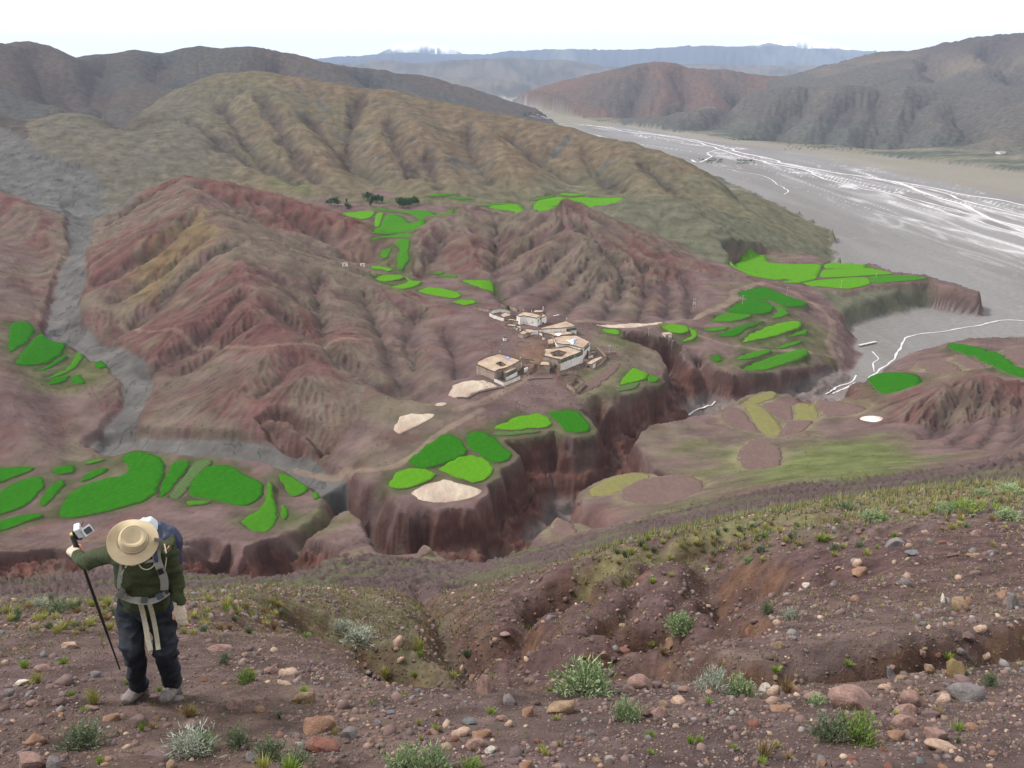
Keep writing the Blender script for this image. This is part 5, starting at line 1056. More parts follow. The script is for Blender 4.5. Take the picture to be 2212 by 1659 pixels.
# ---------------------------------------------------------------- plants
def leaf_mat(name, c, c2): 
    m, t, b = mat(name, .75, c, .2); noisy(m, t, b, c, 14, .6, 1.4, 0, 0, hue=c2)
    return m
PMAT = {'sage': leaf_mat('sage_leaves', (.22, .30, .14), (.28, .33, .19)), 'silver': leaf_mat('silver_twigs', (.42, .43, .37), (.25, .30, .21)), 'green': leaf_mat('green_leaves', (.16, .26, .055), (.20, .25, .08)),
        'dark': leaf_mat('dark_herb', (.12, .16, .085), (.15, .18, .11)), 'grass': leaf_mat('yellow_grass', (.38, .35, .12), (.27, .29, .09)), 'dry': leaf_mat('dry_grass', (.30, .22, .11), (.22, .15, .07)), 'bright': leaf_mat('bright_grass', (.23, .33, .05), (.19, .27, .05)),
        'stem': leaf_mat('stem', (.16, .12, .09), (.2, .16, .12))}
def blade(vs, fs, base, tip, w, bend, rs_):
    base = np.array(base); tip = np.array(tip); d = tip - base; s = np.cross(d, (rs_.normal(), rs_.normal(), .3)); s = s / (np.linalg.norm(s) + 1e-9) * w / 2
    mid = base + d * .55 + np.array([0, 0, bend]); i = len(vs); vs += [base - s * .8, base + s * .8, mid + s, mid - s, tip]; fs += [(i, i + 1, i + 2, i + 3), (i + 3, i + 2, i + 4)]
def tuft_mesh(seed, n, spread, w):                 # unit height grass tuft
    rs_ = np.random.RandomState(seed); vs = []; fs = []
    for _ in range(n):
        a = rs_.uniform(0, 6.28); r0 = rs_.uniform(0, .16); l = rs_.uniform(.45, 1.0); le = rs_.uniform(.05, spread)
        blade(vs, fs, (r0 * math.cos(a), r0 * math.sin(a), -.05), ((r0 + l * le) * math.cos(a + rs_.normal() * .3), (r0 + l * le) * math.sin(a), l * (1 - le * .35)), w * rs_.uniform(.6, 1.2), l * .08, rs_)
    return vs, fs
def bush_mesh(seed, n, nl, leaf, lw):                  # unit size shrub: stems with leaves along them
    rs_ = np.random.RandomState(seed); vs = []; fs = []; sv = []; sf = []
    for _ in range(n):
        a = rs_.uniform(0, 6.28); el = rs_.uniform(.25, 1.45); l = rs_.uniform(.55, 1.0); d = np.array([math.cos(a) * math.cos(el) * 1.15, math.sin(a) * math.cos(el) * 1.15, math.sin(el) * .95]); b0 = np.array([rs_.normal() * .08, rs_.normal() * .08, -.03])
        blade(sv, sf, b0, b0 + d * l, .012, .02, rs_)
        for k in range(nl):
            f = rs_.uniform(.35, 1.02); p = b0 + d * l * f + rs_.normal(size=3) * .035; q = p + (d * .6 + rs_.normal(size=3) * .55 + (0, 0, .25)) * leaf * rs_.uniform(.6, 1.3); blade(vs, fs, p, q, lw, 0, rs_)
    return vs, fs, sv, sf
def tomesh(name, vs, fs, m):
    me = bpy.data.meshes.new(name); me.from_pydata([tuple(map(float, v)) for v in vs], [], fs); me.materials.append(m); return me
TUFTS = {}
for c_ in ('grass', 'bright', 'dry', 'dark'):
    TUFTS[c_] = [tomesh('grass_tuft', *tuft_mesh(i * 7 + 1, 110, .8, .04), PMAT[c_]) for i in range(3)]
BUSH = {}
for c_, n_, nl, le, lw in (('sage', 110, 20, .11, .034), ('silver', 100, 12, .15, .022), ('green', 95, 18, .10, .036), ('dark', 100, 18, .09, .032)):
    BUSH[c_] = []
    for i in range(2):
        vs, fs, sv, sf = bush_mesh(i * 5 + 2 + n_, n_, nl, le, lw); BUSH[c_].append((tomesh('leaves', vs, fs, PMAT[c_]), tomesh('stems', sv, sf, PMAT['stem'])))
def place_plant(c, x, y, w, h, kind, col, label, seed=0, group=None, cat=None):
    """x, y: foot of the plant in the crop"""
    X_, Y_, z, ppm = spot(c, x, y); k = CRP[c][2]; W_ = w * k * ppm; Hh = h * k * ppm * 1.05
    if Y_ > 70: return None
    if kind == 'tuft':
        o = bpy.data.objects.new('grass_tuft', TUFTS[col][seed % 3]); COL.objects.link(o); o.scale = (W_ * .62, W_ * .62, Hh)
    else:
        lv, sm_ = BUSH[col][seed % 2]; o = bpy.data.objects.new('shrub', None); o.empty_display_size = .05; COL.objects.link(o); o.scale = (W_ / 1.65, W_ / 1.65, Hh * 1.1)
        for nm, me in (('foliage', lv), ('stems', sm_)):
            p = bpy.data.objects.new(nm, me); COL.objects.link(p); p.parent = o
    o.location = (X_, Y_, z); o.rotation_euler = (0, 0, seed * 1.7); o['label'] = label; o['category'] = cat or ('grass tuft' if kind == 'tuft' else 'shrub')
    if group: o['group'] = group
    return o
for i, a in enumerate([
 ('S6',1470,800,400,235,'bush','sage','big pale green bush on the gully brink in the middle'),
 ('S6',2105,375,195,120,'bush','sage','pale green bush on the far side of the gully, right of the middle'),
 ('S6',1735,990,190,170,'bush','sage','pale green shrub in the gravel left of the dark brown stone'),
 ('S6',260,1330,300,170,'bush','sage','sage bush at the bottom edge left of the middle'),
 ('S6',440,1340,260,210,'bush','sage','taller sage bush at the bottom edge with a sprig reaching up'),
 ('S6',690,1330,170,90,'bush','green','low green herb at the bottom edge left of the orange stone'),
 ('S6',1900,1105,90,55,'bush','green','small bright green herb in the lower right gravel'),
 ('S7',230,750,250,165,'bush','silver','silvery bush on the brink, left of the whitish stone'),
 ('S7',400,775,210,135,'bush','sage','sage bush against the silvery one on the brink'),
 ('S7',450,780,120,80,'tuft','bright','bright green grass under the silvery bush'),
 ('S7',980,1060,260,200,'bush','dark','left dark half of the large shrub in front of the largest boulder'),
 ('S7',1150,1065,260,215,'bush','green','right pale half of the large shrub in front of the largest boulder'),
 ('S7',900,830,140,60,'bush','sage','grey-green herb left of the largest boulder'),
 ('S7',545,1215,120,80,'tuft','bright','bright green grass tuft at the bottom right of the middle'),
 ('S7',560,1170,190,180,'tuft','dry','dry reddish stalks rising over the bright green tuft'),
 ('S7',700,760,160,150,'tuft','dry','tall dry stalks standing in the gully right of the whitish stones'),
 ('S7',1790,1000,110,90,'tuft','bright','grass tuft beside the orange-pink stone at the right'),
 ('S7',1985,715,110,110,'bush','dark','dark green herb behind the big grey boulder'),
 ('S7',30,375,190,120,'bush','sage','sage bush at the edge of the dark slope right of the middle'),
 ('S7',580,255,90,80,'bush','dark','small grey herb on the upper bare slope'),
 ('S7',720,290,110,80,'bush','silver','faded herb right of the small grey one on the bare slope'),
 ('S5',345,490,90,50,'tuft','bright','low bright tuft left of the pole tip'),
 ('S5',205,590,100,85,'tuft','grass','yellow-green tuft above the white bar of rock'),
 ('S5',135,510,100,60,'tuft','bright','flat green tuft at the left edge above the yellow-green one'),
 ('S5',510,705,140,120,'tuft','grass','yellowish tuft left of the boots'),
 ('S5',440,940,270,150,'bush','dark','dark grey-green low shrub at the lower left'),
 ('S5',1030,985,300,150,'bush','silver','silvery white twiggy herb in the lower left middle'),
 ('S5',1100,950,150,110,'bush','sage','sage-green herb growing through the silvery one'),
 ('S5',1290,935,160,115,'bush','dark','dark green herb right of the silvery one'),
 ('S5',1450,1000,190,120,'bush','dark','blue-green herb left of the flat-topped reddish stone'),
 ('S5',1610,1035,200,90,'bush','dark','low blue-green herb below the flat-topped reddish stone'),
 ('S5',1420,1065,170,110,'tuft','grass','yellow-green grass at the bottom edge under the blue-green herb'),
 ('S5',1570,1070,190,110,'tuft','bright','greener grass at the bottom edge right of the yellow-green one'),
 ('S5',1330,585,110,80,'bush','green','green and yellow herb right of the hiker'),
 ('S5',1365,575,80,85,'tuft','grass','yellow grass against the green herb right of the hiker'),
 ('S5',1210,492,60,55,'bush','dark','small dark herb nearer the hiker\'s right side'),
 ('S5',1640,645,100,45,'tuft','bright','bright herb behind the grey-tan slab'),
 ('S5',768,850,66,75,'tuft','bright','bright green tuft under the brown rounded stone'),
 ('S5',545,1035,80,75,'tuft','bright','small bright tuft at the bottom left'),
 ('S5',1020,775,150,95,'tuft','dry','brownish dry tuft right of the boots'),
 ('S5',1045,765,90,75,'tuft','grass','greener blades inside the brownish dry tuft'),
 ('S5',688,600,60,40,'tuft','bright','bright little tuft between pole tip and left boot'),
 ('S5',2085,565,110,80,'tuft','grass','dark green tuft near the gully brink'),
 ('S5',1940,365,220,85,'bush','silver','silvery bush in the hollow beyond the gully brink'),
 ('S5',1840,300,110,50,'bush','silver','smaller silvery bush up the hollow'),
 ('S5',1230,210,70,50,'tuft','bright','green tuft on the lip right of the gloved hand'),
 ('S5',1125,290,60,50,'tuft','grass','yellow tuft on the lip below the green one'),
 ('S5',1655,345,55,28,'bush','green','flat green cushion on the eroded bank'),
 ('S5',310,210,170,70,'bush','dark','grey cushion bush on the left lip'),
 ('S5',215,180,120,50,'bush','silver','pale cushion at the very lip on the left'),
 ('S6',340,540,165,170,'tuft','grass','tall yellow grass clump on the gully brink'),
 ('S6',350,570,90,80,'tuft','bright','green base blades of the tall yellow clump'),
 ('S6',115,700,120,90,'tuft','grass','yellow-tipped tuft left below the tall clump'),
 ('S6',310,700,80,60,'tuft','bright','green tuft right of the yellow-tipped tuft'),
 ('S6',245,825,80,40,'tuft','bright','low green tuft under the yellow-tipped one'),
 ('S6',25,895,50,60,'tuft','bright','short green tuft in the lower middle left'),
 ('S6',602,685,40,45,'tuft','bright','tiny green tuft by the slim pale stone'),
 ('S6',355,1130,70,60,'tuft','grass','olive tuft left of the pale orange stone'),
 ('S6',1285,1165,60,60,'tuft','grass','thin olive tuft in the lower middle gravel'),
 ('S6',1220,795,60,40,'tuft','bright','small green tuft left of the big pale green bush'),
 ('S4',720,605,55,40,'bush','sage','little sage herb on the edge of the dark bank'),
 ('S4',1185,545,55,60,'bush','dark','dark herb on the bank edge of the right slope'),
 ('S4',1325,520,60,35,'bush','dark','low dark herb left of the long grey stone'),
 ('S4',1395,380,150,60,'bush','sage','broad sage bush on the upper right slope'),
 ('S4',1240,320,100,45,'bush','dark','dark olive bush on the crest of the right slope'),
 ('S4',1910,330,180,65,'bush','green','bright green bush high on the right slope'),
 ('S4',1800,330,120,50,'bush','sage','sage bush left of the bright green one'),
 ('S4',2120,370,150,60,'bush','sage','sage bush near the right edge of the slope'),
 ('S4',2140,225,150,40,'bush','sage','sage bush on the skyline of the right slope at the edge'),
 ('S4',1985,240,90,35,'bush','sage','pale bush on the crest left of the edge bush'),
 ('S4',2040,520,50,50,'tuft','grass','yellow tuft above the grey chip'),
 ('S4',825,870,60,50,'bush','dark','grey herb low on the right slope')]):
    place_plant(*a[:8], seed=i)
# grass and cushions of the two lips: a crowd of tufts
rs = np.random.RandomState(11); TP = []
def lipset(n, ufun, lab, grp, cols, hpx):
    k = 0
    while k < n:
        u, v = ufun(); col = rs.choice(cols)
        o = place_plant('D', u, v, hpx * rs.uniform(1.5, 3.0), hpx * rs.uniform(.8, 1.7), 'tuft', col, lab[col], seed=rs.randint(99), group=grp)
        if o:
            k += 1
            if v > 1385: beside(o, lab[col].split(' among')[0], u, v)
LB = {'grass': 'yellow-green grass tuft among many on the %s', 'dry': 'dry straw-coloured tuft among many on the %s', 'bright': 'fresh green tuft among many on the %s', 'dark': 'grey-green tuft among many on the %s'}
lipset(110, lambda: (rs.uniform(0, 620), rs.uniform(1298, 1372)), {k: v % 'left lip of the slope' for k, v in LB.items()}, 'tufts on the left lip', ['grass', 'dark', 'grass', 'dry'], 15)
lipset(110, lambda: (lambda u: (u, 1175 - (u - 1330) * .135 + abs(rs.normal()) * 38 + 2))(rs.uniform(1330, 2212)), {k: v % 'crest of the right slope' for k, v in LB.items()}, 'tufts on the right crest', ['grass', 'dark', 'grass', 'dry', 'grass', 'bright'], 12)
lipset(45, lambda: (rs.uniform(0, 2212), rs.uniform(1390, 1655)), {k: v % 'near gravel' for k, v in LB.items()}, 'tufts in the near gravel', ['grass', 'dry', 'bright', 'dark'], 14)
# thin ground cover: sprigs too small and many to count
n = 34000; L_ = rs.uniform(math.log(4), math.log(34), n); y = np.exp(L_); s_ = rs.uniform(-.76, .76, n); x = s_ * y
dn = fbm(x / 2.5, y / 2.5, 3, 55); p = .10 + .35 * sm(-.1, .5, dn); p = np.where((y > 9.5) & (s_ < -.02) & (y < 26), p + .55, p); p = np.where((y > 18.5) & (s_ > .08), p + .8, p); keep = rs.rand(n) < p * .8
x, y = x[keep], y[keep]; z = H(x, y); n = len(x); g1 = rs.rand(n, 1); cc = np.where(g1 < .45, [(.27, .255, .10)], np.where(g1 < .7, [(.16, .20, .07)], np.where(g1 < .85, [(.30, .24, .13)], [(.20, .23, .15)]))) * rs.uniform(.7, 1.2, (n, 1))
BV = []; BF = []
for k in range(5):
    a = k * 1.256; i = len(BV); BV += [(.10 * math.cos(a + 1.3), .10 * math.sin(a + 1.3), 0), (-.10 * math.cos(a + 1.3), -.10 * math.sin(a + 1.3), 0), (.55 * math.cos(a), .55 * math.sin(a), 1.3)]; BF += [(i, i + 1, i + 2)]
sc = (y * .943 - z * .334) / F * rs.uniform(3.5, 10, n) * np.where((y > 18.5) & (x > .08 * y), 1.35, 1)
scatter_mesh('ground_cover', PEB, np.stack([x, y, z - .002], 1), sc, cc, BV, BF, 'thin low sprigs and dry grass spread over the near slope', (.8, 1.4), 9)
# scrub dots on the hills
n = 45000; y = np.exp(rs.uniform(math.log(45), math.log(1350), n)); s_ = rs.uniform(-.66, .66, n); x = s_ * y
fi = np.clip(((s_ - SG[0]) / (SG[-1] - SG[0]) * (NS - 1)).astype(int), 0, NS - 1); li = np.clip(np.searchsorted(YG, y), 0, NL - 1)
ok = (FM[li, fi] < .2) & (PL[li, fi] < .3) & (STREAM[li, fi] < .3) & (CANM[li, fi] < .3) & (village[li, fi] < .2) & (TRACK[li, fi] < .3) & (rs.rand(n) < .12 + .6 * sm(-.1, .5, n1[li, fi] + .6 * n2[li, fi]))
x, y, s_ = x[ok], y[ok], s_[ok]; li, fi = li[ok], fi[ok]; z = H(x, y); n = len(x); print('scrub', n)
cc = C[li, fi] * np.array([.62, .78, .55]) * rs.uniform(.7, 1.15, (n, 1)); pale = rs.rand(n) < .12; cc[pale] = C[li, fi][pale] * 1.45
scatter_mesh('scrub', PEB, np.stack([x, y, z + .05], 1), np.minimum((y * 1.05) / F * rs.uniform(.9, 2.1, n), 1.1), cc, OV, OF, 'sparse low thorn scrub dotting the hillsides', (.4, .8), 12)
# ---------------------------------------------------------------- building helpers
PLASTER = simple('white_plaster', (.78, .75, .71), .9, .78, 1.12, .4, .05, .9, hue=(.66, .61, .55), stretch=(1, 1, .5))
MUD = simple('mud_brick', (.35, .285, .235), 1.1, .75, 1.2, .6, .08, .95, hue=(.24, .17, .13))
ROOF = simple('clay_roof', (.36, .28, .20), .6, .75, 1.2, .4, .08, .95, hue=(.27, .19, .145))
RIM = simple('brushwood_rim', (.105, .062, .042), 3, .6, 1.4, .8, .1, .95)
DARKW = simple('window_dark', (.035, .045, .040), 2, .6, 1.5, 0, 0, .35, hue=(.10, .13, .11))
WOODW = simple('painted_frame', (.13, .17, .13), 4, .8, 1.2, 0, 0, .7)
DOORB = simple('blue_door', (.09, .15, .20), 4, .8, 1.2, 0, 0, .7)
POLEM = simple('pole_concrete', (.42, .40, .38), 4, .85, 1.15, 0, 0, .8)
WOODP = simple('bleached_wood', (.32, .25, .19), 4, .7, 1.25, 0, 0, .85)
def empty(name, loc, label, cat, group=None):
    o = bpy.data.objects.new(name, None); o.empty_display_size = .5; COL.objects.link(o); o.location = loc; o['label'] = label; o['category'] = cat
    if group: o['group'] = group
    return o
def meshpart(name, bm, m, parent=None, smooth=False):
    me = bpy.data.meshes.new(name); bm.to_mesh(me); bm.free(); me.materials.append(m)
    if smooth: me.polygons.foreach_set('use_smooth', np.ones(len(me.polygons), bool))
    o = bpy.data.objects.new(name, me); COL.objects.link(o)
    if parent: o.parent = parent; o.matrix_parent_inverse = Matrix.Translation(-Vector(parent.location))
    return o
def ccw(P):
    P = [tuple(p[:2]) for p in P]; a = sum(P[i][0] * P[(i + 1) % len(P)][1] - P[(i + 1) % len(P)][0] * P[i][1] for i in range(len(P))); return P if a > 0 else P[::-1]
def prism(bm, P, z0, z1, top=True):
    P = ccw(P); n = len(P); a = [bm.verts.new((x, y, z0)) for x, y in P]; b = [bm.verts.new((x, y, z1)) for x, y in P]
    for i in range(n): bm.faces.new((a[i], a[(i + 1) % n], b[(i + 1) % n], b[i]))
    if top: bm.faces.new(b)
    bm.faces.new(a[::-1])
def boxat(bm, c, dx, dy, dz, ang=0):
    m_ = Matrix.Translation(c) @ Matrix.Rotation(ang, 4, 'Z') @ Matrix.Diagonal((dx, dy, dz, 1)); bmesh.ops.create_cube(bm, size=1, matrix=m_)
def wallrun(bm, P, t, z0f, h, closed=False, seed=1):
    """a wall along a line with an uneven top"""
    Q = list(P) + ([P[0]] if closed else [])
    for k, (a, b) in enumerate(zip(Q[:-1], Q[1:])):
        L = math.hypot(b[0] - a[0], b[1] - a[1]); n = max(1, int(L / 1.5)); dx, dy = (b[0] - a[0]) / L, (b[1] - a[1]) / L; nx, ny = -dy * t / 2, dx * t / 2; rows = []
        for i in range(n + 1):
            f = i / n; x = a[0] + (b[0] - a[0]) * f; y = a[1] + (b[1] - a[1]) * f; z0 = z0f(x, y); hh = z0 + h + .12 * math.sin(i * 1.7 + seed + k) * h * .4
            rows.append([bm.verts.new((x + nx, y + ny, z0 - .8)), bm.verts.new((x - nx, y - ny, z0 - .8)), bm.verts.new((x - nx, y - ny, hh)), bm.verts.new((x + nx, y + ny, hh))])
        for r0_, r1_ in zip(rows[:-1], rows[1:]):
            for j in range(4): bm.faces.new((r0_[j], r0_[(j + 1) % 4], r1_[(j + 1) % 4], r1_[j]))
        bm.faces.new(rows[0][::-1]); bm.faces.new(rows[-1])
def zat(x, y): return float(H(x, y))
def roofpts(c, pts, front, base):
    """roof outline in the picture -> plan, given one roof corner and the ground point right below it"""
    w = surf(px(c, [base]))[0]; y = w[1]; _, t_ = st(*px(c, [front])[0]); zr = float(t_) * y; out = []
    for p in px(c, pts): s_, t2 = st(*p); out.append((float(s_) * zr / float(t2), zr / float(t2)))
    return out, zr
def inset(P, d):
    P = ccw(P); n = len(P); o = []
    for i in range(n):
        a, b, c = Vector(P[i - 1]), Vector(P[i]), Vector(P[(i + 1) % n]); e1 = (b - a).normalized(); e2 = (c - b).normalized(); n1_ = Vector((-e1.y, e1.x)); n2_ = Vector((-e2.y, e2.x)); bis = n1_ + n2_
        k = d / max(.35, (1 + n1_.dot(n2_)) / 1.0) ; o.append(tuple(b + bis * k))
    return o
def edge_near(P, c, q):
    """the wall of plan P whose middle shows nearest the picture position q"""
    u, v = px(c, [q])[0]; best = None
    P = ccw(P)
    for i in range(len(P)):
        a, b = P[i], P[(i + 1) % len(P)]; best = best or []
        best.append((a, b))
    return best
def proj(x, y, z):
    d = depth_of(y, z); up = y * math.sin(PITCH) + z * math.cos(PITCH); return CX + F * x / d, CY - F * up / d
def house(label, c, roof, front, base, wallm, windows=(), hole=None, rim=.35, rimh=.35, name='house', bits=()):
    P, zr = roofpts(c, roof, front, base); P = ccw(P); cx_ = sum(p[0] for p in P) / len(P); cy_ = sum(p[1] for p in P) / len(P)
    z0 = min(zat(*p) for p in P) - 1.5; e = empty(name, (cx_, cy_, zat(cx_, cy_)), label, 'house')
    bm = bmesh.new(); In = inset(P, .1)
    if hole:
        Hh_, _ = roofpts(c, hole, front, base); s_t = [(st(*p)) for p in px(c, hole)]; Hh_ = ccw([(float(a) * zr / float(b_), zr / float(b_)) for a, b_ in s_t])
        prism(bm, P, z0, zr, top=False)
        pts = [Vector(p) for p in P] + [Vector(p) for p in Hh_]; n, m_ = len(P), len(Hh_)
        vo, _, fo, *_ = delaunay_2d_cdt(pts, [(i, (i + 1) % n) for i in range(n)] + [(n + i, n + (i + 1) % m_) for i in range(m_)], [], 1, 1e-4)
        rb = bmesh.new(); vs_ = [rb.verts.new((v.x, v.y, zr)) for v in vo]; hp = np.array(Hh_)
        for f_ in fo:
            cc_ = sum((vo[i] for i in f_), Vector((0, 0))) / len(f_)
            if polydist(np.array([cc_.x]), np.array([cc_.y]), hp)[0] < 0: rb.faces.new([vs_[i] for i in f_])
        meshpart('roof', rb, ROOF, e); cb = bmesh.new(); a_v = [cb.verts.new((x, y, zr)) for x, y in Hh_]; b_v = [cb.verts.new((x, y, zr - 3.2)) for x, y in Hh_]
        for i in range(m_): cb.faces.new((a_v[(i + 1) % m_], a_v[i], b_v[i], b_v[(i + 1) % m_]))
        cb.faces.new(b_v); meshpart('courtyard', cb, MUD, e)
        for i in range(m_):                                      # openings round the courtyard
            a, b_ = Vector(Hh_[i]), Vector(Hh_[(i + 1) % m_]); mid_ = (a + b_) / 2; dr = (b_ - a).normalized(); wb = bmesh.new(); inw = Vector((-dr.y, dr.x)) * .04
            boxat(wb, (mid_.x + inw.x, mid_.y + inw.y, zr - 1.9), min(1.6, (b_ - a).length * .5), .06, 1.6, math.atan2(dr.y, dr.x)); meshpart('opening', wb, DARKW, e)
        bm2 = bm; meshpart('wall', bm2, wallm, e); rimloops = [(P, 1), (Hh_, -1)]
    else:
        prism(bm, P, z0, zr - .02, top=False); meshpart('wall', bm, wallm, e); rb = bmesh.new(); prism(rb, inset(P, -.06), zr - .02, zr + .12); meshpart('roof', rb, ROOF, e); rimloops = [(P, 1)]
    if rim:
        rb = bmesh.new()
        for Lp, sg in rimloops:
            for i in range(len(Lp)):
                a, b_ = Lp[i], Lp[(i + 1) % len(Lp)]; L = math.hypot(b_[0] - a[0], b_[1] - a[1]); n = max(1, int(L / 2.2)); an = math.atan2(b_[1] - a[1], b_[0] - a[0])
                for k in range(n):
                    f = (k + .5) / n; x = a[0] + (b_[0] - a[0]) * f; y = a[1] + (b_[1] - a[1]) * f; hh = rimh * random.uniform(.75, 1.25)
                    boxat(rb, (x + random.uniform(-.03, .03), y + random.uniform(-.03, .03), zr + .10 + hh / 2), L / n * random.uniform(.95, 1.02), rim * random.uniform(.85, 1.1), hh, an + random.uniform(-.02, .02))
        meshpart('parapet', rb, RIM, e)
    # windows: (quad side picked by two roof corners index in the given order, start, end, top below roof, height, kind)
    s_t = [st(*p) for p in px(c, roof)]; R_ = [(float(a) * zr / float(b_), zr / float(b_)) for a, b_ in s_t]
    for w in windows:
        i, j, f0, f1, dn, hh, kind = w; a, b_ = Vector(R_[i]), Vector(R_[j]); d_ = (b_ - a); L = d_.length; dr = d_.normalized(); nr = Vector((dr.y, -dr.x)); cen = Vector((cx_, cy_))
        if nr.dot(a - cen) < 0: nr = -nr
        x0 = a + d_ * f0; x1 = a + d_ * f1; mid_ = (x0 + x1) / 2 + nr * .02; wl = (x1 - x0).length; an = math.atan2(dr.y, dr.x); zc = zr - dn - hh / 2
        wb = bmesh.new()
        if kind == 'wall': boxat(wb, (mid_.x, mid_.y, (zr - dn + z0) / 2 - hh / 2 * 0), wl, .12, zr - dn - z0, an); meshpart('whitewash', wb, PLASTER, e); continue
        fr = bmesh.new(); t_ = .14
        for zz in (zc + hh / 2, zc - hh / 2): boxat(fr, (mid_.x + nr.x * .06, mid_.y + nr.y * .06, zz), wl + .2, .16, t_, an)
        nm = max(1, int(round(wl / 1.3))) if kind == 'band' else 1
        for k in range(nm + 1): q = x0 + (x1 - x0) * (k / nm); boxat(fr, (q.x + nr.x * .08, q.y + nr.y * .08, zc), t_, .16, hh, an)
        wo_ = meshpart('door' if kind == 'door' else 'window_frame', fr, WOODW if kind != 'door' else RIM, e)
        boxat(wb, (mid_.x + nr.x * .05, mid_.y + nr.y * .05, zc), wl, .06, hh, an); pn = meshpart('pane' if kind != 'door' else 'leaf', wb, DARKW if kind != 'blue' else DOORB, None); pn.parent = wo_; pn.matrix_parent_inverse = wo_.matrix_parent_inverse.copy(); pn.matrix_parent_inverse = Matrix.Translation(-Vector(e.location)); 
        pn.matrix_parent_inverse = Matrix.Identity(4); pn.location = (0, 0, 0)
    return e, P, zr, R_
H1 = house('courtyard house with a dark open well in its flat roof, lowest left of the village', 'V', [(525,1028),(310,935),(330,895),(425,850),(575,805),(700,840),(845,885),(735,950),(640,985),(570,1000)], (525,1028), (528,1130), MUD, hole=[(545,925),(600,905),(660,938),(610,958)])
house('windowed white-fronted wing of the lowest left courtyard house', 'V', [(668,1045),(545,975),(690,935),(800,975)], (668,1045), (668,1128), MUD, [(0,3,0,1,1.9,1,'wall'),(0,3,.02,.96,.35,1.4,'band'),(0,1,.05,.35,.4,1.3,'band')], rim=.4, rimh=.22)
house('small white upper wing at the right end of the lowest left courtyard house', 'V', [(742,950),(735,930),(845,885),(852,900)], (742,950), (745,1010), PLASTER, [(0,3,.55,.85,.4,1.2,'window')], rim=.3, rimh=.2)
H2 = house('long white-walled house with a green window band, biggest in the village', 'V', [(1322,882),(1222,858),(1110,832),(1135,778),(1122,748),(1240,742),(1400,722),(1590,778)], (1322,882), (1328,1018), MUD,
      [(0,7,0,1,1.75,1,'wall'),(0,7,.01,.26,.35,1.3,'band'),(0,7,.36,.58,.35,1.3,'band'),(0,7,.66,.96,.35,1.3,'band'),(0,1,.02,.3,.4,1.3,'band'),(0,1,.5,.75,3.3,1.8,'door')], hole=[(1235,835),(1200,800),(1300,770),(1385,790),(1330,838)])
house('square mud shed leaning on the left of the long white-walled house', 'V', [(1190,952),(1062,948),(1085,900),(1180,898)], (1190,952), (1188,1040), MUD, rim=.3)
H3 = house('tall white house with blue sheeting on its roof, behind the long one', 'V', [(1595,742),(1430,700),(1275,688),(1238,612),(1350,590),(1510,588),(1675,665)], (1595,742), (1602,862), PLASTER, [(0,6,.1,.85,.4,1.4,'band'),(0,1,.05,.2,.6,1.6,'window'),(0,6,.55,.68,3.4,1.6,'door')])
house('brown-walled lower wing in front of the tall house with blue sheeting', 'V', [(1560,745),(1270,712),(1170,712),(1165,665),(1240,640),(1275,690),(1430,702)], (1270,712), (1262,745), MUD, rim=.35)
house('low house with a green window band at the back right of the village', 'V', [(1512,478),(1385,498),(1060,515),(1098,490),(1240,455),(1388,412)], (1512,478), (1514,570), PLASTER, [(0,1,.02,.95,.4,1.5,'band')])
house('mud-brown house with a white tarpaulin on its roof, middle of the village', 'V', [(1490,565),(1245,600),(1215,580),(1112,560),(1112,540),(1240,515),(1300,500)], (1245,600), (1245,628), MUD, [(0,1,.03,.3,.3,1.2,'window')])
H6 = house('tall whitewashed house with flagpoles on the roof, top of the village', 'V', [(1038,380),(878,352),(832,362),(792,345),(868,303),(985,320),(1092,348)], (1038,380), (1038,478), PLASTER, [(0,6,.18,.32,1.0,1.4,'window'),(0,6,.66,.8,.8,1.3,'window'),(0,1,.3,.35,2.8,.5,'window')])
house('lower white annex right of the tall whitewashed house', 'V', [(1152,350),(1092,378),(1088,345),(1110,328)], (1152,350), (1150,432), PLASTER, [(0,1,.55,.85,3.0,1.9,'door')], rim=.3)
house('small roof room at the back of the tall whitewashed house', 'V', [(1110,305),(985,310),(1015,282),(1108,284)], (1110,305), (1110,340), MUD, rim=.3, rimh=.2)
house('walled house with a tan roof at the upper left of the village', 'V', [(720,352),(640,372),(590,345),(640,315),(715,325)], (720,352), (722,378), MUD, rim=.3)
house('small tan-roofed shed below the walled house', 'V', [(818,420),(735,408),(655,410),(710,385),(820,405)], (818,420), (820,450), MUD, rim=.3)
house('shed with one white wall under the tall whitewashed house', 'V', [(755,480),(650,465),(700,450),(822,462)], (755,480), (757,512), MUD, [(0,3,.1,.95,.2,1,'wall')], rim=.3)
house('little box-shaped mud hut left of the white pillars', 'V', [(870,582),(812,562),(872,528),(935,556)], (870,582), (870,620), MUD, rim=.25)
house('mud shed with a dark door at the right edge of the village', 'V', [(1698,938),(1622,925),(1688,880),(1800,835),(1832,858),(1745,905)], (1698,938), (1698,990), MUD, [(0,5,.2,.95,.2,1,'wall'),(0,1,.4,.75,.6,1.6,'door')], rim=.25)
house('blue-doored lean-to right of the tall house with blue sheeting', 'V', [(1742,800),(1655,815),(1640,790),(1730,770)], (1742,800), (1742,830), MUD, [(0,1,.05,.3,.3,1.6,'blue')], rim=.25)
house('flat-roofed mud house filling the gap below the tall whitewashed house', 'V', [(960,560),(880,540),(905,505),(1000,520)], (960,560), (960,590), MUD, [(0,3,.1,.9,.2,1,'wall')], rim=.25)
house('narrow white-fronted house joined to the left of the low back house', 'V', [(1100,560),(1058,545),(1060,515),(1110,520)], (1100,560), (1100,590), PLASTER, rim=.25)
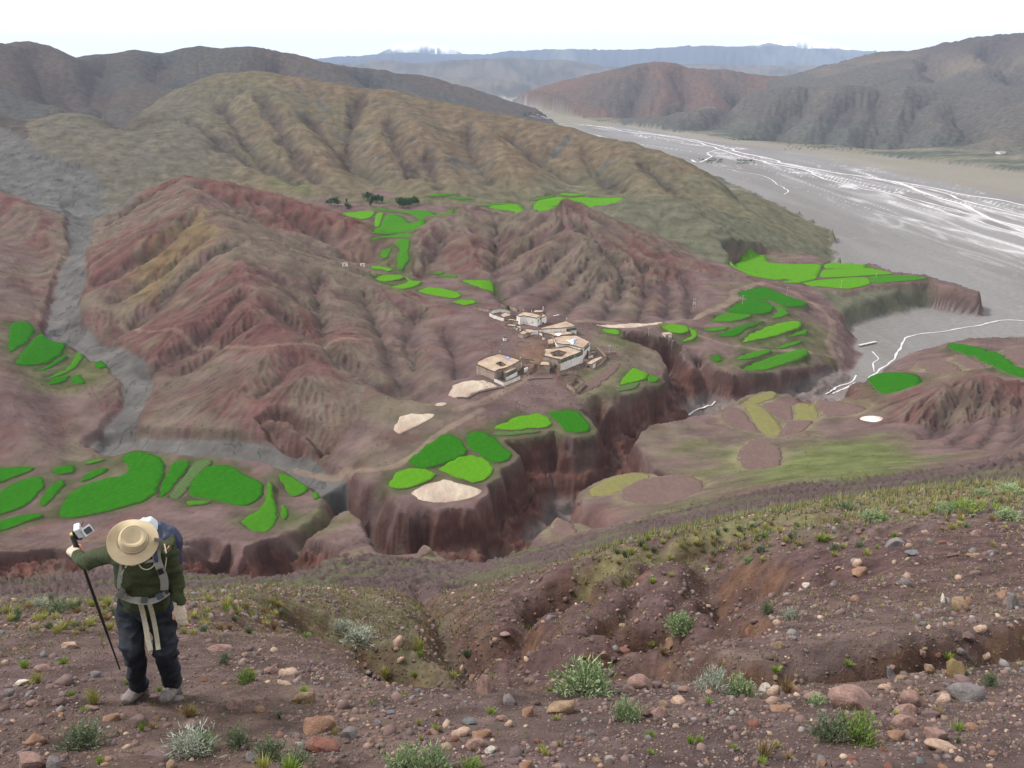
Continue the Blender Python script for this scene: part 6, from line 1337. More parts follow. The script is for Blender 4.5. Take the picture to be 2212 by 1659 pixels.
house('mud house with pale roof behind the open red yard', 'V', [(1235,688),(1165,690),(1160,640),(1215,620),(1245,640)], (1235,688), (1235,735), MUD, rim=.3)
house('little white outhouse at the foot of the tall house with blue sheeting', 'V', [(1712,815),(1655,832),(1650,812),(1700,795)], (1655,832), (1655,862), PLASTER, rim=.2)
house('tan-roofed barn against the back of the lowest left courtyard house yard', 'V', [(1000,925),(935,905),(950,885),(1005,898)], (1000,925), (1000,955), MUD, rim=.25)
house('low white byre between the little mud hut and the tall whitewashed house', 'V', [(840,505),(782,492),(800,470),(850,480)], (840,505), (840,530), PLASTER, [(0,1,.3,.6,.3,1.2,'door')], rim=.2)
house('stepped upper storey on the back of the long white-walled house', 'V', [(1290,765),(1140,775),(1130,745),(1250,728),(1400,715)], (1290,765), (1290,800), MUD, rim=.25)
def yard(label, c, pts, h, m, name='yard_wall', closed=False, t=.5, cap=True):
    W = surf(px(c, pts)); cx_, cy_ = W.mean(0); e = empty(name, (cx_, cy_, zat(cx_, cy_)), label, 'wall'); bm = bmesh.new(); wallrun(bm, [tuple(p) for p in W], t, zat, h, closed); meshpart('masonry', bm, m, e)
    if cap: bm = bmesh.new(); wallrun(bm, [tuple(p) for p in W], t + .16, lambda x, y: zat(x, y) + h + .55, -.35 + .0, closed) if False else wallrun(bm, [tuple(p) for p in W], t + .14, lambda x, y: zat(x, y) + h + .78, -.55, closed); meshpart('coping', bm, RIM, e)
    return e
yard('white garden wall in front of the lowest left courtyard house', 'V', [(528,1140),(640,1190),(735,1150),(832,1108)], 1.9, PLASTER)
yard('curved wall of the yard right of the lowest left courtyard house', 'V', [(850,910),(930,915),(1003,925),(1002,975),(985,1010),(925,1055)], 2.0, MUD)
yard('broken white wall around the yard at the upper left of the village', 'V', [(640,412),(560,390),(470,350),(500,325),(600,305),(715,330)], 2.2, PLASTER)
yard('front wall of the ruined pen above the village', 'V', [(275,268),(345,285),(470,310),(515,288)], 2.0, MUD)
yard('back wall of the ruined pen above the village', 'V', [(600,250),(700,262),(800,300)], 2.4, MUD)
yard('short white wall with a gap like pillars in the middle of the village', 'V', [(975,575),(1010,572),(1050,572)], 2.2, PLASTER, cap=False)
yard('upper ruined pen with dark walls below the long white-walled house', 'V', [(1295,1130),(1300,1075),(1380,1050),(1500,1060),(1505,1110),(1400,1150)], 2.4, MUD, closed=True, name='stone_pen')
yard('lower pen with a pale sunlit front wall beside the brown strip field', 'V', [(1400,1205),(1500,1285),(1610,1190),(1500,1130)], 2.2, MUD, closed=True, name='stone_pen')
yard('long mud wall running up from the shed at the right edge of the village', 'V', [(1750,968),(1810,920),(1865,868),(1830,810),(1760,740)], 1.8, MUD)
yard('low pale wall ending at the village lamp pole', 'V', [(1830,808),(1900,806),(1985,798)], 1.2, MUD, cap=False)
yard('dry stone wall along the track below the village', 'V', [(925,1125),(1000,1108),(1100,1105),(1220,1105)], .9, simple('rubble_wall', (.22, .17, .15), 2, .6, 1.4, 1, .2), cap=False)
yard('whitewashed gateposts and lintel wall of the curved yard', 'V', [(885,1035),(925,1020)], 2.4, PLASTER, cap=False, name='gate')
yard('retaining wall under the streaky pale floor', 'V', [(80,1340),(200,1345),(330,1275),(560,1225),(640,1215)], .7, simple('rubble_bank', (.16, .12, .105), 2, .6, 1.4, 1, .2), cap=False)
# sheets of cloth and plastic on the roofs
CLOTHB = simple('blue_plastic', (.10, .22, .62), 3, .8, 1.25, .3, .1, .5, hue=(.25, .35, .65)); CLOTHW = simple('white_cloth', (.72, .74, .78), 3, .85, 1.1, .3, .1, .7)
def cloth(label, P, zr, c, pts, m, name='tarpaulin'):
    Q = []
    for p in px(c, pts): s_, t2 = st(*p); Q.append((float(s_) * (zr + .4) / float(t2), (zr + .4) / float(t2)))
    n = len(Q); cx_ = sum(q[0] for q in Q) / n; cy_ = sum(q[1] for q in Q) / n; bm = bmesh.new(); cv = bm.verts.new((0, 0, .75)); vs_ = []
    for i in range(n):
        a, b_ = Q[i], Q[(i + 1) % n]; vs_ += [bm.verts.new((a[0] - cx_, a[1] - cy_, .05)), bm.verts.new(((a[0] + b_[0]) / 2 - cx_, (a[1] + b_[1]) / 2 - cy_, .35 * ((i % 2) * .8 + .3)))]
    for i in range(len(vs_)): bm.faces.new((cv, vs_[i], vs_[(i + 1) % len(vs_)]))
    bmesh.ops.subdivide_edges(bm, edges=bm.edges[:], cuts=2, use_grid_fill=True, fractal=.25)
    me = bpy.data.meshes.new(name); bm.to_mesh(me); bm.free(); me.materials.append(m); o = bpy.data.objects.new(name, me); COL.objects.link(o); o.location = (cx_, cy_, zr + .18); o['label'] = label; o['category'] = 'tarpaulin'
cloth('crumpled blue sheet on the roof of the lowest left courtyard house', H1[1], H1[2], 'V', [(662,850),(672,835),(690,842),(712,840),(700,862),(680,866)], CLOTHB)
cloth('pale blue-white sheeting spread on the roof of the tall house', H3[1], H3[2], 'V', [(1375,645),(1440,640),(1480,625),(1490,660),(1465,690),(1440,668)], CLOTHW)
cloth('bright blue sheet at the end of the pale sheeting', H3[1], H3[2], 'V', [(1478,622),(1508,618),(1512,640),(1492,655),(1472,690),(1455,672)], CLOTHB)
cloth('stretched white tarpaulin on the mud-brown house in the middle', None, float(H2[2]) - 1.2, 'V', [(1252,562),(1300,552),(1335,562),(1305,588),(1285,590)], CLOTHW)
# ---------------------------------------------------------------- poles
def cyl(bm, a, b, r0, r1, n=8):
    a, b = Vector(a), Vector(b); d = b - a; q = d.to_track_quat('Z', 'Y').to_matrix().to_4x4(); bmesh.ops.create_cone(bm, cap_ends=True, segments=n, radius1=r0, radius2=r1, depth=d.length, matrix=Matrix.Translation((a + b) / 2) @ q)
def pole(label, c, foot, top, arms=1, r=.16, twin=False, group=None, name='utility_pole', cat='utility pole'):
    w = surf(px(c, [foot]))[0]; z = zat(*w); _, t_ = st(*px(c, [top])[0]); h = float(t_) * w[1] - z; e = empty(name, (w[0], w[1], z), label, cat)
    xs = (-.8, .8) if twin else (0,)
    for x in xs: bm = bmesh.new(); cyl(bm, (w[0] + x, w[1], z - .5), (w[0] + x, w[1], z + h), r, r * .6); meshpart('shaft', bm, POLEM, e)
    for k in range(arms): bm = bmesh.new(); boxat(bm, (w[0], w[1] - .02, z + h * (.93 - .10 * k)), 1.6 if not twin else 2.6, .12, .14); meshpart('crossarm', bm, POLEM, e)
    for sx in (-.65, 0, .65):
        bm = bmesh.new(); cyl(bm, (w[0] + sx, w[1], z + h * .93 + .05), (w[0] + sx, w[1], z + h * .93 + .35), .06, .05, 6); meshpart('insulator', bm, PLASTER, e)
    if twin: bm = bmesh.new(); boxat(bm, (w[0], w[1], z + h * .55), 1.3, .7, 1.1); meshpart('transformer', bm, POLEM, e); bm = bmesh.new(); boxat(bm, (w[0], w[1], z + h * .45), 2.4, .9, .12); meshpart('platform', bm, POLEM, e)
    return e
pole('twin-legged pole with transformer on the slope above the dirt road', 'K', (592,412), (594,358), 2, twin=True)
pole('white pole in the rounded green terrace by the dirt road', 'K', (829,390), (831,344))
pole('pole at the top corner of the upper terrace beside the gully', 'K', (1047,348), (1051,303))
pole('pole at the front brink of the cliff-top plateau fields', 'K', (1313,312), (1317,268))
pole('pole at the back edge of the cliff-top plateau fields', 'K', (1664,240), (1668,208))
pole('pole on the gravel plain behind the tip of the cliff-top plateau', 'K', (1958,268), (1961,235))
pole('thin pole between the plateau tip and the cliff-top fields', 'K', (1818,266), (1821,240))
pole('farthest pole on the gravel plain near the right edge', 'K', (2176,250), (2178,226))
pole('small far pole behind the middle cliff-top field', 'K', (1485,258), (1487,237))
pole('pole beside the small white sheet right of the village', 'K', (369,540), (371,503))
pole('village pole standing on the low pale wall', 'V', (1903,808), (1907,700), r=.2)
pole('short pole on the green edge right of the village', 'K', (176,628), (178,588))
def flagpole(label, c, foot, top, zr, flag=True):
    s_, t_ = st(*px(c, [foot])[0]); y = zr / float(t_); x = float(s_) * y; _, t2 = st(*px(c, [top])[0]); h = float(t2) * y - zr; e = empty('flagpole', (x, y, zr), label, 'flagpole'); bm = bmesh.new(); cyl(bm, (x, y, zr), (x, y, zr + h), .09, .05, 6); meshpart('shaft', bm, WOODP, e)
    if flag: bm = bmesh.new(); boxat(bm, (x + .25, y, zr + h * .75), .45, .03, h * .4); meshpart('cloth', bm, CLOTHW, e)
flagpole('leaning flagpole on the back corner of the lowest left courtyard house', 'V', (585,808), (592,768), H1[2])
flagpole('flagpole with a pinkish rag at the right corner of the lowest left courtyard house', 'V', (832,884), (836,835), H1[2])
flagpole('tallest flagpole on the right of the tall whitewashed house', 'V', (1105,345), (1108,230), H6[2]); flagpole('flagpole in the middle of the roof of the tall whitewashed house', 'V', (968,345), (970,280), H6[2]); flagpole('short flagpole at the back left of the tall whitewashed house', 'V', (868,303), (868,268), H6[2])
flagpole('small flagpole on the low house at the back right of the village', 'V', (1388,412), (1393,372), H6[2] - 2.5)
def shrine(label, c, foot, w):
    X_, Y_ = surf(px(c, [foot]))[0]; z = zat(X_, Y_); e = empty('shrine', (X_, Y_, z), label, 'shrine'); bm = bmesh.new(); boxat(bm, (X_, Y_, z + w * .4), w, w, w * 1.4, .3); meshpart('plinth', bm, PLASTER, e); bm = bmesh.new(); boxat(bm, (X_, Y_, z + w * 1.18), w * 1.2, w * 1.2, w * .18, .3); meshpart('cap', bm, RIM, e); bm = bmesh.new()
    for k in range(7): a = k * .9; cyl(bm, (X_, Y_, z + w * 1.2), (X_ + math.cos(a) * w * .6, Y_ + math.sin(a) * w * .4, z + w * (2.3 + .2 * (k % 3))), .05, .03, 5)
    meshpart('prayer_sticks', bm, WOODP, e)
shrine('small white shrine with branches alone on the slope left of the village', 'V', (650,645), 1.7); shrine('little white incense burner below the mud-brown middle house', 'V', (1120,632), 1.3)
# little things beyond
def slab(name, label, cat, c, a, b_, w, h, m):
    W = surf(px(c, [a, b_])); cx_, cy_ = W.mean(0); L = float(np.hypot(*(W[1] - W[0]))); an = math.atan2(W[1][1] - W[0][1], W[1][0] - W[0][0]); z = zat(cx_, cy_); e = empty(name, (cx_, cy_, z), label, cat)
    bm = bmesh.new(); boxat(bm, (cx_, cy_, z + h), L, w, .3, an); meshpart('deck', bm, m, e)
    for s_ in (-.4, -.13, .13, .4): bm = bmesh.new(); boxat(bm, (cx_ + math.cos(an) * L * s_, cy_ + math.sin(an) * L * s_, z + h / 2 - .4), .5, w * .8, h + .5, an); meshpart('pier', bm, m, e)
slab('footbridge', 'pale low bridge at the head of the gravel delta', 'bridge', 'K', (1402,596), (1484,578), 2.2, 1.1, POLEM)
slab('footbridge', 'pale concrete sill lying left of the village above the brown slope', 'concrete sill', 'V', (1235,356), (1300,352), 1.0, .5, POLEM)
def far_block(label, c, p, w, h):
    X_, Y_ = surf(px(c, [p]))[0]; z = zat(X_, Y_); e = empty('hut', (X_, Y_, z), label, 'hut'); bm = bmesh.new(); boxat(bm, (X_, Y_, z + h / 2 - .3), w, w * .7, h + .6, .4); meshpart('wall', bm, PLASTER, e); bm = bmesh.new(); boxat(bm, (X_, Y_, z + h + .1), w * 1.1, w * .8, .25, .4); meshpart('roof', bm, ROOF, e); bm = bmesh.new(); boxat(bm, (X_ - .1, Y_ - w * .36, z + h * .4), w * .25, .3, h * .6, .4); meshpart('door', bm, DARKW, e)
far_block('tiny white hut beside the small yellow-green field', 'K', (458,545), 5.0, 1.8); far_block('tiny white hut on the left shoulder of the side gully', 'B', (512,692), 3.0, 2.0); far_block('tiny pale hut behind the ridge left of the side gully', 'B', (392,686), 4, 1.6); far_block('far white hut at the picture\'s right edge beyond the road', 'R', (2110,664), 17, 5)
# animal by the pond-side slope: dark donkey grazing
# ---------------------------------------------------------------- trees of the side valley groves
BARK = simple('bark', (.12, .09, .07), 6, .7, 1.3, .5, .05); FOL = simple('poplar_leaves', (.030, .070, .018), 1.2, .55, 1.5, 0, 0, .8, hue=(.05, .10, .022))
def crown_mesh(seed, n=750):
    rs_ = np.random.RandomState(seed); vs = []; fs = []; cl = [(rs_.normal() * .26, rs_.normal() * .26, rs_.uniform(.35, .95), rs_.uniform(.17, .32)) for _ in range(15)]
    for _ in range(n):
        c_ = cl[rs_.randint(15)]; d = rs_.normal(size=3); d /= np.linalg.norm(d); p = np.array(c_[:3]) + d * c_[3] * rs_.uniform(.6, 1.05); a = rs_.normal(size=3); a /= np.linalg.norm(a); b_ = np.cross(a, d + .3 * rs_.normal(size=3)); b_ /= np.linalg.norm(b_) + 1e-9; s = rs_.uniform(.035, .07)
        i = len(vs); vs += [p - a * s, p + b_ * s, p + a * s, p - b_ * s]; fs.append((i, i + 1, i + 2, i + 3))
    return tomesh('crown', vs, fs, FOL)
CR = [crown_mesh(i) for i in range(3)]
bm = bmesh.new(); cyl(bm, (0, 0, -.05), (.02, 0, .5), .045, .025); cyl(bm, (.02, 0, .4), (.18, .05, .75), .022, .01, 6); cyl(bm, (.02, 0, .42), (-.15, -.08, .72), .022, .01, 6); TR = bpy.data.meshes.new('trunk'); bm.to_mesh(TR); bm.free(); TR.materials.append(BARK)
for i, (x, y, w, h, lb) in enumerate([(285,278,32,38,'smaller tree left of the leftmost dark tree'),(325,285,58,58,'round dark tree at the left of the groves'),(405,300,30,38,'low bushy tree in the gap right of the leftmost trees'),(428,305,28,30,'low tree right beside the low bushy one'),(406,262,18,26,'slender sapling between the first trees'),
     (548,248,50,58,'tall dark tree at the left of the middle grove'),(582,262,42,58,'tree in the heart of the middle grove'),(570,290,24,55,'thin pale young tree in front of the middle grove'),(612,265,46,58,'lighter rounded tree at the right of the middle grove'),(640,262,26,42,'small tree at the right end of the middle grove'),
     (760,295,46,66,'leftmost dark tree of the right-hand grove'),(785,298,48,72,'tall dark tree in the right-hand grove'),(812,295,44,64,'third dark tree of the right-hand grove'),(835,288,36,56,'fourth tree of the right-hand grove'),(856,280,44,60,'lighter tree near the right end of the right-hand grove'),(876,278,30,48,'last small tree of the right-hand grove')]):
    X_, Y_, z, ppm = spot('B', x, y); e = empty('tree', (X_, Y_, z), lb, 'tree'); k = CRP['B'][2]; W_ = w * k * ppm; Hh = h * k * ppm
    for nm, me in (('crown', CR[i % 3]), ('trunk', TR)): o = bpy.data.objects.new(nm, me); COL.objects.link(o); o.parent = e
    e.scale = (W_ * .95, W_ * .95, Hh * .95); e.rotation_euler = (0, 0, i * 1.3)
# dark bushes along far roads: low thicket patches on the river flat
n = 260; pts = []
for (u0, v0, u1, v1, k) in ((1510,342,1560,352,50),(1590,345,1632,354,50),(1130,243,1175,252,50),(1690,312,1900,326,50),(1560,300,1640,304,30)):
    for _ in range(k): pts.append((random.uniform(u0, u1), random.uniform(v0, v1)))
W = surf(pts); zz = H(W[:, 0], W[:, 1]); sc = W[:, 1] / F * 2.2; scatter_mesh('thicket', PEB, np.stack([W[:, 0], W[:, 1], zz + sc * .3], 1), sc, np.tile([[.045, .065, .035]], (len(W), 1)), OV, OF, 'dark low thickets strung along the river flats', (.3, .6), 4)

# rubble, brushwood and dung heaps lying about the village
rs = np.random.RandomState(21); n = 900; W = surf([(u, v) for u, v in zip(rs.uniform(1040, 1330, 400), rs.uniform(690, 880, 400))]); W = W[rs.randint(0, len(W), n)] + rs.normal(size=(n, 2)) * 3
ok = (H(W[:, 0], W[:, 1]) < -140) & (W[:, 1] < 560); W = W[ok]; n = len(W); zz = H(W[:, 0], W[:, 1]); sc = rs.uniform(.15, .55, n); cp = np.array([(.20, .15, .12), (.30, .25, .20), (.08, .05, .045), (.13, .14, .06)])
scatter_mesh('rubble', PEB, np.stack([W[:, 0], W[:, 1], zz + sc * .3], 1), sc, cp[rs.choice(4, n, p=[.4, .25, .2, .15])], OV, OF, 'rubble and brushwood lying between the village houses', (.3, .8), 5)
# ---------------------------------------------------------------- the hiker
CRP['H'] = (88.5, 1079.4, .2881)
def at3(x, y, Y, c='H'):
    s_, t_ = st(*px(c, [(x, y)])[0]); return Vector((float(s_) * Y, Y, float(t_) * Y))
fa = px('H', [(715, 1530)])[0]; fb = px('H', [(1015, 1475)])[0]
GA = surf([fa])[0]; GB = surf([fb])[0]
ga = Vector((GA[0], GA[1], zat(*GA))); gb = Vector((GB[0], GB[1], zat(*GB)))
Y0 = (ga.y + gb.y) / 2; KY = Y0 / 5.15
def J(x, y, Y): return at3(x, y, Y * KY)
hipL, hipR = J(672, 835, 5.12), J(888, 835, 5.14)
kneeL, kneeR = J(700, 1110, 4.98), J(945, 1100, 5.06)
ankL, ankR = J(735, 1420, 5.20), J(985, 1375, 5.22)
pel, wai, che, upc, nek = J(778, 800, 5.13), J(778, 700, 5.08), J(770, 570, 5.00), J(762, 440, 4.92), J(735, 385, 4.86)
shL, shR = J(580, 385, 4.96), J(935, 350, 4.93)
elL, haL = J(330, 470, 5.16), J(268, 405, 5.38)
elR, wrR, haR = J(1012, 590, 5.02), J(1035, 790, 4.98), J(1050, 870, 4.96)
head = J(695, 335, 4.74)
def ring_tube(bm, pts, rad, side=Vector((1, 0, 0)), n=16, cap=True):
    """rings of rx (along side) by ry round each point of a line"""
    rings = []
    for i, (p, r) in enumerate(zip(pts, rad)):
        a = pts[max(i - 1, 0)]; b = pts[min(i + 1, len(pts) - 1)]; d = (b - a).normalized(); s = (side - d * side.dot(d)).normalized(); f = d.cross(s); rx, ry = r if isinstance(r, tuple) else (r, r)
        rings.append([bm.verts.new(p + s * math.cos(k * 2 * math.pi / n) * rx + f * math.sin(k * 2 * math.pi / n) * ry) for k in range(n)])
    for A_, B_ in zip(rings[:-1], rings[1:]):
        for k in range(n): bm.faces.new((A_[k], A_[(k + 1) % n], B_[(k + 1) % n], B_[k]))
    if cap:
        for rg, s in ((rings[0], -1), (rings[-1], 1)):
            c = sum((v.co for v in rg), Vector()) / n; v = bm.verts.new(c)
            for k in range(n): bm.faces.new((rg[k], rg[(k + 1) % n], v) if s > 0 else (rg[(k + 1) % n], rg[k], v))
def ball(bm, c, r, sc=(1, 1, 1), rot=None):
    m_ = Matrix.Translation(c) @ (rot or Matrix.Identity(4)) @ Matrix.Diagonal((r * sc[0], r * sc[1], r * sc[2], 1)); bmesh.ops.create_icosphere(bm, subdivisions=3, radius=1, matrix=m_)
def fuse(name, bm, vox, m, parent, wr=0, wf=(9, 9, 9), smooth=3, seed=0):
    """melts overlapping pieces into one skin, then folds it"""
    bmesh.ops.recalc_face_normals(bm, faces=bm.faces[:]); me = bpy.data.meshes.new(name + '_raw'); bm.to_mesh(me); bm.free(); o = bpy.data.objects.new(name + '_raw', me); COL.objects.link(o)
    r_ = o.modifiers.new('r', 'REMESH'); r_.mode = 'VOXEL'; r_.voxel_size = vox; r_.use_smooth_shade = True; s_ = o.modifiers.new('s', 'SMOOTH'); s_.factor = .5; s_.iterations = smooth
    dg = bpy.context.evaluated_depsgraph_get(); me2 = bpy.data.meshes.new_from_object(o.evaluated_get(dg)); bpy.data.objects.remove(o); bpy.data.meshes.remove(me); me2.name = name
    if wr:
        n = len(me2.vertices); co = np.empty(n * 3, np.float32); me2.vertices.foreach_get('co', co); co = co.reshape(-1, 3); no = np.empty(n * 3, np.float32); me2.vertices.foreach_get('normal', no); no = no.reshape(-1, 3)
        q = co * np.array(wf); a = vnoise(q[:, 0] + q[:, 1] * .6 + seed, q[:, 2] + q[:, 1] * .5, 7 + seed); b_ = vnoise(q[:, 0] * 2.3 + q[:, 2] * .8, q[:, 2] * 2.1 - q[:, 1], 9 + seed)
        dsp = (1 - 2 * np.abs(a)) * .7 + .35 * (1 - 2 * np.abs(b_)) - .25; co = co + no * (dsp * wr)[:, None]; me2.vertices.foreach_set('co', co.astype(np.float32).ravel()); me2.update()
    me2.materials.clear(); me2.materials.append(m); me2.polygons.foreach_set('use_smooth', np.ones(len(me2.polygons), bool))
    ob = bpy.data.objects.new(name, me2); COL.objects.link(ob)
    if parent: ob.parent = parent; ob.matrix_parent_inverse = Matrix.Translation(-Vector(parent.location))
    return ob
SKIN = simple('skin', (.48, .20, .15), 30, .9, 1.1, .1, .002, .55); SHIRT = simple('olive_knit', (.028, .036, .014), 60, .75, 1.25, .4, .004, .95, hue=(.036, .044, .018)); TROU = simple('charcoal_trousers', (.010, .011, .015), 30, .7, 1.4, .4, .006, .8, hue=(.015, .018, .025))
GLOVE = simple('cream_wool', (.46, .38, .30), 90, .75, 1.2, .8, .004, .95); BOOT = simple('dusty_boot', (.17, .145, .135), 40, .7, 1.3, .5, .005, .9); SOLE = simple('boot_sole', (.06, .05, .045), 20); HAT = simple('hat_felt', (.50, .41, .27), 9, .82, 1.12, .25, .004, .95, hue=(.43, .34, .22)); HATB = simple('hat_band', (.43, .37, .235), 40, .85, 1.15, .4, .004, .95)
STRAP = simple('grey_strap', (.24, .235, .21), 50, .85, 1.15, .4, .003, .9); WEB = simple('tan_webbing', (.36, .33, .25), 60, .85, 1.15, .4, .003, .9); NAVY = simple('navy_nylon', (.014, .022, .060), 20, .75, 1.3, .3, .004, .5, spec=.5); PALEN = simple('pale_nylon', (.50, .53, .54), 14, .85, 1.1, .3, .006, .6); BLACK = simple('black_plastic', (.012, .012, .013), 20, .8, 1.2, .1, .001, .35, spec=.5); SILVER = simple('silver_plastic', (.50, .51, .52), 20, .9, 1.1, 0, 0, .3, spec=.6); CORKY = simple('brass_cap', (.45, .33, .08), 20, .8, 1.2, 0, 0, .4, spec=.5)
PE = empty('person', tuple((ga + gb) / 2), 'hiker in a wide tan hat climbing head down with a pole in one hand', 'person')
up_ = Vector((0, 0, 1)); Xv = Vector((1, 0, 0))
def lp(a, b, f): return a.lerp(b, f)
spine_side = (shR - shL).normalized()
# pole geometry first: the hand closes round it
pt, pb = J(232, 262, 5.42), J(592, 1272, 5.95)
gz = zat(pb.x, pb.y)
ax = (pt - pb).normalized(); hf = (J(268, 405, 5.5) - pb).length / (pt - pb).length; grip = lp(pb, pt, (pb - J(272, 405, 5.46)).length / (pb - pt).length)
toC = (-grip).normalized(); toC = (toC - ax * toC.dot(ax)).normalized(); lat = ax.cross(toC)      # lat points to the picture's right or left
if lat.x < 0: lat = -lat
body = bmesh.new()
ring_tube(body, [pel, wai, che, upc, nek, lp(nek, head, .5)], [(.11, .07), (.10, .06), (.11, .06), (.08, .045), (.05, .05), (.055, .055)], spine_side)
for a, b_, c_ in ((hipL, kneeL, ankL), (hipR, kneeR, ankR)): ring_tube(body, [pel.lerp(a, .7), lp(a, b_, .5), b_, lp(b_, c_, .35), c_], [.055, .052, .040, .042, .030])
for a, b_, c_ in ((shL, elL, haL - toC * .0), (shR, elR, wrR)): ring_tube(body, [lp(upc, a, .6), a, lp(a, b_, .5), b_, lp(b_, c_, .4), c_], [.035, .034, .032, .030, .029, .025])
fdir = (head - nek).normalized(); face = (-up_ * .75 - Vector((0, .62, 0))).normalized(); face = (face - fdir * face.dot(fdir) * .6).normalized()
ball(body, head, .098, (.80, .98, 1.1)); ball(body, head + face * .075 - fdir * .045, .05, (.8, 1, 1))        # skull and jaw
sx = spine_side; ball(body, head + face * .112 - fdir * .02, .017); ball(body, head + face * .10 - fdir * .055, .02, (1.4, .7, .5))
for s in (-1, 1): ball(body, head + sx * s * .082 - fdir * .012, .022, (.4, 1, 1.3)); ball(body, head + sx * s * .032 + face * .09 + fdir * .012, .013)
def finger(bm, pts, r): ring_tube(bm, pts, [r, r, r * .95, r * .88, r * .72][:len(pts)], Xv, 10); ball(bm, pts[-1], r * .76)
# gripping hand: palm on the picture's left of the shaft, fingers come round the front
palm = grip - lat * .030 - toC * .012
hb = bmesh.new()
def grip_pts(off, r, a0, a1, k=5):
    return [grip + ax * off + (lat * -math.cos(a) + toC * math.sin(a)) * (r) for a in [a0 + (a1 - a0) * i / (k - 1) for i in range(k)]]
hand_bm = bmesh.new(); ring_tube(hand_bm, [haL + (haL - elL) * .0, palm - ax * .02 - toC * .012, palm + ax * .005], [.030, (.036, .026), (.040, .024)], lat); ring_tube(hand_bm, [palm - ax * .040, palm, palm + ax * .038], [(.018, .022)] * 3, lat)
for i, (off, rr) in enumerate(((.034, .0105), (.012, .011), (-.010, .0105), (-.031, .0092))): finger(body, grip_pts(off, .029, .35 - .05 * i, 3.0 + (.1 if i == 1 else 0) - .12 * i), rr)
finger(body, [palm + ax * .03 - toC * .012, grip + ax * .052 - toC * .022 + lat * .004, grip + ax * .054 + lat * .026, grip + ax * .050 + lat * .024 + toC * .020], .0115)
ring_tube(body, [haL, palm, palm + ax * .01], [.026, (.032, .022), (.034, .02)], lat); ring_tube(body, [palm - ax * .035, palm + ax * .034], [(.016, .018)] * 2, lat)
# hanging hand
hd = (haR - wrR).normalized(); hd = (hd - Vector((0, 0, .3))).normalized(); hx = Vector((.9, -.35, 0)); hx = (hx - hd * hx.dot(hd)).normalized(); hn = hd.cross(hx); kn = wrR + hd * .085
if hn.y > 0: hn = -hn
ring_tube(body, [wrR, wrR + hd * .04, kn], [(.024, .018), (.030, .013), (.034, .012)], hx)
for i in range(4):
    b0 = kn + hx * (.029 - .0195 * i); l = (.080, .088, .082, .064)[i]; finger(body, [b0 - hd * .01, b0 + hd * l * .4, b0 + hd * l * .72 - hn * .014, b0 + hd * l * .85 - hn * .036], .0092)
finger(body, [wrR + hd * .03 - hx * .03, wrR + hd * .062 - hx * .050 + hn * .008, wrR + hd * .095 - hx * .052 + hn * .012], .0112)
fuse('body', body, .0058, SKIN, PE, smooth=2)
# gloves: fingerless on the pole hand, mitten-like cuff and palm on the other
g = bmesh.new(); ring_tube(g, [lp(haL, elL, .30), lp(haL, elL, .1), palm - toC * .012, palm + ax * .02 - toC * .004], [.040, .037, (.042, .035), (.043, .034)], lat)
for off in (.034, .012, -.010, -.031): ring_tube(g, grip_pts(off, .0295, .1, .55, 3), [.0136, .013, .0122], Xv, 10)
ring_tube(g, [palm + ax * .022 - toC * .014, grip + ax * .050 - toC * .024], [.017, .0145], Xv, 10); fuse('glove', g, .006, GLOVE, PE, .002, (60, 60, 60), 2)
g = bmesh.new(); ring_tube(g, [lp(wrR, elR, .18), wrR, wrR + hd * .045, kn + hd * .012], [.038, (.034, .030), (.047, .026), (.049, .024)], hx)
for i in range(4):
    b0 = kn + hx * (.029 - .0195 * i); l = (.080, .088, .082, .064)[i]; ring_tube(g, [b0 - hd * .01, b0 + hd * l * .35, b0 + hd * l * .66 - hn * .010], [.0155, .0150, .0142], Xv, 10)
ring_tube(g, [wrR + hd * .03 - hx * .03, wrR + hd * .062 - hx * .050 + hn * .008], [.0165, .0155], Xv, 10); fuse('glove', g, .006, GLOVE, PE, .002, (60, 60, 60), 2, 4)
# shirt
sb = bmesh.new(); ring_tube(sb, [lp(pel, wai, .25), wai, lp(wai, che, .5), che, upc, lp(upc, nek, .6)], [(.175, .12), (.165, .115), (.178, .12), (.195, .128), (.185, .105), (.10, .075)], spine_side, 24)
for a, b_, c_, f in ((shL, elL, haL, .86), (shR, elR, wrR, .97)): ring_tube(sb, [lp(upc, a, .45), a, lp(a, b_, .5), b_, lp(b_, c_, .45), lp(b_, c_, f)], [.088, .080, .064, .055, .049, .040], Xv, 18)
SH = fuse('shirt', sb, .011, SHIRT, PE, .013, (9, 9, 14), 3)
cb_ = bmesh.new(); ring_tube(cb_, [lp(upc, nek, .35), lp(nek, head, .35)], [(.085, .075), (.066, .066)], spine_side, 18); fuse('collar', cb_, .01, SHIRT, PE)
# trousers, full and baggy at the knee
tb = bmesh.new(); ring_tube(tb, [lp(pel, wai, .55), pel, lp(pel, (hipL + hipR) / 2, .9)], [(.17, .12), (.178, .125), (.165, .115)], spine_side, 24)
kf = Vector((0, -.035, .01))
for a, b_, c_, s in ((hipL, kneeL, ankL, -1), (hipR, kneeR, ankR, 1)):
    out = Xv * s * .008; ring_tube(tb, [lp(pel, a, .8) + Vector((0, 0, .02)), a + out * 2.2, lp(a, b_, .5) + out, b_ + kf, lp(b_, c_, .25) + kf * .3 - out, lp(b_, c_, .6), lp(b_, c_, .97)], [(.098, .105), (.100, .105), (.080, .086), (.078, .088), (.062, .070), (.060, .066), (.058, .072)], Xv, 20)
    ring_tube(tb, [lp(b_, c_, .12) + Vector((s * .05, -.01, 0)), lp(b_, c_, .28) + Vector((s * .03, -.02, 0))], [.035, .03], Xv, 12)
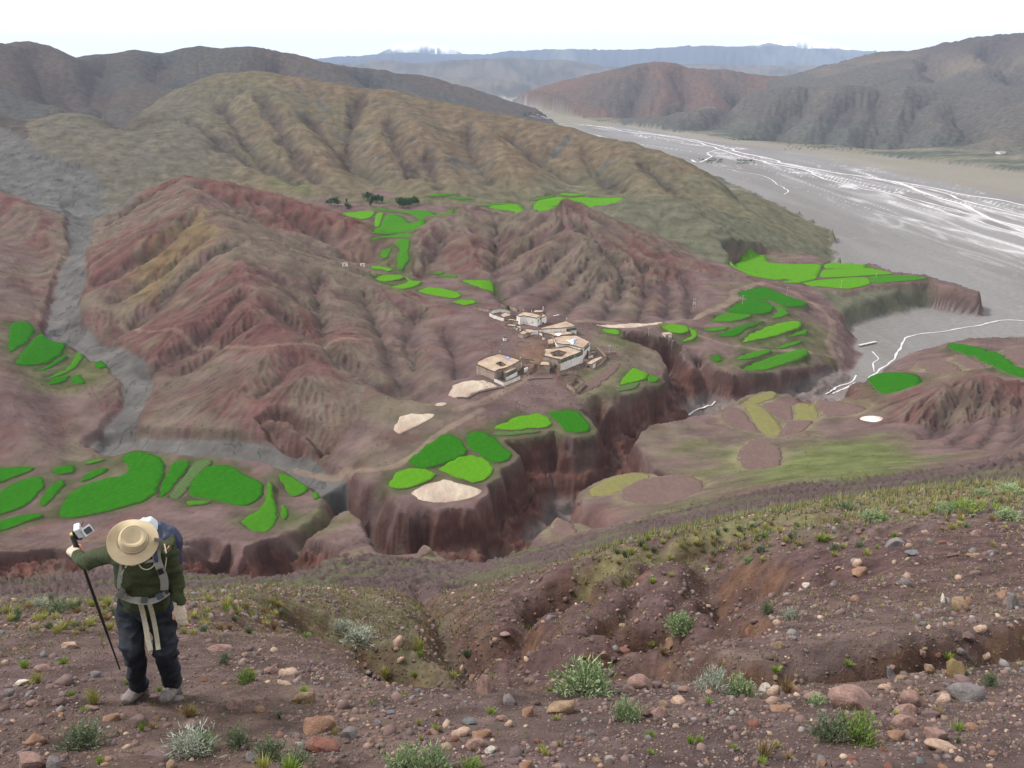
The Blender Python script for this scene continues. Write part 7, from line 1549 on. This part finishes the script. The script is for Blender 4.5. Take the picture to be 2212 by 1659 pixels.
TRO = fuse('trousers', tb, .012, TROU, PE, .022, (8, 8, 13), 3, 3)
# boots
for nm, ank, gnd, dx in (('L', ankL, ga, -.02), ('R', ankR, gb, .03)):
    fwd = Vector((dx * 2.5, -1, 0)).normalized(); gp = Vector((ank.x, ank.y, 0)); hz_ = zat(ank.x, ank.y); toe = Vector((ank.x, ank.y, 0)) + fwd * .17; toe.z = zat(toe.x, toe.y) + .045; heel = Vector((ank.x, ank.y, 0)) - fwd * .05; heel.z = min(zat(heel.x, heel.y) + .05, toe.z - .0)
    ball_ = lp(heel, toe, .62) + Vector((0, 0, .022)); bt = bmesh.new(); ring_tube(bt, [lp(ank, lp(kneeL if nm == 'L' else kneeR, ank, .8), .5) + Vector((0, 0, .0)), Vector((ank.x, ank.y, max(ank.z - .03, heel.z + .05))), heel + Vector((0, 0, .02))], [.058, .056, .050], Xv, 16)
    ring_tube(bt, [heel - fwd * .01, lp(heel, toe, .35) + Vector((0, 0, .035)), ball_, toe, toe + fwd * .03], [(.044, .05), (.047, .058), (.055, .045), (.050, .036), (.030, .022)], Xv, 16); bo = fuse('boot', bt, .009, BOOT, PE, .003, (40, 40, 40), 2)
    sl_ = bmesh.new(); ring_tube(sl_, [heel - fwd * .015 - Vector((0, 0, .038)), lp(heel, toe, .5) - Vector((0, 0, .032)), toe + fwd * .03 - Vector((0, 0, .028))], [(.046, .016), (.056, .016), (.040, .014)], Xv, 14); so = fuse('sole', sl_, .008, SOLE, None, 0, smooth=1); so.parent = bo; so.matrix_parent_inverse = Matrix.Translation(-Vector(PE.location)); so.matrix_parent_inverse = Matrix.Identity(4)
    lc = bmesh.new()
    for q in range(4): p_ = lp(ball_, Vector((ank.x, ank.y, ank.z - .03)), .15 + q * .22) - Vector((0, .0, 0)) + Vector((0, -.045, .03)); cyl(lc, p_ - Xv * .028, p_ + Xv * .028 + Vector((0, .004, .006)), .004, .004, 6)
    l_ = meshpart('laces', lc, WEB, None); l_.parent = bo
# hat: brim and pinched crown
hc = J(690, 312, 4.58); toCh = (-hc).normalized(); hax = (toCh * .90 + up_ * .26 + Vector((.04, 0, 0))).normalized(); hs = (Vector((1, .0, .12)) - hax * Vector((1, .0, .12)).dot(hax)).normalized(); ht = hax.cross(hs)
HE = bpy.data.objects.new('hat', None); COL.objects.link(HE); HE.parent = PE; HE.location = hc - Vector(PE.location)
def hp(a, r, h): return hc + hs * math.cos(a) * r + ht * math.sin(a) * r * 1.0 + hax * h
def hat_part(name, rows, m):
    b = bmesh.new(); n = 48; R_ = []
    for row in rows: R_.append([b.verts.new(row(k * 2 * math.pi / n)) for k in range(n)])
    for A_, B_ in zip(R_[:-1], R_[1:]):
        for k in range(n): b.faces.new((A_[k], A_[(k + 1) % n], B_[(k + 1) % n], B_[k]))
    v = None
    me = bpy.data.meshes.new(name); 
    if name == 'crown': cv = b.verts.new(sum((x.co for x in R_[-1]), Vector()) / n); [b.faces.new((R_[-1][k], R_[-1][(k + 1) % n], cv)) for k in range(n)]
    bmesh.ops.recalc_face_normals(b, faces=b.faces[:]); b.to_mesh(me); b.free(); me.materials.append(m); me.polygons.foreach_set('use_smooth', np.ones(len(me.polygons), bool))
    o = bpy.data.objects.new(name, me); COL.objects.link(o); o.parent = HE; o.location = -hc; o.modifiers.new('t', 'SOLIDIFY').thickness = .003 if name != 'crown' else .001; return o
HR = .139 * KY
def brimh(a, f): return .018 * f * f * math.cos(2 * a + .5) + .010 * f * math.sin(3 * a) * f - .012 * f
hat_part('brim', [lambda a, f=f: hp(a, (.080 + (HR - .080) * f) * (1 + .02 * math.sin(a * 2 + 1)), brimh(a, f)) for f in (0, .2, .4, .6, .8, .93, 1.0)], HAT)
def crownp(a, r, h, pin=0): # egg-shaped plan, pinched at the front (towards -ht)
    rr = r * .98 * (1 + .10 * math.sin(a)) * (1 - pin * max(0, -math.sin(a)) ** 2 * .25); return hp(a, rr, h)
hat_part('crown', [lambda a: crownp(a, .084, -.004), lambda a: crownp(a, .083, .03), lambda a: crownp(a, .078, .062, .3), lambda a: crownp(a, .069, .086, .6), lambda a: crownp(a, .061, .091, .7), lambda a: crownp(a, .048, .081, .8), lambda a: crownp(a, .028, .066, .5), lambda a: crownp(a, .012, .062)], HAT)
hat_part('hat_band', [lambda a: crownp(a, .0855, .002), lambda a: crownp(a, .0845, .032)], HATB)
hat_part('crown_seam', [lambda a: crownp(a, .0702, .083, .6), lambda a: crownp(a, .0665, .0905, .65)], HATB)
# ---------------------------------------------------------------- backpack: worn, but a thing of its own
from mathutils.bvhtree import BVHTree
back = lp(che, upc, .6) + Vector((.03, .20, .02)); BP = empty('backpack', tuple(back), 'white and navy backpack with grey straps on the hiker\'s back', 'backpack')
bdir = (upc - wai).normalized(); b = bmesh.new(); ring_tube(b, [lp(wai, che, .1) + Vector((.02, .20, 0)), che + Vector((.02, .22, 0)), upc + Vector((.03, .21, .02)), upc + bdir * .10 + Vector((.04, .17, .03))], [(.13, .09), (.155, .12), (.15, .12), (.10, .08)], spine_side, 20); fuse('pack_body', b, .014, NAVY, BP, .008, (14, 14, 14), 5)
b = bmesh.new(); ring_tube(b, [J(730, 215, 5.06), J(800, 200, 5.08), J(868, 235, 5.10)], [(.045, .06), (.065, .075), (.045, .055)], Vector((0, 1, 0)), 18); fuse('lid', b, .010, PALEN, BP, .006, (18, 18, 18), 3)
b = bmesh.new(); ring_tube(b, [J(855, 200, 5.14), J(900, 225, 5.16), J(922, 262, 5.16)], [(.04, .05), (.055, .05), (.03, .03)], Vector((0, 1, 0)), 14); fuse('side_pocket', b, .009, NAVY, BP, .005, (20, 20, 20), 3)
dgx = bpy.context.evaluated_depsgraph_get()
def bvh(o): m_ = o.data; T_ = Matrix.Identity(4); return BVHTree.FromPolygons([v.co[:] for v in m_.vertices], [p.vertices[:] for p in m_.polygons])
BV1 = bvh(SH); BV2 = bvh(TRO)
def onbody(x, y, off=.010):
    d = at3(x, y, 1.0).normalized(); best = None
    for t_ in (BV1, BV2):
        h_ = t_.ray_cast(Vector((0, 0, 0)), d)
        if h_[0] is not None and (best is None or h_[3] < best): best = h_[3]
    if best is None: best = LAST[0]
    LAST[0] = best; return d * (best - off)
LAST = [5.6]
def strap(name, pts, w, th, m, parent, off=.008, side=Xv, hang=None):
    P = []
    for a, b_ in zip(pts[:-1], pts[1:]):
        k = max(2, int(math.hypot(b_[0] - a[0], b_[1] - a[1]) / 22))
        for i in range(k): P.append((a[0] + (b_[0] - a[0]) * i / k, a[1] + (b_[1] - a[1]) * i / k))
    P.append(pts[-1]); Q = [onbody(x, y, off) for x, y in P]
    for _ in range(3): Q = [Q[0]] + [Q[i - 1] * .25 + Q[i] * .5 + Q[i + 1] * .25 for i in range(1, len(Q) - 1)] + [Q[-1]]
    if hang: Q = [q + (-q.normalized()) * hang for q in Q]
    b = bmesh.new(); L = []
    for i, q in enumerate(Q):
        d = (Q[min(i + 1, len(Q) - 1)] - Q[max(i - 1, 0)]).normalized(); v_ = (-q).normalized(); s = d.cross(v_).normalized(); L.append([b.verts.new(q + s * w / 2), b.verts.new(q - s * w / 2), b.verts.new(q - s * w / 2 + v_ * th), b.verts.new(q + s * w / 2 + v_ * th)])
    for A_, B_ in zip(L[:-1], L[1:]):
        for k in range(4): b.faces.new((A_[k], A_[(k + 1) % 4], B_[(k + 1) % 4], B_[k]))
    b.faces.new(L[0][::-1]); b.faces.new(L[-1]); bmesh.ops.recalc_face_normals(b, faces=b.faces[:]); return meshpart(name, b, m, parent)
s1 = strap('shoulder_strap', [(885, 290), (872, 330), (862, 400), (872, 470), (905, 540), (930, 600), (925, 680)], .050, .012, STRAP, BP)
def sub(o, par): o.parent = par; o.matrix_parent_inverse = Matrix.Identity(4); return o
sub(strap('strap_panel', [(855, 385), (858, 430), (868, 470)], .024, .006, NAVY, None, .022), s1); sub(strap('buckle', [(888, 520), (905, 560)], .034, .012, BLACK, None, .020), s1)
s2 = strap('shoulder_strap', [(610, 440), (612, 480), (600, 540), (588, 600), (590, 670)], .030, .010, STRAP, BP)
strap('load_strap', [(925, 330), (945, 420), (930, 520), (920, 600)], .008, .003, WEB, BP, .016); strap('load_strap', [(655, 475), (625, 520), (592, 575)], .008, .004, WEB, BP, .016)
strap('chest_strap', [(690, 478), (760, 470), (850, 455)], .018, .004, STRAP, BP, .012); strap('loose_strap', [(735, 485), (750, 515), (785, 530), (830, 520), (855, 480)], .007, .003, WEB, BP, .016)
hb_ = strap('hip_belt', [(578, 690), (620, 715), (680, 738), (745, 752), (800, 755), (860, 742), (915, 710), (948, 680)], .062, .016, STRAP, BP, .012)
for q in ([(590, 700), (640, 728)], [(865, 735), (905, 712)], [(925, 695), (945, 680)]): sub(strap('belt_pocket', q, .044, .010, NAVY, None, .030), hb_)
sub(strap('buckle', [(752, 752), (800, 752)], .040, .012, BLACK, None, .030), hb_)
strap('webbing', [(742, 765), (765, 850), (785, 950), (800, 1050), (822, 1130)], .032, .003, WEB, BP, .030); strap('webbing', [(805, 755), (835, 850), (855, 950), (870, 1040), (880, 1125)], .030, .003, WEB, BP, .030)
strap('hanging_cord', [(560, 690), (540, 750), (520, 802)], .005, .003, WEB, BP, .012)
# trekking pole and the small camera fixed to its top
TP = empty('trekking_pole', tuple(pb), 'black trekking pole planted left of the hiker', 'trekking pole')
b = bmesh.new(); cyl(b, pb, lp(pb, pt, .30), .006, .0085, 12); meshpart('lower_shaft', b, BLACK, TP); b = bmesh.new(); cyl(b, lp(pb, pt, .29), lp(pb, pt, .83), .0105, .0115, 12); meshpart('upper_shaft', b, BLACK, TP); b = bmesh.new(); cyl(b, lp(pb, pt, .80), pt, .017, .019, 14); meshpart('grip', b, BLACK, TP)
b = bmesh.new(); cyl(b, pt - ax * .004, pt + ax * .012, .017, .012, 12); meshpart('cap', b, CORKY, TP); b = bmesh.new(); cyl(b, pb - ax * .03, pb + ax * .01, .003, .006, 8); meshpart('tip', b, SILVER, TP); b = bmesh.new(); cyl(b, lp(pb, pt, .56), lp(pb, pt, .575), .014, .014, 10); meshpart('joint_collar', b, BLACK, TP)
cc_ = J(280, 240, 5.35); CA = empty('camera_gadget', tuple(cc_), 'small silver camera with flipped-out screen fixed above the pole grip', 'camera'); CA.name = 'compact_camera'
def cbox(name, c, sx_, sy_, sz_, m, rot, par): 
    b = bmesh.new(); bmesh.ops.create_cube(b, size=1, matrix=Matrix.Translation(c) @ Euler(rot).to_matrix().to_4x4() @ Matrix.Diagonal((sx_, sy_, sz_, 1))); bmesh.ops.bevel(b, geom=b.edges[:], offset=.004, segments=2, affect='EDGES'); return meshpart(name, b, m, par)
cbox('mount', J(262, 250, 5.36), .035, .04, .055, BLACK, (.2, 0, .2), CA); cbox('camera_body', J(285, 232, 5.35), .038, .07, .085, SILVER, (.3, -.25, .3), CA); cbox('base_plate', J(285, 282, 5.36), .05, .05, .012, BLACK, (.2, .1, .2), CA)
fr_ = cbox('screen', J(350, 230, 5.34), .072, .012, .062, SILVER, (-.4, -.55, .35), CA); q_ = cbox('display', J(352, 231, 5.325), .048, .012, .042, BLACK, (-.4, -.55, .35), None); sub(q_, fr_)
cbox('hinge', J(318, 245, 5.35), .03, .014, .03, SILVER, (0, -.2, 0), CA); b = bmesh.new(); cyl(b, J(300, 205, 5.35), J(318, 160, 5.36), .003, .002, 6); meshpart('cord', b, BLACK, CA)
